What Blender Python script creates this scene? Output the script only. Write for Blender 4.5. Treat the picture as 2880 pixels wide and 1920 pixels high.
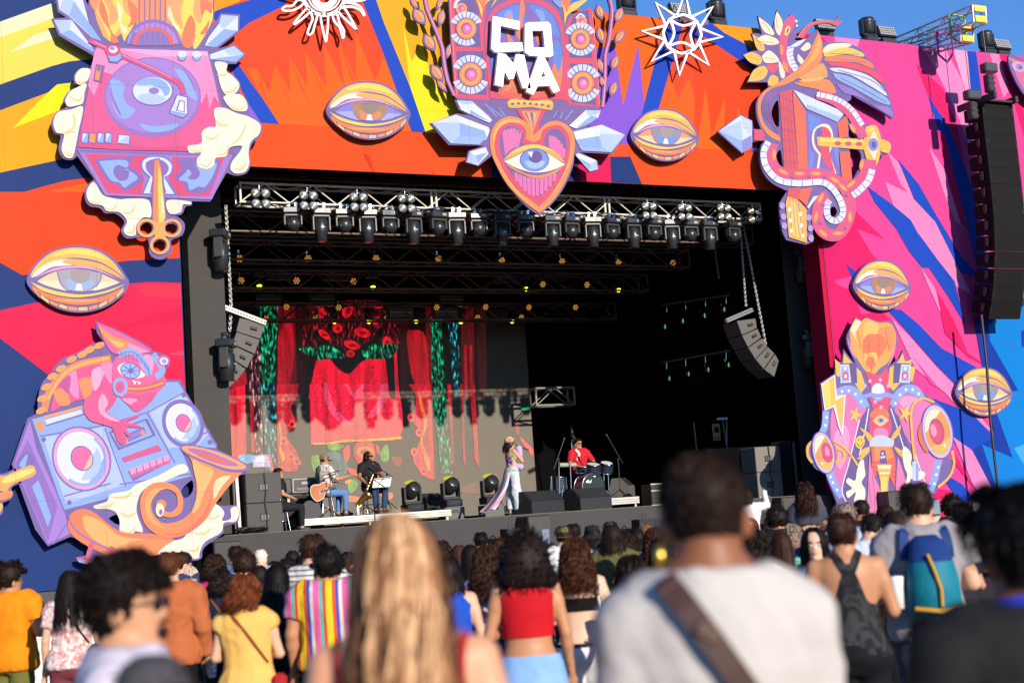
import bpy,bmesh,math,random
from mathutils import Vector,Matrix,Quaternion,noise
random.seed(7)
for _o in list(bpy.data.objects):bpy.data.objects.remove(_o)
SC=bpy.context.scene
COL=SC.collection
rad=math.radians
# camera
YAW,PITCH,ROLL,CAMH,FPX=rad(26.1443),rad(7.0368),rad(-4.0287),1.72,4000.0
CF=Vector((math.sin(YAW)*math.cos(PITCH),math.cos(YAW)*math.cos(PITCH),math.sin(PITCH)))
_r=Vector((math.cos(YAW),-math.sin(YAW),0)); _u=_r.cross(CF)
CR=_r*math.cos(ROLL)+_u*math.sin(ROLL)
CU=_u*math.cos(ROLL)-_r*math.sin(ROLL)
CAM=Vector((0,0,CAMH))
cd=bpy.data.cameras.new('camera'); cam=bpy.data.objects.new('camera',cd); COL.objects.link(cam)
m3=Matrix((CR,CU,-CF)).transposed()
cam.matrix_world=Matrix.Translation(CAM)@m3.to_4x4()
cd.lens=50; cd.sensor_width=36; cd.clip_start=.1; cd.clip_end=4000
cd.dof.use_dof=True; cd.dof.focus_distance=30.0; cd.dof.aperture_fstop=2.0; cd.dof.aperture_blades=0
SC.camera=cam
# daylight
SUNV=Vector((.092,-1,.32)).normalized()
w=bpy.data.worlds.new('World'); SC.world=w; w.use_nodes=True
nt=w.node_tree; bg=nt.nodes['Background']
sky=nt.nodes.new('ShaderNodeTexSky'); sky.sky_type='NISHITA'; sky.sun_disc=False
sky.sun_elevation=math.asin(SUNV.z); sky.sun_rotation=math.atan2(SUNV.x,SUNV.y)
sky.altitude=1100; sky.air_density=1.0; sky.dust_density=.5; sky.ozone_density=8.0
nt.links.new(sky.outputs[0],bg.inputs[0]); bg.inputs[1].default_value=.15
sd=bpy.data.lights.new('sun','SUN'); sun=bpy.data.objects.new('sun',sd); COL.objects.link(sun)
sd.energy=5.0; sd.angle=rad(.55); sd.color=(1,.9,.77)
sun.rotation_euler=SUNV.to_track_quat('Z','Y').to_euler(); sun.location=(0,-20,30)
SC.view_settings.view_transform='Standard'; SC.view_settings.look='None'
SC.view_settings.exposure=0.38; SC.view_settings.gamma=1; SC.view_settings.use_curve_mapping=False
SC.cycles.max_bounces=6; SC.cycles.diffuse_bounces=3; SC.cycles.glossy_bounces=3
SC.cycles.transparent_max_bounces=8; SC.cycles.caustics_reflective=False; SC.cycles.caustics_refractive=False
# photograph pixel -> place
def ray(u,v):return CF+CR*((u-1440)/FPX)-CU*((v-960)/FPX)
def onY(u,v,Y):
 d=ray(u,v); return CAM+d*(Y/d.y)
def onD(u,v,D):return CAM+ray(u,v)*D
def onZ(u,v,Z):
 d=ray(u,v); return CAM+d*((Z-CAMH)/d.z)
CROPS=dict(G=(0,0,.816667),A=(0,0,2.0638),B=(0,660,1.6681),H=(700,0,2.45),C=(1150,0,2.45),D=(1950,0,2.1774),E=(2100,660,1.8667),S=(600,1080,2.94),T=(1350,1080,2.94),L=(520,480,2.45),R=(1400,480,2.45),P=(0,1500,2.352),Q=(800,1400,2.352),V=(1600,1250,2.34),W=(2150,1250,2.34))
def cpx(c,x,y):
 o=CROPS[c]; return o[0]+x/o[2],o[1]+y/o[2]
 # materials
MATS={}
def lin(c):return c/12.92 if c<=.04045 else ((c+.055)/1.055)**2.4
def hexc(h,k=1.0):
 h=h.lstrip('#'); return tuple(lin(int(h[i:i+2],16)/255)*k for i in (0,2,4))
def mat(name,col,rough=.6,metal=0,var=.12,scale=6,bump=0,emit=None,es=0,spec=.5,coord='Object',streak=None,trans=0):
 if name in MATS:return MATS[name]
 if isinstance(col,str):col=hexc(col)
 m=bpy.data.materials.new(name); m.use_nodes=True; n=m.node_tree.nodes; l=m.node_tree.links
 b=n['Principled BSDF']; b.inputs['Roughness'].default_value=rough; b.inputs['Metallic'].default_value=metal
 b.inputs['Specular IOR Level'].default_value=spec
 tc=n.new('ShaderNodeTexCoord'); mp=n.new('ShaderNodeMapping'); l.new(tc.outputs[coord],mp.inputs[0])
 if streak:mp.inputs['Scale'].default_value=streak
 nz=n.new('ShaderNodeTexNoise'); nz.inputs['Scale'].default_value=scale; nz.inputs['Detail'].default_value=5
 l.new(mp.outputs[0],nz.inputs['Vector'])
 mx=n.new('ShaderNodeMix'); mx.data_type='RGBA'
 mx.inputs[6].default_value=(*[c*(1-var)for c in col],1); mx.inputs[7].default_value=(*[min(1,c*(1+var))for c in col],1)
 l.new(nz.outputs[0],mx.inputs[0]); l.new(mx.outputs[2],b.inputs['Base Color'])
 if bump:
  bp=n.new('ShaderNodeBump'); bp.inputs['Strength'].default_value=bump; bp.inputs['Distance'].default_value=.02
  l.new(nz.outputs[0],bp.inputs['Height']); l.new(bp.outputs[0],b.inputs['Normal'])
 if emit is not None:
  if isinstance(emit,str):emit=hexc(emit)
  b.inputs['Emission Color'].default_value=(*emit,1); b.inputs['Emission Strength'].default_value=es
 MATS[name]=m; return m
PAINTK=.57
def hazed_paint(h):return paint(h,'hazed_board_paint_',.15)  # board colours paled toward lilac: sun sheen and haze mixed into the paint
def paint(h,pre='paint_',pale=0.0):
 k=pre+h.lstrip('#')
 if k in MATS:return MATS[k]
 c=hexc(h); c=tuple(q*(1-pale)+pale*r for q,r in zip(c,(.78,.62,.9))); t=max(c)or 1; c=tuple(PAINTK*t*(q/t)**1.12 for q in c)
 m=mat(k,c,rough=.6,var=.10,scale=1.6,spec=.06,bump=.06,streak=(1.3,1,.3))
 n=m.node_tree.nodes; l=m.node_tree.links; b=n['Principled BSDF']; src=b.inputs['Base Color'].links[0].from_socket
 sp=n.new('ShaderNodeSeparateXYZ'); l.new(n['Texture Coordinate'].outputs['Object'],sp.inputs[0]); o=[]
 for ax,per in ((0,1.55),(2,2.6)):
  a=n.new('ShaderNodeMath'); a.operation='PINGPONG'; a.inputs[1].default_value=per/2; l.new(sp.outputs[ax],a.inputs[0]); c=n.new('ShaderNodeMath'); c.operation='LESS_THAN'; c.inputs[1].default_value=.006; l.new(a.outputs[0],c.inputs[0]); o.append(c)
 mx_=n.new('ShaderNodeMath'); mx_.operation='MAXIMUM'; l.new(o[0].outputs[0],mx_.inputs[0]); l.new(o[1].outputs[0],mx_.inputs[1]); f=n.new('ShaderNodeMath'); f.operation='MULTIPLY'; f.inputs[1].default_value=.28; l.new(mx_.outputs[0],f.inputs[0])
 mx=n.new('ShaderNodeMix'); mx.data_type='RGBA'; l.new(f.outputs[0],mx.inputs[0]); l.new(src,mx.inputs[6]); mx.inputs[7].default_value=(.05,.04,.05,1); l.new(mx.outputs[2],b.inputs['Base Color']); return m
 # mesh collecting
class MB:
 def __init__(s):s.v=[]; s.f=[]; s.mi=[]; s.sm=[]; s.mats=[]
 def m(s,mt):
  if mt not in s.mats:s.mats.append(mt)
  return s.mats.index(mt)
 def add(s,vs,fs,mt,smooth=False):
  o=len(s.v); i=s.m(mt); s.v+=[tuple(v)for v in vs]
  for f in fs:s.f.append([a+o for a in f]); s.mi.append(i); s.sm.append(smooth)
  return s
 def box(s,c,d,mt,M=None,taper=1.0):
  c=Vector(c); x,y,z=d[0]/2,d[1]/2,d[2]/2; vs=[]
  for k,t in ((-z,1),(z,taper)):
   for a,b in ((-x,-y),(x,-y),(x,y),(-x,y)):vs.append(Vector((a*t,b*t,k)))
  if M is not None:vs=[M@q for q in vs]
  return s.add([q+c for q in vs],[(3,2,1,0),(4,5,6,7),(0,1,5,4),(1,2,6,5),(2,3,7,6),(3,0,4,7)],mt)
 def bbox(s,c,d,mt,bev=.02,M=None):
  bm=bmesh.new(); bmesh.ops.create_cube(bm,size=1); bmesh.ops.scale(bm,vec=d,verts=bm.verts)
  bmesh.ops.bevel(bm,geom=bm.edges[:],offset=bev,segments=1,affect='EDGES')
  vs=[q.co.copy()for q in bm.verts]; fs=[[q.index for q in f.verts]for f in bm.faces]; bm.free()
  if M is not None:vs=[M@q for q in vs]
  return s.add([q+Vector(c)for q in vs],fs,mt)
 def cyl(s,a,b,r,mt,n=10,r2=None,cap=True,smooth=True):
  a=Vector(a); b=Vector(b); r2=r if r2 is None else r2
  q=(b-a).to_track_quat('Z','Y').to_matrix(); vs=[]
  for p,rr in ((a,r),(b,r2)):
   for i in range(n):
    t=2*math.pi*i/n; vs.append(p+q@Vector((rr*math.cos(t),rr*math.sin(t),0)))
  s.add(vs,[(i,(i+1)%n,n+(i+1)%n,n+i)for i in range(n)],mt,smooth)
  if cap:s.add(vs,[tuple(range(n-1,-1,-1)),tuple(range(n,2*n))],mt)
  return s
 def tube(s,pts,r,mt,n=6,smooth=True,cap=True):
  pts=[Vector(p)for p in pts]; rs=r if isinstance(r,(list,tuple))else [r]*len(pts); vs=[]
  up=Vector((.13,.21,.97))
  for i,p in enumerate(pts):
   t=(pts[min(i+1,len(pts)-1)]-pts[max(i-1,0)]); t=t.normalized()if t.length>1e-9 else Vector((0,0,1))
   a=up-t*up.dot(t)
   if a.length<1e-3:a=Vector((1,0,0))-t*t.x
   a.normalize(); up=a; b=t.cross(a)
   for k in range(n):
    an=2*math.pi*k/n; vs.append(p+(a*math.cos(an)+b*math.sin(an))*rs[i])
  fs=[(i*n+k,i*n+(k+1)%n,(i+1)*n+(k+1)%n,(i+1)*n+k)for i in range(len(pts)-1)for k in range(n)]
  s.add(vs,fs,mt,smooth)
  if cap:s.add(vs,[tuple(range(n-1,-1,-1)),tuple(range((len(pts)-1)*n,len(pts)*n))],mt)
  return s
 def lathe(s,prof,mt,M=None,n=20,smooth=True):
  vs=[]
  for r,z in prof:
   for i in range(n):
    t=2*math.pi*i/n; q=Vector((r*math.cos(t),r*math.sin(t),z)); vs.append(M@q if M is not None else q)
  fs=[(j*n+i,j*n+(i+1)%n,(j+1)*n+(i+1)%n,(j+1)*n+i)for j in range(len(prof)-1)for i in range(n)]
  return s.add(vs,fs,mt,smooth)
 def ell(s,c,r,mt,n=14,M=None,smooth=True):
  c=Vector(c); r=(r,r,r)if not isinstance(r,(tuple,list))else r; vs=[]; h=max(4,n//2+1)
  for j in range(h+1):
   ph=math.pi*j/h
   for i in range(n):
    t=2*math.pi*i/n; q=Vector((r[0]*math.sin(ph)*math.cos(t),r[1]*math.sin(ph)*math.sin(t),-r[2]*math.cos(ph)))
    vs.append(c+(M@q if M is not None else q))
  fs=[(j*n+i,j*n+(i+1)%n,(j+1)*n+(i+1)%n,(j+1)*n+i)for j in range(h)for i in range(n)]
  return s.add(vs,fs,mt,smooth)
 def prism(s,pts,depth,mt,M=None,z0=0.0,side=None):
  n=len(pts); vs=[Vector((p[0],p[1],z0))for p in pts]+[Vector((p[0],p[1],z0+depth))for p in pts]
  if M is not None:vs=[M@q for q in vs]
  s.add(vs,[tuple(range(n-1,-1,-1)),tuple(range(n,2*n))],mt)
  return s.add(vs,[(i,(i+1)%n,n+(i+1)%n,n+i)for i in range(n)],side or mt)
 def build(s,name,parent=None,loc=None):
  me=bpy.data.meshes.new(name); me.from_pydata(s.v,[],s.f)
  for k in s.mats:me.materials.append(k)
  me.polygons.foreach_set('material_index',s.mi); me.polygons.foreach_set('use_smooth',s.sm); me.update()
  o=bpy.data.objects.new(name,me); COL.objects.link(o)
  if loc is not None:o.location=loc
  if parent is not None:o.parent=parent
  return o
def tag(o,label=None,cat=None,group=None,kind=None):
 if label:o['label']=label
 if cat:o['category']=cat
 if group:o['group']=group
 if kind:o['kind']=kind
 return o
def thing(name,label,cat,loc=(0,0,0),group=None,rz=0):
 o=bpy.data.objects.new(name,None); COL.objects.link(o); o.location=loc; o.rotation_euler=(0,0,rz); o.empty_display_size=.2
 return tag(o,label,cat,group)
def copy_tree(o,parent=None):
 c=o.copy(); COL.objects.link(c); c.parent=parent
 for ch in list(o.children):copy_tree(ch,c)
 return c
ORD='first second third fourth fifth sixth seventh eighth ninth tenth eleventh twelfth thirteenth fourteenth fifteenth sixteenth seventeenth eighteenth nineteenth twentieth'.split()
def rot(ax,deg):return Matrix.Rotation(rad(deg),3,ax)
# common materials
BLK=mat('black_metal',(.014,.014,.015),.45,var=.3)
BLKP=mat('black_plastic',(.018,.018,.019),.5,var=.3)
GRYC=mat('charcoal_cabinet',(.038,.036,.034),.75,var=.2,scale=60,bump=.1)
DRAPE=mat('black_drape',(.0028,.0028,.0032),.95,var=.5,spec=.05)
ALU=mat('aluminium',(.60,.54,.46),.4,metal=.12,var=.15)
ALUD=mat('dimmed_truss_metal',(.14,.095,.07),.5,metal=.4,var=.2)  # truss metal browned and darkened in its colour to imitate dim bounce light
CHROME=mat('chrome',(.5,.5,.51),.15,metal=1,var=.05)
WHITE=mat('white_plastic',(.8,.79,.77),.5,var=.04)
# GROUND
YF=27.0
GROUND=mat('trodden_ground',(.11,.09,.075),.95,var=.35,scale=1.5,bump=.3)
def gz(y):return -.009*min(24,max(0,y-2))
g=MB(); gx_=[-1500,-200,-60,-20,0,20,40,80,250,1500]; gy_=[-1500,-200,-30,2]+[2+2*i for i in range(1,13)]+[60,250,1500]
g.add([(x,y,gz(y))for y in gy_ for x in gx_],[(j*10+i,j*10+i+1,j*10+11+i,j*10+10+i)for j in range(len(gy_)-1)for i in range(9)],GROUND)
tag(g.build('ground'),kind='structure')
# flat art helper
def pts_of(crop,s,Y,smooth=False,sub=4):
 P=[]
 for t in s.split():
  x,y=t.rstrip('!').split(','); q=cpx(crop,float(x),float(y)); P+=[q,q]if smooth and t[-1]=='!' else [q]
 if smooth:P=spline(P,sub)
 P=[q for i,q in enumerate(P)if math.dist(q,P[i-1])>.05]
 return [onY(u,v,Y)for u,v in P]
def spline(P,sub=4,closed=True):
 n=len(P); out=[]
 for i in range(n if closed else n-1):
  if closed:a,b,c,d=P[i-1],P[i],P[(i+1)%n],P[(i+2)%n]
  else :a,b,c,d=P[max(i-1,0)],P[i],P[i+1],P[min(i+2,n-1)]
  if math.dist(b,c)<1e-9:continue
  for k in range(sub):
   t=k/sub; t2=t*t; t3=t2*t
   out.append(tuple(.5*((2*b[j])+(c[j]-a[j])*t+(2*a[j]-5*b[j]+4*c[j]-d[j])*t2+(3*b[j]-a[j]-3*c[j]+d[j])*t3)for j in range(len(b))))
 if not closed:out.append(tuple(P[-1]))
 return out
def area2(P):return sum(P[i].x*P[(i+1)%len(P)].z-P[(i+1)%len(P)].x*P[i].z for i in range(len(P)))
from mathutils.geometry import delaunay_2d_cdt
def inpoly(x,z,P):
 wn=False; n=len(P)
 for i in range(n):
  a,b=P[i-1],P[i]
  if (a[1]>z)!=(b[1]>z)and x<(b[0]-a[0])*(z-a[1])/(b[1]-a[1])+a[0]:wn=not wn
 return wn
def tess(loops):
 """triangles of a flat XZ outline (first loop) with holes (further loops): points and faces seen from -Y"""
 V=[]; E=[]
 for P in loops:
  o=len(V); n=len(P); V+=[Vector((p.x,p.z))for p in P]; E+=[(o+i,o+(i+1)%n)for i in range(n)]
 r=delaunay_2d_cdt(V,E,[],0,1e-5); vs=r[0]; L2=[[(p.x,p.z)for p in P]for P in loops]; out=[]
 for t in r[2]:
  x=sum(vs[i].x for i in t)/3; z=sum(vs[i].y for i in t)/3
  if inpoly(x,z,L2[0])and not any(inpoly(x,z,h)for h in L2[1:]):
   a,b,c=(vs[i]for i in t)
   if abs((b-a).cross(c-a))>1e-9:out.append(tuple(t)if (b-a).cross(c-a)>0 else (t[0],t[2],t[1]))
 return vs,out
class Art:
 pf=staticmethod(hazed_paint)
 """painted plywood figure: a thick board cut to an outline, with painted fields laid on its face in register"""
 def __init__(s,name,label,cat,crop,Y,thick=.05,edge='#6a5a9e',group=None):
  s.crop=crop; s.Y=Y; s.th=thick; s.edge=edge; s.boxes=[]; s.parts={}; s.order=[]
  s.root=thing(name,label,cat,(0,0,0),group); s.name=name; s.first=None
 def board(s,outline,smooth=True,holes=(),col=None,name='board',sub=4):
  P=pts_of(s.crop,outline,s.Y,smooth,sub); H=[pts_of(s.crop,h,s.Y,True,3)for h in holes]
  if s.first is None:s.first=sum(P,Vector())/len(P); s.root.location=(s.first.x,s.Y+s.th,min(p.z for p in P))
  s._link(s.slab([P]+H,hazed_paint(col or s.edge)),name); return s
 def slab(s,loops,mt):
  vs,tr=tess(loops); mb=MB()
  mb.add([(q.x,s.Y,q.y)for q in vs],tr,mt); mb.add([(q.x,s.Y+s.th,q.y)for q in vs],[t[::-1]for t in tr],mt)
  for k,P in enumerate(loops):
   if (area2(P)<0)!=(k>0):P=P[::-1]
   n=len(P); mb.add(list(P)+[p+Vector((0,s.th,0))for p in P],[((i+1)%n,i,n+i,n+(i+1)%n)for i in range(n)],mt)
  return mb
 def _link(s,mb,name):
  o=mb.build(name,s.root); o.location=-s.root.location; return o
 def lev(s,P):
  x0,x1,z0,z1=min(p.x for p in P),max(p.x for p in P),min(p.z for p in P),max(p.z for p in P); L=1
  for a in s.boxes:
   if a[0]<x1 and a[1]>x0 and a[2]<z1 and a[3]>z0:L=max(L,a[4]+1)
  s.boxes.append((x0,x1,z0,z1,L)); return L
 def flat(s,part,P,col):
  L=s.lev(P); vs,tr=tess([P])
  s.parts.setdefault(part,MB()).add([(q.x,s.Y-.0012*L,q.y)for q in vs],tr,s.pf(col))
 def p(s,part,col,pts,smooth=False,sub=4):s.flat(part,pts_of(s.crop,pts,s.Y,smooth,sub),col); return s
 def q(s,part,col,pts):return s.p(part,col,pts,True)
 def e(s,part,col,cx,cy,rx,ry,ang=0,a0=0,a1=360,n=28):
  c,d=math.cos(rad(ang)),math.sin(rad(ang)); P=[]
  full=a1-a0>=360
  for i in range(n if full else n+1):
   t=rad(a0+(a1-a0)*i/n); x,y=rx*math.cos(t),ry*math.sin(t)
   P.append(onY(*cpx(s.crop,cx+x*c-y*d,cy+x*d+y*c),s.Y))
  s.flat(part,P,col); return s
 def l(s,part,col,pts,wd,smooth=True,taper=False,closed=False):
  a=[float(t)for t in pts.replace(',',' ').split()]; P=[(a[i],a[i+1])for i in range(0,len(a)-1,2)]
  if smooth and len(P)>2:P=spline(P,5,closed)
  if closed:P.append(P[0])
  A,B=[],[]; n=len(P)
  for i,(x,y)in enumerate(P):
   x0,y0=P[max(i-1,0)]; x1,y1=P[min(i+1,n-1)]; dx,dy=x1-x0,y1-y0; L=math.hypot(dx,dy)or 1
   w_=wd/2*((1-abs(2*i/(n-1)-1)**2*.9)if taper else 1)
   A.append((x-dy/L*w_,y+dx/L*w_)); B.append((x+dy/L*w_,y-dx/L*w_))
  V=[onY(*cpx(s.crop,*t),s.Y)for t in A+B]
  L=s.lev(V); V=[q-Vector((0,.0012*L,0))for q in V]
  mb=s.parts.setdefault(part,MB()); mb.add(V,[(i,i+1,n+i+1,n+i)for i in range(n-1)],s.pf(col)); return s
 def hatch(s,part,col,x0,y0,x1,y1,n,ln,ang,jit=.35):
  rnd=random.Random(int(x0*7+y0*13+n))
  ca,sa=math.cos(rad(ang)),math.sin(rad(ang)); V=[]; F=[]
  for i in range(n):
   t0,t1=i/n,(i+.9)/n; k=ln*(1-jit+2*jit*rnd.random())
   a=(x0+(x1-x0)*t0,y0+(y1-y0)*t0); b=(x0+(x1-x0)*t1,y0+(y1-y0)*t1); c=((a[0]+b[0])/2+ca*k,(a[1]+b[1])/2+sa*k)
   F.append((len(V),len(V)+1,len(V)+2)); V+=[onY(*cpx(s.crop,*q),s.Y)for q in (a,b,c)]
  L=s.lev(V); V=[q-Vector((0,.0012*L,0))for q in V]
  s.parts.setdefault(part,MB()).add(V,F,s.pf(col)); return s
 def done(s):
  for k,mb in s.parts.items():s._link(mb,k.split('/')[0])
  return s.root
  # PRINTED STAGE FRONT
FX0,FX1=-1.5,44.0
OL,OR,ZT,ZH=6.27,21.78,13.0,9.0
fac=thing('printed_facade','tall printed stage front with orange, pink and blue zigzag stripes around the dark opening','stage front',(14,YF,0))
def fpart(name,mb):o=mb.build(name,fac); o.location=-fac.location; return o
NAVY,ROYAL='#2e4680','#2b58c6'
def wallbox(name,x0,x1,z0,z1,mt,y0=0.0,d=.12):
 m=MB(); m.box(((x0+x1)/2,YF+y0+d/2,(z0+z1)/2),(x1-x0,d,z1-z0),mt); return fpart(name,m)
wallbox('wing_panel',FX0,OL,1.0,ZT,paint(NAVY))
wallbox('header_panel',OL+.004,OR-.004,ZH+.9,ZT,paint('#f4602f'))
wallbox('wing_panel',OR,FX1,1.0,ZT,paint('#ee57a4'))
PR={}
class Print(Art):
 pf=staticmethod(paint)
 def __init__(s):s.crop='G'; s.Y=YF; s.boxes=[]; s.parts={}; s.root=fac
 def z(s,crop,part,col,pts,smooth=False):s.crop=crop; return s.p('%s/%d'%(part,len(s.parts)),col,pts,smooth)
def clipZ(P,zmin,zmax,xmin=FX0,xmax=FX1):
 def cl(P,f):
  out=[]
  for i,b in enumerate(P):
   a=P[i-1]; fa,fb=f(a),f(b)
   if (fa>=0)!=(fb>=0):out.append(a+(b-a)*(fa/(fa-fb)))
   if fb>=0:out.append(b)
  return out
 for f in (lambda p:p.z-zmin,lambda p:zmax-p.z,lambda p:p.x-xmin,lambda p:xmax-p.x):
  P=cl(P,f)if P else P
 return P
pr=Print(); pr.zone=None
_flat=pr.flat
def _clipflat(part,P,col):
 P=clipZ(P,*pr.zone)
 if len(P)>2:_flat(part,P,col)
pr.flat=_clipflat
def Zn(z0,z1,x0,x1):pr.zone=(z0,z1,x0,x1)
# left wing
Zn(1.01,ZT-.01,FX0+.02,OL-.02)
ST='printed_stripe'
pr.z('A',ST,'#f3ecc4','-600,350 0,128 330,10 360,110 0,217 -600,400')
pr.z('A',ST,'#f6e06a','-600,410 0,217 330,100 560,340 400,358 300,385 0,492 -600,690')
pr.z('A',ST,'#f7efc6','60,305 200,205 330,165 340,215')
pr.z('A',ST,'#f7b42c','-600,840 0,642 440,478 700,600 700,900 450,905 0,1003 -600,1150')
pr.z('A',ST,'#fdee2c','72,747 230,585 330,492 445,478 350,640')
pr.z('A',ST,'#f4572f','-600,1300 0,1156 240,1086 390,1048 700,1010 1060,1200 1060,1490 690,1508 240,1575 220,1580 0,1520 -600,1300')
pr.z('A',ST,'#f37030','130,1230 300,1110 500,1062 520,1130')
pr.z('B',ST,'#f4572f','-500,30 0,-200 900,-200 860,110 600,122 150,185 105,190 0,132')
pr.z('B',ST,'#ee3a55','380,230 600,231 700,222 900,228 900,330 720,380 560,440')
pr.z('B',ST,'#ee2f5e','-400,400 0,355 170,318 600,230 700,222 900,228 900,760 560,820 225,655 0,485')
pr.z('B',ST,'#f03f60','620,235 900,232 900,300 690,290'); pr.z('B',ST,'#ea2857','480,470 690,420 900,400 900,330 720,370'); pr.z('B',ST,'#f24a78','780,560 900,530 900,570')
# header wall
Zn(ZH+.91,ZT-.01,OL+.02,OR-.02)
pr.z('A',ST,ROYAL,'1230,90 1260,60 1651,-60 1660,50 1385,190 1300,200')
pr.z('A',ST,'#f6a531','1240,70 1245,-20 1420,-20 1390,10')
pr.z('H',ST,'#ef5a38','-120,260 0,160 290,20 330,0 780,0 930,380 1190,1100 320,1100 100,690 -120,330')
pr.z('H',ST,'#f4732c','-20,470 60,480 140,640 180,440 285,640 275,375 400,600 385,345 530,600 515,300 660,600 610,270 740,560 735,230 870,560 930,400 1190,1100 320,1100 100,690')
for tri in ('180,440 330,840 260,680','275,375 435,760 350,600','60,480 150,760 90,650','610,270 760,640 690,520','385,345 540,700 470,560'):
 pr.z('H',ST,'#ee6330',tri)
pr.z('H',ST,ROYAL,'-150,330 0,552 100,690 330,1040 210,1040 0,722 -150,420')
pr.z('H',ST,'#9a72dc','-150,520 0,722 212,1045 -100,1045')
pr.z('H',ST,ROYAL,'770,-20 868,-20 930,160 1110,600 1285,1110 1195,1110 930,380')
pr.z('H',ST,'#f7b832','868,-20 1650,-20 1650,1100 1283,1100 1110,600 930,160')
pr.z('H',ST,'#fbe936','1060,170 1120,430 1190,290 1262,560 1420,640 1650,700 1650,1110 1284,1110 1110,600')
pr.z('H',ST,'#f7a02c','1400,-20 1650,-20 1650,700 1330,640 1290,200')
pr.z('C',ST,'#f4732c','1200,60 1960,120 1960,400 1620,760 1500,760 1200,400')
pr.z('C',ST,'#9468dc','1180,380 1300,330 1420,320 1475,730 1580,310 1622,730 1540,1165 1100,1160 1150,700')
pr.z('C',ST,ROYAL,'1780,100 1900,130 1722,745 1640,1165 1515,1160 1640,640')
pr.z('C',ST,'#ef5a38','1900,130 2500,140 2500,1180 1625,1165 1720,750')
pr.z('C',ST,'#f07030','1722,745 1800,500 1850,690 1930,540 1990,760 2080,560 2160,780 2250,600 2330,1180 1630,1165')
pr.z('D',ST,'#f2572f','10,310 70,225 330,390 700,560 700,1080 0,1060')
for tri in ('0,1050 75,530 110,840 195,600 180,1050','180,1050 275,660 330,1000'):
 pr.z('D',ST,'#f4742c',tri)
pr.z('D',ST,'#f7a62f','110,140 440,170 440,360 300,262 190,205')
pr.z('D',ST,ROYAL,'-40,180 110,145 190,205 300,262 480,400 420,470 300,385 70,228 20,250')
pr.z('D',ST,ROYAL,'255,1060 350,930 420,850 500,850 310,1060'); pr.z('D',ST,'#fbe132','308,1060 380,915 520,850 520,1060')
# lower lip of the header
LB=(YF+.14,9.04); lip=MB()
lip.add([(OL,YF-.004,ZH+.9),(OR,YF-.004,ZH+.9),(OR,LB[0],LB[1]),(OL,LB[0],LB[1]),(OL,LB[0]+.1,LB[1]+.02),(OR,LB[0]+.1,LB[1]+.02),(OR,YF+.12,ZH+.95),(OL,YF+.12,ZH+.95)],[(0,3,2,1),(3,4,5,2),(4,7,6,5),(0,7,4,3),(1,2,5,6),(0,1,6,7)],paint('#fa6433'))
fpart('header_lip',lip)
_sl=(LB[0]-YF)/(ZH+.9-LB[1])
def lip_stripe(crop,col,pts):
 P=[]
 for t in pts.split():
  d=ray(*cpx(crop,*(float(q)for q in t.split(',')))); P.append(CAM+d*((YF-.008+_sl*(ZH+.9-CAMH))/(d.y+_sl*d.z)))
 P=clipZ(P,LB[1]+.005,ZH+.895,OL,OR); m=MB(); vs,tr=tess([P]); m.add([(q.x,YF-.008+_sl*(ZH+.9-q.y),q.y)for q in vs],tr,paint(col)); fpart('lip_stripe',m)
lip_stripe('H','#ea4736','785,1055 830,1070 885,1245'); lip_stripe('H','#ea4736','1255,1140 1320,1290 1300,1290')
lip_stripe('C',NAVY,'560,1000 1140,1000 1240,1500 600,1500'); lip_stripe('C','#ee2f6e','1090,1080 1386,1080 1400,1420 1200,1420'); lip_stripe('C',NAVY,'1388,1080 1525,1080 1680,1440 1402,1420')
# right wing
pr.Y=YF; Zn(1.01,ZT-.01,OR+.02,FX1-.02); pr.boxes=[]
HP,LP,MG='#ef56a6','#f597cd','#ea2e78'
pr.z('D',ST,'#e52d55','600,150 740,190 820,260 900,420 760,520 600,420')
pr.z('D',ST,MG,'700,1330 760,1100 860,900 1000,1300 1170,1465 1000,1400 1090,1550 1170,1640 700,1760')
pr.z('D',ST,LP,'860,200 1030,200 990,345 930,285 870,262');
pr.z('D',ST,LP,'1365,240 1510,240 1640,480 1725,800 1715,960 1600,660 1480,420'); pr.z('D',ST,'#f9b5da','1570,240 1660,240 1720,560 1690,640 1640,470')
pr.z('D',ST,MG,'1362,392 1530,545 1620,790 1660,1010 1600,960 1540,830 1430,570')
pr.z('D',ST,ROYAL,'1672,250 1722,250 1765,560 1765,620 1705,630')
pr.z('D',ST,MG,'1850,250 1960,250 2025,700 2100,1100 1960,620'); pr.z('D',ST,LP,'1790,250 1850,250 1930,560 1900,600')
pr.z('D',ST,ROYAL,'1435,585 1560,770 1650,980 1720,1180 1760,1480 1900,1900 1800,1900 1650,1280 1590,1080 1500,800')
pr.z('D',ST,LP,'1440,895 1545,1050 1600,1230 1660,1400 1600,1350 1540,1200'); pr.z('D',ST,MG,'1500,800 1540,830 1600,1080 1680,1400 1640,1380 1560,1120')
pr.z('D',ST,LP,'1190,930 1260,1000 1350,1218 1270,1130')
pr.z('D',ST,ROYAL,'1252,975 1380,1130 1500,1340 1640,1568 1760,1700 1600,1660 1500,1480 1350,1215')
pr.z('D',ST,LP,'1172,1115 1310,1178 1480,1360 1620,1640 1700,1800 1500,1700 1390,1568 1270,1390')
pr.z('D',ST,ROYAL,'1060,1140 1200,1240 1330,1348 1430,1530 1500,1640 1400,1640 1320,1540 1240,1400 1110,1240')
pr.z('E',ST,MG,'300,-120 420,90 470,260 560,300 600,420 700,400 760,450 640,640 300,800')
pr.z('E',ST,ROYAL,'520,155 580,200 640,330 590,300')
pr.z('E',ST,ROYAL,'850,0 905,0 1000,130 1090,245 1150,480 1060,330 960,180')
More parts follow.
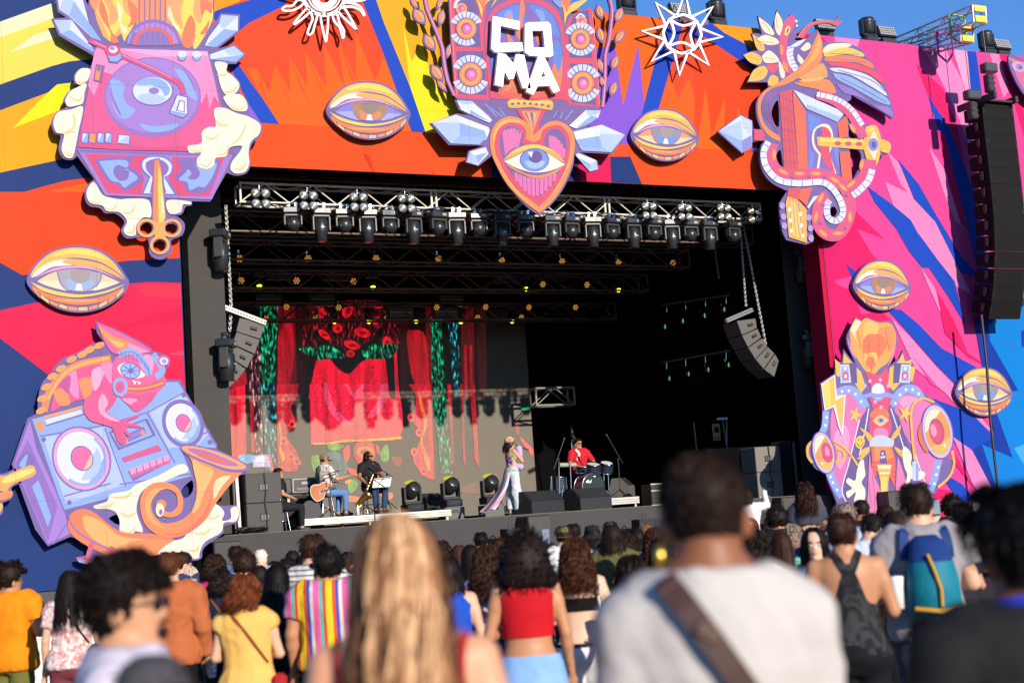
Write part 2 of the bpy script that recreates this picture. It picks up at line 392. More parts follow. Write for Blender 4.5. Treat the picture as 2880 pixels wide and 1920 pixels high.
pr.z('E',ST,LP,'905,160 980,270 1080,460 1010,400'); pr.z('E',ST,MG,'990,280 1085,450 1160,620 1260,690 1160,640 1040,520')
pr.z('E',ST,ROYAL,'730,385 810,395 900,470 1020,595 1220,705 1320,800 1200,830 1110,800 1000,690 860,530')
pr.z('E',ST,LP,'760,440 850,530 1000,700 1110,810 1290,1035 1180,990 1040,830 880,700'); pr.z('E',ST,HP,'870,640 1010,810 960,780')
pr.z('E',ST,ROYAL,'980,860 1110,910 1200,960 1320,1080 1456,1290 1600,1700 1480,1700 1300,1380 1150,1180 1020,990')
pr.z('E',ST,MG,'1070,1110 1135,1230 1190,1330 1090,1200')
pr.z('E',ST,ROYAL,'1000,1230 1130,1310 1290,1500 1330,1620 1240,1540 1100,1380')
pr.z('E',ST,LP,'1080,1060 1180,1130 1300,1340 1420,1560 1300,1500 1180,1300'); pr.z('E',ST,MG,'960,1330 1060,1340 1150,1420 1240,1600 900,1600')
pr.z('E',ST,'#2448a8','1190,440 1330,400 1456,330 2300,100 2300,700 1421,815 1283,860 1393,1170 1232,1100 1308,1325 1456,1560 1800,2200 1640,2200 1400,1560 1290,1340 1180,1130 1300,1060')
pr.z('E',ST,'#1e8fe0','1275,560 1264,470 1330,430 1456,372 2300,160 2600,1000 2600,2300 1900,2200 1456,1560 1308,1325 1232,1100 1393,1170 1283,860 1421,815')
pr.z('E',ST,'#2448a8','1436,505 1475,500 1475,590 1440,590')
pr.z('E',ST,'#57b4ee','1400,1120 1700,1000 1800,1500 1560,1380')
for k,mb in pr.parts.items():fpart(k.split('/')[0],mb)
# return of the right wing (side of the opening), inner masking on the left
m=MB(); m.box((OR-.07,YF+.32,5.0),(.13,.6,8.0),paint('#d81f50')); fpart('wing_return',m)
m=MB(); m.box((OL+.1,YF+.45,5.0),(.12,.8,8.0),DRAPE); fpart('wing_return',m)
# struts behind (back side)
for x in (-1,2,5,24,28,32,36):
 m=MB(); m.cyl((x,YF+.5,-.25),(x,YF+.5,ZT-.2),.03,ALUD,6); fpart('support_post',m); m=MB(); m.cyl((x,YF+2.5,0),(x,YF+.5,6),.03,ALUD,6); fpart('support_brace',m)
m=MB(); m.box(((FX0+OL)/2,YF+.1,.86),(OL-FX0,.1,.25),mat('dark_kick_board',(.05,.05,.05),.8)); fpart('kick_board',m)
m=MB(); m.box(((FX1+OR)/2,YF+.1,.86),(FX1-OR,.1,.25),MATS['dark_kick_board']); fpart('kick_board',m)
# PAINTED CUT-OUT FIGURES
OUT,CRM,CRS='#7a66b4','#fbf2da','#f0d68c'
BL1,BL2,BL3='#dbeafd','#8fb6ee','#b7d2f6'
def cloud(a,key,pts,shade=()):
 a.q('cloud/'+key,CRM,pts)
 for t in shade:a.l('cloud/'+key,CRS,t,12,taper=True)
def crystal(a,key,pts,facets,hl=BL1):
 a.p('crystal/'+key,hl,pts)
 for c,f in facets:a.p('crystal/'+key,c,f)
 # A: record player padlock
YB=YF-.30
a=Art('painted_cutout','pink record player padlock with flames and crystals, top left of the stage','cutout figure','A',YB,group='painted figures on the stage front')
a.board('318,-40! 335,70! 385,103! 300,110! 342,208! 520,312! 548,330! 522,398! 470,397 430,435 432,485 458,500 400,530 368,580 385,622 330,650 298,715 318,775 352,790 340,865 368,920 418,928 448,905! 548,1040! 503,1080 492,1150 520,1195 580,1208 612,1237 672,1240 722,1285 703,1340 735,1383 800,1378 852,1382 865,1420 868,1470 905,1503 960,1500 998,1455 995,1395 1058,1365 1072,1300 1030,1258 985,1250 1052,1246 1078,1200 1112,1192 1112,1168! 1220,1170! 1315,1002! 1370,1020 1430,1005 1455,955 1448,900 1463,835 1508,795 1522,730 1485,692 1445,670 1440,590 1393,545 1395,485 1348,430 1318,410 1325,372! 1370,372! 1428,318! 1360,258! 1262,285! 1388,185! 1393,85! 1282,78! 1240,150! 1244,-40! 1200,-260! 560,-260! 520,-40! 512,30! 470,-40!',True,holes=('850,1292 882,1312 878,1345 850,1360 820,1348 815,1315','994,1296 1026,1312 1024,1342 996,1358 966,1345 962,1314','926,1392 958,1410 956,1442 930,1460 898,1448 892,1414'))
crystal(a,'1','330,-40 345,60 400,95 540,225 470,-40',[(BL2,'400,90 545,225 590,240 430,10'),(BL3,'345,60 400,95 430,10 380,-40')])
crystal(a,'2','312,118 352,198 400,205 545,300 530,270 415,118',[(BL2,'352,198 410,175 545,290 540,305'),(BL3,'312,118 415,118 405,175 352,198')])
crystal(a,'3','1285,88 1382,95 1380,180 1255,275 1190,265 1210,220 1270,140',[(BL2,'1380,180 1300,170 1200,262 1255,275'),(BL3,'1285,88 1382,95 1300,170 1270,140')])
crystal(a,'4','1358,268 1418,318 1368,362 1222,345 1218,318',[(BL2,'1222,345 1330,330 1418,318 1368,362'),(BL3,'1358,268 1418,318 1330,320 1300,290')])
# guitar neck and flames
a.p('guitar_body','#f29a54','795,-250 1010,-250 1000,130 1010,180 780,180 800,100')
a.p('flame_field','#f7b05a','530,-30 790,-250 800,100 740,170 640,245 600,215 560,120'); a.p('flame_field','#f7b05a','960,-250 1190,-250 1235,0 1230,120 1150,270 1060,260 1010,140 965,100')
for k,(c,t)in enumerate([('#f6e04a','545,30 600,110 590,0 630,60 640,150 690,90 650,0 700,-60 720,60 790,120 780,40 800,100 735,215 720,240 690,170 640,245 620,190'),('#f08038','585,0 620,70 640,170 690,245 640,245 640,190 580,90'),('#f08038','740,0 800,60 790,130 740,160 760,110'),('#fbf0c0','680,10 710,70 700,130 735,170 720,200 690,130'),('#f6e04a','985,20 1010,110 1060,170 1050,60 1090,-40 1140,-60 1120,70 1160,140 1190,60 1225,30 1232,120 1150,270 1120,275 1135,200 1060,210 1010,150'),('#f08038','1105,90 1135,160 1110,275 1060,265 1060,190'),('#f08038','1165,0 1225,20 1225,80 1195,60 1170,90'),('#f08038','1195,150 1215,120 1200,190 1160,200'),('#fbf0c0','985,40 1010,130 1040,160 1030,180 975,100'),('#f29a54','520,-20 570,0 555,60 530,40')]):
 a.q('flame/%d'%k,c,t)
a.e('sound_hole','#8a68bc',890,260,158,145,0,180,360); a.e('sound_hole',BL2,890,262,148,132,0,180,215); a.e('sound_hole','#a98adb',890,262,140,128,0,215,360)
a.e('sound_hole','#f0643a',890,265,120,105,0,180,360); a.e('sound_hole','#7f6ab8',890,268,100,88,0,180,360)
for x in (808,838,868,900,930,958):a.l('string/%d'%x,'#9c6fb0','%d,-245 %d,262'%(x+4,x),7,False)
# deck
a.p('deck','#e64f8c','562,268 800,285 1205,295 1290,640 1330,870 450,855'); a.p('deck','#f193c8','565,272 1203,298 1245,470 1270,600 1240,560 1215,640 1200,540 1170,600 600,420 545,560 510,500 548,300')
a.p('deck','#f3b0da','690,285 1203,300 1210,330 900,330'); a.p('deck','#dd3f78','450,855 470,760 600,830 900,860 1160,840 1330,870 1320,905 1100,880 700,872')
a.l('deck',OUT,'552,270 700,280 1205,298',7,False); a.l('deck',OUT,'1205,298 1290,640',6,False)
a.e('record','#8f6fc4',884,566,282,232); a.e('record','#a681d4',884,558,270,216)
for k,(c,t)in enumerate([(BL2,'640,470 720,490 715,560 740,610 785,640 740,690 690,680 650,600'),(BL2,'1010,400 1080,430 1120,500 1140,580 1095,560 1060,480'),(BL2,'810,720 900,735 1030,720 1000,755 900,770 840,755'),('#9270c6','640,480 655,560 700,660 690,665 645,570'),('#9270c6','1060,400 1110,460 1135,540 1100,470')]):a.q('record',c,t)
a.e('record_label','#6f5fae',885,533,120,86); a.e('record_label',BL1,884,530,114,80); a.q('record_label',BL2,'785,490 830,460 900,455 960,480 985,530 960,560 930,520 880,500 830,500'); a.q('record_label',BL3,'800,560 880,545 960,575 900,605 830,598')
a.e('record_label','#8f78c8',892,530,30,19)
a.l('tonearm','#8a4f9c','515,238 600,275 700,325 860,395 1010,470 1050,505 1062,552',30); a.l('tonearm','#e8457a','515,238 600,275 700,325 860,395 1010,470 1050,505 1062,548',20); a.l('tonearm','#f5a0c4','540,245 700,318 860,388 1000,456',5)
a.p('tonearm_base','#6f5fae','608,300 705,310 712,345 680,372 632,368'); a.p('tonearm_base',BL2,'618,310 700,315 700,345 676,362 638,358'); a.e('tonearm_base','#e0386c',652,298,46,34); a.e('tonearm_base',BL1,655,293,26,20); a.e('tonearm_base','#b76fc0',650,286,14,9)
a.p('cartridge','#6a58a8','1022,550 1088,565 1092,665 1060,692 980,660 990,630'); a.p('cartridge',BL1,'1028,556 1082,570 1085,664 990,648'); a.p('cartridge',BL2,'990,650 1085,666 1058,686 985,662'); a.p('cartridge','#7f6cbc','1038,585 1070,590 1070,655 1018,645'); a.p('cartridge','#f6f8ff','1044,592 1064,595 1064,650 1028,643')
for k,x in enumerate((1055,1140)):
 a.p('knob/%d'%k,OUT,'%d,318 %d,318 %d,350 %d,362 %d,350'%(x-28,x+28,x+22,x,x-24)); a.p('knob/%d'%k,BL2,'%d,320 %d,320 %d,346 %d,356 %d,346'%(x-24,x+24,x+18,x,x-18)); a.e('knob/%d'%k,BL1,x,318,27,19)
a.p('slider','#8a4f9c','556,376 608,384 590,482 540,472'); a.p('slider','#f2963c','562,384 586,386 574,470 548,466'); a.p('slider','#6a58a8','564,380 582,383 578,418 562,415')
for k,(x,c)in enumerate(((492,BL2),(535,'#f2a044'),(583,BL2),(628,BL2))):
 a.p('button/%d'%k,'#6a58a8','%d,770 %d,774 %d,838 %d,832'%(x-18,x+24,x+20,x-24)); a.p('button/%d'%k,c,'%d,776 %d,780 %d,832 %d,827'%(x-13,x+19,x+15,x-18))
 if c==BL2:a.p('button/%d'%k,BL1,'%d,776 %d,779 %d,825'%(x-13,x+10,x-16))
a.p('button/9','#6a58a8','685,780 758,785 752,845 676,838'); a.p('button/9',BL3,'690,786 752,791 746,838 682,832'); a.p('button/9',BL1,'690,786 740,790 684,830')
# lock body
a.p('lock_body','#a07ccc','445,865 1345,900 1345,910 1228,1160 610,1135 548,1035'); a.p('lock_body','#8a68bc','450,868 1330,893 1328,910 470,890')
for t in ('470,878 700,885','760,890 1000,895','1030,900 1250,905','620,1140 900,1152'):a.l('lock_body','#6f55a6',t,4,False)
a.p('lock_panel/1','#e0356c','495,896 860,905 862,930 820,1000 838,1040 818,1132 625,1122'); a.p('lock_panel/2','#e0356c','1000,912 1300,918 1215,1140 1030,1138 975,1040 995,990')
a.q('lock_panel/1','#7a62b6','545,930! 640,912 700,916 780,910 750,960 800,1000 828,1040 790,1080 740,1110 700,1100 680,1070 620,1050'); a.q('lock_panel/1',BL2,'572,938! 690,930 740,940 735,975 680,960 655,1000 690,1050 740,1040 745,990 720,985 760,1000 800,1035 760,1065 720,1090 690,1060 640,1045')
a.q('lock_panel/2','#7a62b6','1040,920 1280,930! 1255,1010 1215,1100 1150,1125 1080,1110 1060,1060 1010,1040 1050,980'); a.q('lock_panel/2',BL2,'1140,950 1260,950! 1235,1020 1190,1085 1150,1085 1100,1105 1085,1060 1035,1045 1070,1010 1090,985 1110,1010 1090,1035 1130,1045 1160,1010')
a.q('keyhole','#5a6fc0','905,908 960,915 1005,960 995,1010 960,1030! 1025,1135! 818,1130! 862,1030! 820,990 815,945 850,912'); a.q('keyhole',BL1,'905,914 955,922 995,960 985,1010 950,1030! 1010,1128! 832,1124! 872,1028! 830,985 826,945 855,918'); a.q('keyhole','#8a62b4','905,926 950,938 978,975 965,1010 938,1032! 965,1122! 868,1122! 885,1032! 850,990 845,950 870,932')
a.p('key','#8a5fae','890,925 925,920 945,980 965,1260 1000,1300 880,1300 878,1150 885,1000'); a.p('key','#f0913a','896,935 920,928 935,990 950,1290 886,1290 892,1000'); a.p('key','#f6dc54','918,960 935,1020 958,1260 945,1300 920,1290 915,1100'); a.p('key','#fbf3c4','935,1130 945,1150 950,1240 938,1240')
for k,(x,y)in enumerate(((850,1326),(995,1326),(926,1425))):
 for r1,r2,c in ((66,61,'#f6b850'),(52,48,'#f0913a')):
  a.l('key_bow/%d'%k,c,' '.join('%d,%d'%(x+(r1+33)/2*.98*math.cos(t*.524),y+(r2+30)/2*math.sin(t*.524))for t in range(12)),17 if r1==66 else 5,True,False,True)
a.p('key','#f0b040','895,1290 950,1290 960,1380 895,1385')
for k,(t,sh)in enumerate([('520,405 470,402 437,440 438,480 470,498 500,480 520,440',('445,475 475,490 505,470',)),('500,490 450,510 405,535 378,585 395,622 450,615 480,600 490,540',('395,560 450,590 480,560','430,600 470,570')),('480,625 410,640 335,655 308,715 325,772 370,785 355,865 378,915 420,915 440,840 455,760',('350,780 420,750 430,690 410,660','375,790 400,770 440,770','370,880 400,905 430,895')),('1245,365 1315,370 1312,415 1345,440 1385,485 1380,525 1340,560 1300,545 1275,490 1262,430',('1255,440 1300,440 1320,420','1300,540 1350,530 1375,500')),('1300,560 1390,550 1430,595 1432,640 1400,650 1350,640 1310,600',('1320,610 1380,640 1420,620',)),('1240,640 1300,630 1370,660 1440,680 1508,725 1500,785 1455,825 1440,890 1445,950 1420,1000 1365,1010 1335,985 1345,940 1385,890 1400,850 1330,860 1310,910 1250,920 1240,960 1200,985 1150,970 1140,930 1165,890 1100,890 1090,850 1165,835 1170,770 1210,740 1250,735',('1245,690 1270,725 1330,730','1180,790 1230,810 1270,780','1330,850 1390,800 1430,720','1090,870 1150,885 1170,860','1150,950 1200,970 1235,920','1350,980 1400,985 1430,940','1255,905 1310,890 1320,840')),('505,1100 545,1060 590,1130 640,1150 700,1160 750,1155 860,1165 875,1260 830,1265 790,1310 785,1365 740,1370 715,1340 735,1285 690,1235 620,1228 590,1195 530,1185 503,1150',('515,1160 550,1185 590,1170','600,1205 650,1220 680,1180','700,1240 760,1235 780,1190','730,1350 770,1350 780,1300')),('970,1165 1100,1172 1100,1190 1060,1190 1045,1235 980,1240',('985,1225 1030,1220','1000,1180 1060,1185'))]):
 cloud(a,str(k),t,sh)
a.done()
# eyes
def eye_cutout(label,cx,cy,wd,ht,scl,scl2,iris,iris2,pup,skew=0.0):
 """almond eye board; cx, cy, wd, ht in photograph pixels"""
 o=Art('painted_eye',label,'cutout eye','G',YF-.16,thick=.10,group='painted eyes on the stage front'); s=.816667
 def T(t):
  r=[]
  for q in t.split():
   x,y=q.rstrip('!').split(','); x,y=float(x),float(y)
   r.append('%.2f,%.2f%s'%((cx+x*wd/2)*s,(cy+(y+skew*x)*ht/2)*s,'!' if q[-1]=='!' else ''))
  return ' '.join(r)
 o.board(T('-1,-.02! -.86,-.40 -.55,-.82 -.1,-1 .35,-.93 .72,-.6 1,.02! .98,.2 .85,.5 .5,.85 .05,1 -.4,.88 -.8,.5 -.98,.18'),True)
 o.q('upper_lid','#f3c33a',T('-.94,-.05! -.82,-.38 -.52,-.78 -.1,-.94 .34,-.87 .68,-.55 .93,-.02! .7,-.3 .38,-.55 -.1,-.64 -.5,-.5 -.8,-.2'))
 o.q('upper_lid','#f7e25a',T('-.5,-.72 -.1,-.9 .3,-.84 .6,-.58 .3,-.68 -.1,-.76 -.4,-.68'))
 o.q('lid_fold','#fbf4e4',T('-.92,-.02! -.75,-.32 -.45,-.55 -.1,-.6 -.3,-.5 -.1,-.42 -.5,-.35 -.78,-.1')); o.q('lid_fold','#f0b93c',T('-.3,-.52 -.1,-.6 .38,-.5 .7,-.26 .92,.02! .6,-.2 .3,-.36 -.1,-.42')); o.q('lid_fold','#e9a6d2',T('-.85,0! -.5,-.3 -.1,-.4 .35,-.33 .85,.04! .35,-.27 -.1,-.33 -.5,-.22'))
 o.q('sclera',scl,T('-.8,.08! -.5,-.18 -.1,-.3 .35,-.22 .82,.08! .5,.26 .1,.36 -.3,.32 -.6,.22')); o.q('sclera',scl2,T('-.78,.1! -.55,.06 -.3,.08 -.2,.34 -.4,.3 -.62,.2')); o.q('sclera',scl2,T('.8,.1! .6,.08 .42,.1 .3,.33 .5,.27'))
 o.q('iris','#8c7fae',T('-.42,-.24! -.05,-.31 .47,-.19! .46,.0 .36,.22 .2,.34! -.22,.35! -.35,.15')); o.q('iris',iris,T('-.39,-.24! -.05,-.3 .44,-.19! .43,.0 .33,.2 .18,.33! -.2,.34! -.32,.14')); o.q('iris',iris2,T('-.22,.0 .0,.1 .26,.02 .3,.18 .17,.33! -.18,.33!'))
 o.q('pupil',pup,T('-.16,-.27! .0,-.29 .24,-.24! .22,-.02 .12,.1 -.02,.11 -.12,.0')); o.p('glint','#f4f7fb',T('-.02,.14 .06,.14 .1,.34 -.06,.34'))
 o.q('lower_lid','#f6d94c',T('-.93,.1! -.6,.3 -.25,.42 .1,.46 .5,.36 .94,.12! .6,.38 .1,.54 -.3,.52 -.7,.36')); o.q('lower_lid','#ef8338',T('-.9,.2! -.6,.45 -.2,.58 .1,.6 .5,.5 .9,.22! .72,.5 .45,.68 .05,.78 -.4,.7 -.72,.48'))
 o.q('lower_lid','#f2a94a',T('-.5,.62 -.1,.6 .4,.62 .2,.68 -.2,.68'))
 L=[(-.9,.28),(-.74,.53),(-.56,.7),(-.38,.8),(-.2,.875),(0,.9),(.2,.885),(.4,.81),(.58,.68),(.74,.52),(.9,.3)]
 for i in range(len(L)-1):
  (x0,y0),(x1,y1)=L[i],L[i+1]; x0+=.012; x1-=.012
  o.p('lash/%d'%i,'#f5cf66' if i%2 else '#f09a48',T('%.3f,%.3f %.3f,%.3f %.3f,%.3f %.3f,%.3f'%(x0,y0-.055,x1,y1-.055,x1,y1+.045,x0,y0+.045)))
 return o.done()
PUP='#a29a90'
eye_cutout('largest painted eye, yellow sclera and blue iris, on the red left wing above the chameleon',219,785,288,188,'#efd9a2','#f1ecca','#a9a9b0','#9dbbe6',PUP,.02)
eye_cutout('painted eye with lilac sclera and orange iris on the orange header beside the yellow stripe',1036,311,238,165,'#7e86e0','#a9b2ee','#a8824a','#e0904a','#8e8064',.05)
eye_cutout('painted eye with orange sclera and blue iris on the header right of the heart',1870,380,193,148,'#f0a758','#ecd9a2','#8f8f9a','#6e9de4',PUP,.05)
eye_cutout('painted eye with blue sclera and brown iris on the pink right wing above the motorcycle',2481,802,164,142,'#7d8ee2','#a5b4ee','#a8824a','#d89148','#8e8064',.04)
eye_cutout('painted eye with yellow sclera and blue iris, lower right over the thin pole',2768,1101,162,138,'#f1cd78','#ecdfae','#8f8f9a','#6e9de4',PUP,.03)
# B: chameleon on a boombox
a=Art('painted_cutout','pink chameleon on a lilac boombox with a brass horn, lower left','cutout figure','B',YB,group='painted figures on the stage front')
a.board('445,405! 560,450 700,525 715,545 790,570 795,610 770,640 780,680! 845,680! 875,740! 1020,985! 1018,1005! 1160,1075! 1160,1110! 1110,1140 1010,1260 1040,1270 1110,1270 1125,1310 1110,1350 1050,1365 1045,1400 975,1450 950,1480 945,1515 905,1528 860,1512 800,1510 740,1500 560,1515 450,1530! 445,1555! 360,1530! 355,1512! 415,1500! 430,1450 380,1430 330,1415! 225,1460! 165,1380! 55,1075! 130,860! 178,835! 178,775 195,700 235,650 262,610 305,575 360,555 440,510 490,508! 455,460!',True,holes=('850,1200 900,1150 905,1200 870,1235','510,1330 560,1310 560,1360'))
# boombox
a.p('boombox_side','#a883d8','140,870 65,1075 225,1450 330,1400 300,1290 170,1000'); a.p('boombox_side','#8a68be','70,1075 130,960 270,1270 225,1440'); a.p('boombox_side',BL2,'150,1180 180,1150 240,1320 225,1370'); a.q('boombox_side','#7460ae','80,1075 110,1025 150,1030 165,1090 120,1150 95,1130'); a.q('boombox_side',BL2,'90,1080 110,1045 130,1030 115,1090')
a.p('boombox_face',BL2,'150,865 790,690 835,690 1015,985 1010,1000 840,985 900,1130 300,1290'); a.p('boombox_face',BL3,'200,950 490,900 545,1040 590,1170 310,1260'); a.p('boombox_face',BL3,'700,830 860,735 980,930 930,985 790,1000')
for t in ('185,945 480,895 700,830 870,735','180,990 300,1290','560,1170 900,1120','490,905 590,1180','690,835 820,1070','300,1225 520,1165','330,1330 250,1450','870,740 1010,985','940,940 985,920'):a.l('boombox_face','#7a66b8',t,6,False)
a.p('handle',BL1,'210,868 380,820 385,838 218,890'); a.l('handle','#7a66b8','215,895 400,840',6,False)
for k,i in enumerate(range(8)):a.p('piano_key/%d'%k,'#f5a94a','%d,%d %d,%d %d,%d %d,%d'%(205+i*22,850-i*6,224+i*22,845-i*6,226+i*22,858-i*6,207+i*22,864-i*6))
a.p('side_lamp','#f29c3c','165,880 195,870 210,915 180,922')
a.p('tape_deck','#6f5cae','510,925 690,860 730,940 555,1010'); a.p('tape_deck',BL2,'520,930 680,872 715,938 560,995'); a.l('tape_deck','#6a58a8','555,975 680,915',34,False); a.l('tape_deck','#8f7cd0','560,972 676,918',22,False)
for k,(x,y)in enumerate(((590,970),(670,928))):a.e('tape_reel/%d'%k,'#f29c3c',x,y,11,11)
for k,(x,y)in enumerate(((205,960),(325,1255),(862,752),(985,972))):a.e('screw/%d'%k,'#7560b0',x,y,11,11)
a.p('radio_dial','#d8508c','570,1045 740,985 760,1010 580,1068'); a.p('button_row','#8a5fb0','600,1110 790,1035 800,1060 625,1155')
for i in range(6):a.p('button/%d'%i,'#f0a4cc','%d,%d %d,%d %d,%d %d,%d'%(608+i*31,1100-i*12,634+i*31,1090-i*12,640+i*31,1115-i*12,614+i*31,1126-i*12)); a.p('button/%d'%i,'#e0609c','%d,%d %d,%d %d,%d %d,%d'%(614+i*31,1126-i*12,640+i*31,1115-i*12,644+i*31,1128-i*12,618+i*31,1140-i*12))
for k,(x,y,rx,ry,an)in enumerate(((382,1050,128,148,-25),(858,885,88,108,-22))):
 sp='speaker/%d'%k
 a.e(sp,'#7a66b8',x,y,rx+8,ry+8,an)
 if k==0:a.e(sp,'#f0a8d4',x,y,rx,ry,an)
 a.e(sp,BL2,x,y,rx*.9,ry*.9,an); a.e(sp,'#f4f8ff',x,y,rx*.88,ry*.88,an,150,330); a.e(sp,'#e4effd',x,y,rx*.80,ry*.8,an,100,380); a.e(sp,BL3,x,y,rx*.7,ry*.7,an,-10,120)
 a.e(sp,'#7a66b8',x+2,y-2,rx*.41,ry*.41,an); a.e(sp,'#ec6aa8',x+2,y-2,rx*.37,ry*.37,an); a.e(sp,'#f2c9a0',x+2,y-2,rx*.37,ry*.37,an,0,110)
 # chameleon
a.q('chameleon_body','#e8508c','245,780 270,700 320,640 400,600 500,590 560,620 560,720 530,800 480,830 430,800 400,770 300,800 240,830')
for k,(c,t)in enumerate([('#f193c4','300,640 350,620 370,760 330,740'),('#f29a4a','370,680 440,680 410,790 395,770'),('#f29a4a','250,740 300,720 330,790 280,800'),('#f4b4d8','430,640 490,620 470,700 440,730'),('#c84a94','270,690 330,660 320,740 290,720'),('#f193c4','470,610 520,600 540,640 520,700')]):a.q('chameleon_body',c,t)
a.l('back_ridge','#f2903a','205,830 230,740 290,660 370,610 520,580',34); a.l('back_ridge','#f7b85c','225,770 290,665 370,612 510,578',14)
for k,(x,y)in enumerate(((192,825),(198,768),(216,714),(245,665),(285,628),(335,585),(385,562),(420,540),(465,520))):a.e('spine/%d'%k,'#f4a646',x,y,26,15,-25)
a.q('crest','#e8609c','452,412! 560,458 690,530 700,555 640,550 540,560 500,520 470,460'); a.q('crest','#f2963c','462,425 520,470 600,500 650,535 560,540 510,500 480,470'); a.q('crest','#f7c25c','475,445 520,490 580,510 560,530 520,500'); a.q('crest','#f4a0c8','600,510 690,545 660,555 610,535')
a.q('chameleon_head','#ec609c','540,580 600,550 690,560 740,570 770,600 765,660 780,690 740,740 700,790 640,830 600,800 560,760 530,720 525,640')
a.q('chameleon_head','#f4a8cc','690,560 720,600 700,660 650,600'); a.q('chameleon_head','#e04c86','560,740 640,750 730,740 690,800 640,825 600,800'); a.q('chameleon_head','#f2a0c6','570,770 640,770 620,800'); a.q('chameleon_head','#e8508c','620,790 700,780 640,830')
a.l('brow',BL2,'555,565 610,548 660,580 690,630 700,660',30); a.l('brow','#7a66b8','555,565 610,548 660,580 690,630 700,660',4); a.l('brow',BL2,'715,560 745,600 760,640 730,670',30)
for k in range(8):a.l('brow','#6a62b4','%d,%d %d,%d'%(566+k*18,555+k*k*1.3-6,572+k*18,575+k*k*1.3),3,False)
a.q('eye_patch','#f6efe0','550,620 590,600 650,630 680,660 640,675 590,670 560,650'); a.e('chameleon_eye','#6a62b4',610,638,48,38,15); a.e('chameleon_eye','#9cc2f2',610,638,43,33,15)
for k in range(8):a.l('chameleon_eye','#5f6cb8','610,638 %d,%d'%(610+40*math.cos(k*.785),638+31*math.sin(k*.785)),4,False)
a.e('chameleon_eye','#6a62b4',612,638,13,12); a.e('far_eye','#e8609c',765,592,28,26); a.e('far_eye','#f4f4fa',767,593,20,17); a.e('far_eye','#7faaf0',769,594,11,11)
a.l('mouth','#d85a52','590,720 650,722 720,710 770,690',28); a.l('mouth','#f2a23c','600,722 660,722 720,710 765,694',10); a.p('tooth/1','#fbf6e6','618,680 630,705 640,690'); a.p('tooth/2','#fbf6e6','640,682 650,705 660,695')
a.e('ear_spiral',BL2,562,715,36,44); a.e('ear_spiral','#e8508c',562,715,22,28); a.e('ear_spiral','#c84a90',562,718,9,12)
a.q('arm','#ea5a92','440,745 490,735 510,780 500,830 560,870 600,880 640,890 655,900 600,895 590,910 610,935 605,945 575,920 590,965 570,985 545,960 530,910 480,890 420,870 390,820 400,770'); a.q('arm','#f5b0d0','480,745 505,790 490,830 560,875 520,870 470,840 460,790'); a.q('hand','#e24c86','520,880 560,875 640,845 645,855 580,885 650,895 655,905 590,905 612,940 600,945 560,915 590,970 565,980 530,920')
# horn, clouds, pipe
cloud(a,'1','440,1270 500,1250 520,1215 600,1200 640,1170 740,1130 830,1080 870,1080 880,1110 830,1130 740,1170 680,1190 650,1230 640,1300 670,1390 630,1390 625,1430 580,1430 560,1390 560,1340 540,1300 500,1285 450,1285',('560,1380 600,1400 640,1370','560,1300 600,1320 640,1300','530,1230 590,1230 620,1200','450,1270 500,1275 540,1250'))
a.q('tub','#f0843c','330,1310 420,1290 560,1390 700,1400 800,1420 820,1450 740,1500 560,1510 450,1480 330,1400'); a.q('tub','#f6bc5c','390,1320 470,1340 560,1410 680,1430 640,1470 500,1460 410,1400'); a.l('tub','#8a68be','320,1320 360,1390 500,1470 640,1500',7); a.q('tub','#f2963c','600,1440 780,1430 720,1490 620,1490')
for k,t in enumerate(('430,1445 408,1520','525,1460 515,1530','612,1470 620,1530')):a.l('tub_leg/%d'%k,'#d85a6c',t,22,False)
a.p('tub_foot','#d86a78','362,1512 440,1530 440,1542 360,1525'); a.p('tub_foot',BL2,'362,1524 440,1542 430,1550 370,1535')
cloud(a,'2','960,1280 1010,1262 1050,1300 1040,1340 1080,1330 1080,1285 1110,1275 1120,1310 1100,1345 1050,1350 1035,1395 960,1440 935,1490 930,1515 890,1518 850,1490 780,1500 740,1490 800,1440 860,1420 900,1360 950,1330',('960,1320 1000,1330 1030,1310','910,1400 960,1400 990,1370','880,1480 920,1480 930,1450','800,1480 850,1460','1060,1340 1095,1330'))
a.q('horn_tube','#f0913c','655,1260 680,1190 740,1160 820,1175 855,1230 850,1300 800,1325 750,1310 730,1265 755,1240 780,1260 770,1290 800,1300 830,1270 820,1210 760,1190 720,1220 710,1290 760,1350 840,1340 900,1290 920,1200 905,1080 860,1010! 1150,1100! 1080,1170 1010,1260 960,1340 860,1410 760,1415 680,1360')
a.q('horn_tube','#f7c067','900,1060 950,1080 1000,1110 960,1200 930,1280 900,1300 925,1200'); a.q('horn_tube','#f6b254','680,1250 720,1190 800,1190 750,1200 705,1260 720,1330 780,1380 700,1340'); a.q('horn_tube','#fbe4a8','1010,1150 1080,1130 1040,1180 1000,1240'); a.q('horn_tube','#e8743a','760,1400 860,1390 950,1310 1000,1200 960,1330 860,1405')
a.q('horn_bell','#7a62b6','845,992 900,985 1010,1010 1110,1050 1162,1085 1150,1112 1060,1110 960,1070 870,1030'); a.q('horn_bell','#f6ae54','850,997 900,991 1010,1016 1105,1055 1152,1086 1130,1100 1060,1095 960,1060 880,1025'); a.q('horn_bell','#b86cae','880,1005 960,1012 1060,1050 1120,1082 1060,1082 960,1052'); a.q('horn_bell','#e8703c','910,1020 1000,1040 1080,1075 1000,1060')
a.e('horn_bead','#f7ecc8',748,1290,20,32); a.e('horn_bead','#7a66b8',752,1300,8,13)
a.board('-160,1100! 0,1120 60,1100 140,1070 172,1090 165,1135 60,1180 62,1215 50,1240 10,1260 14,1300 -30,1330 -160,1330!',True,name='pointing_hand')
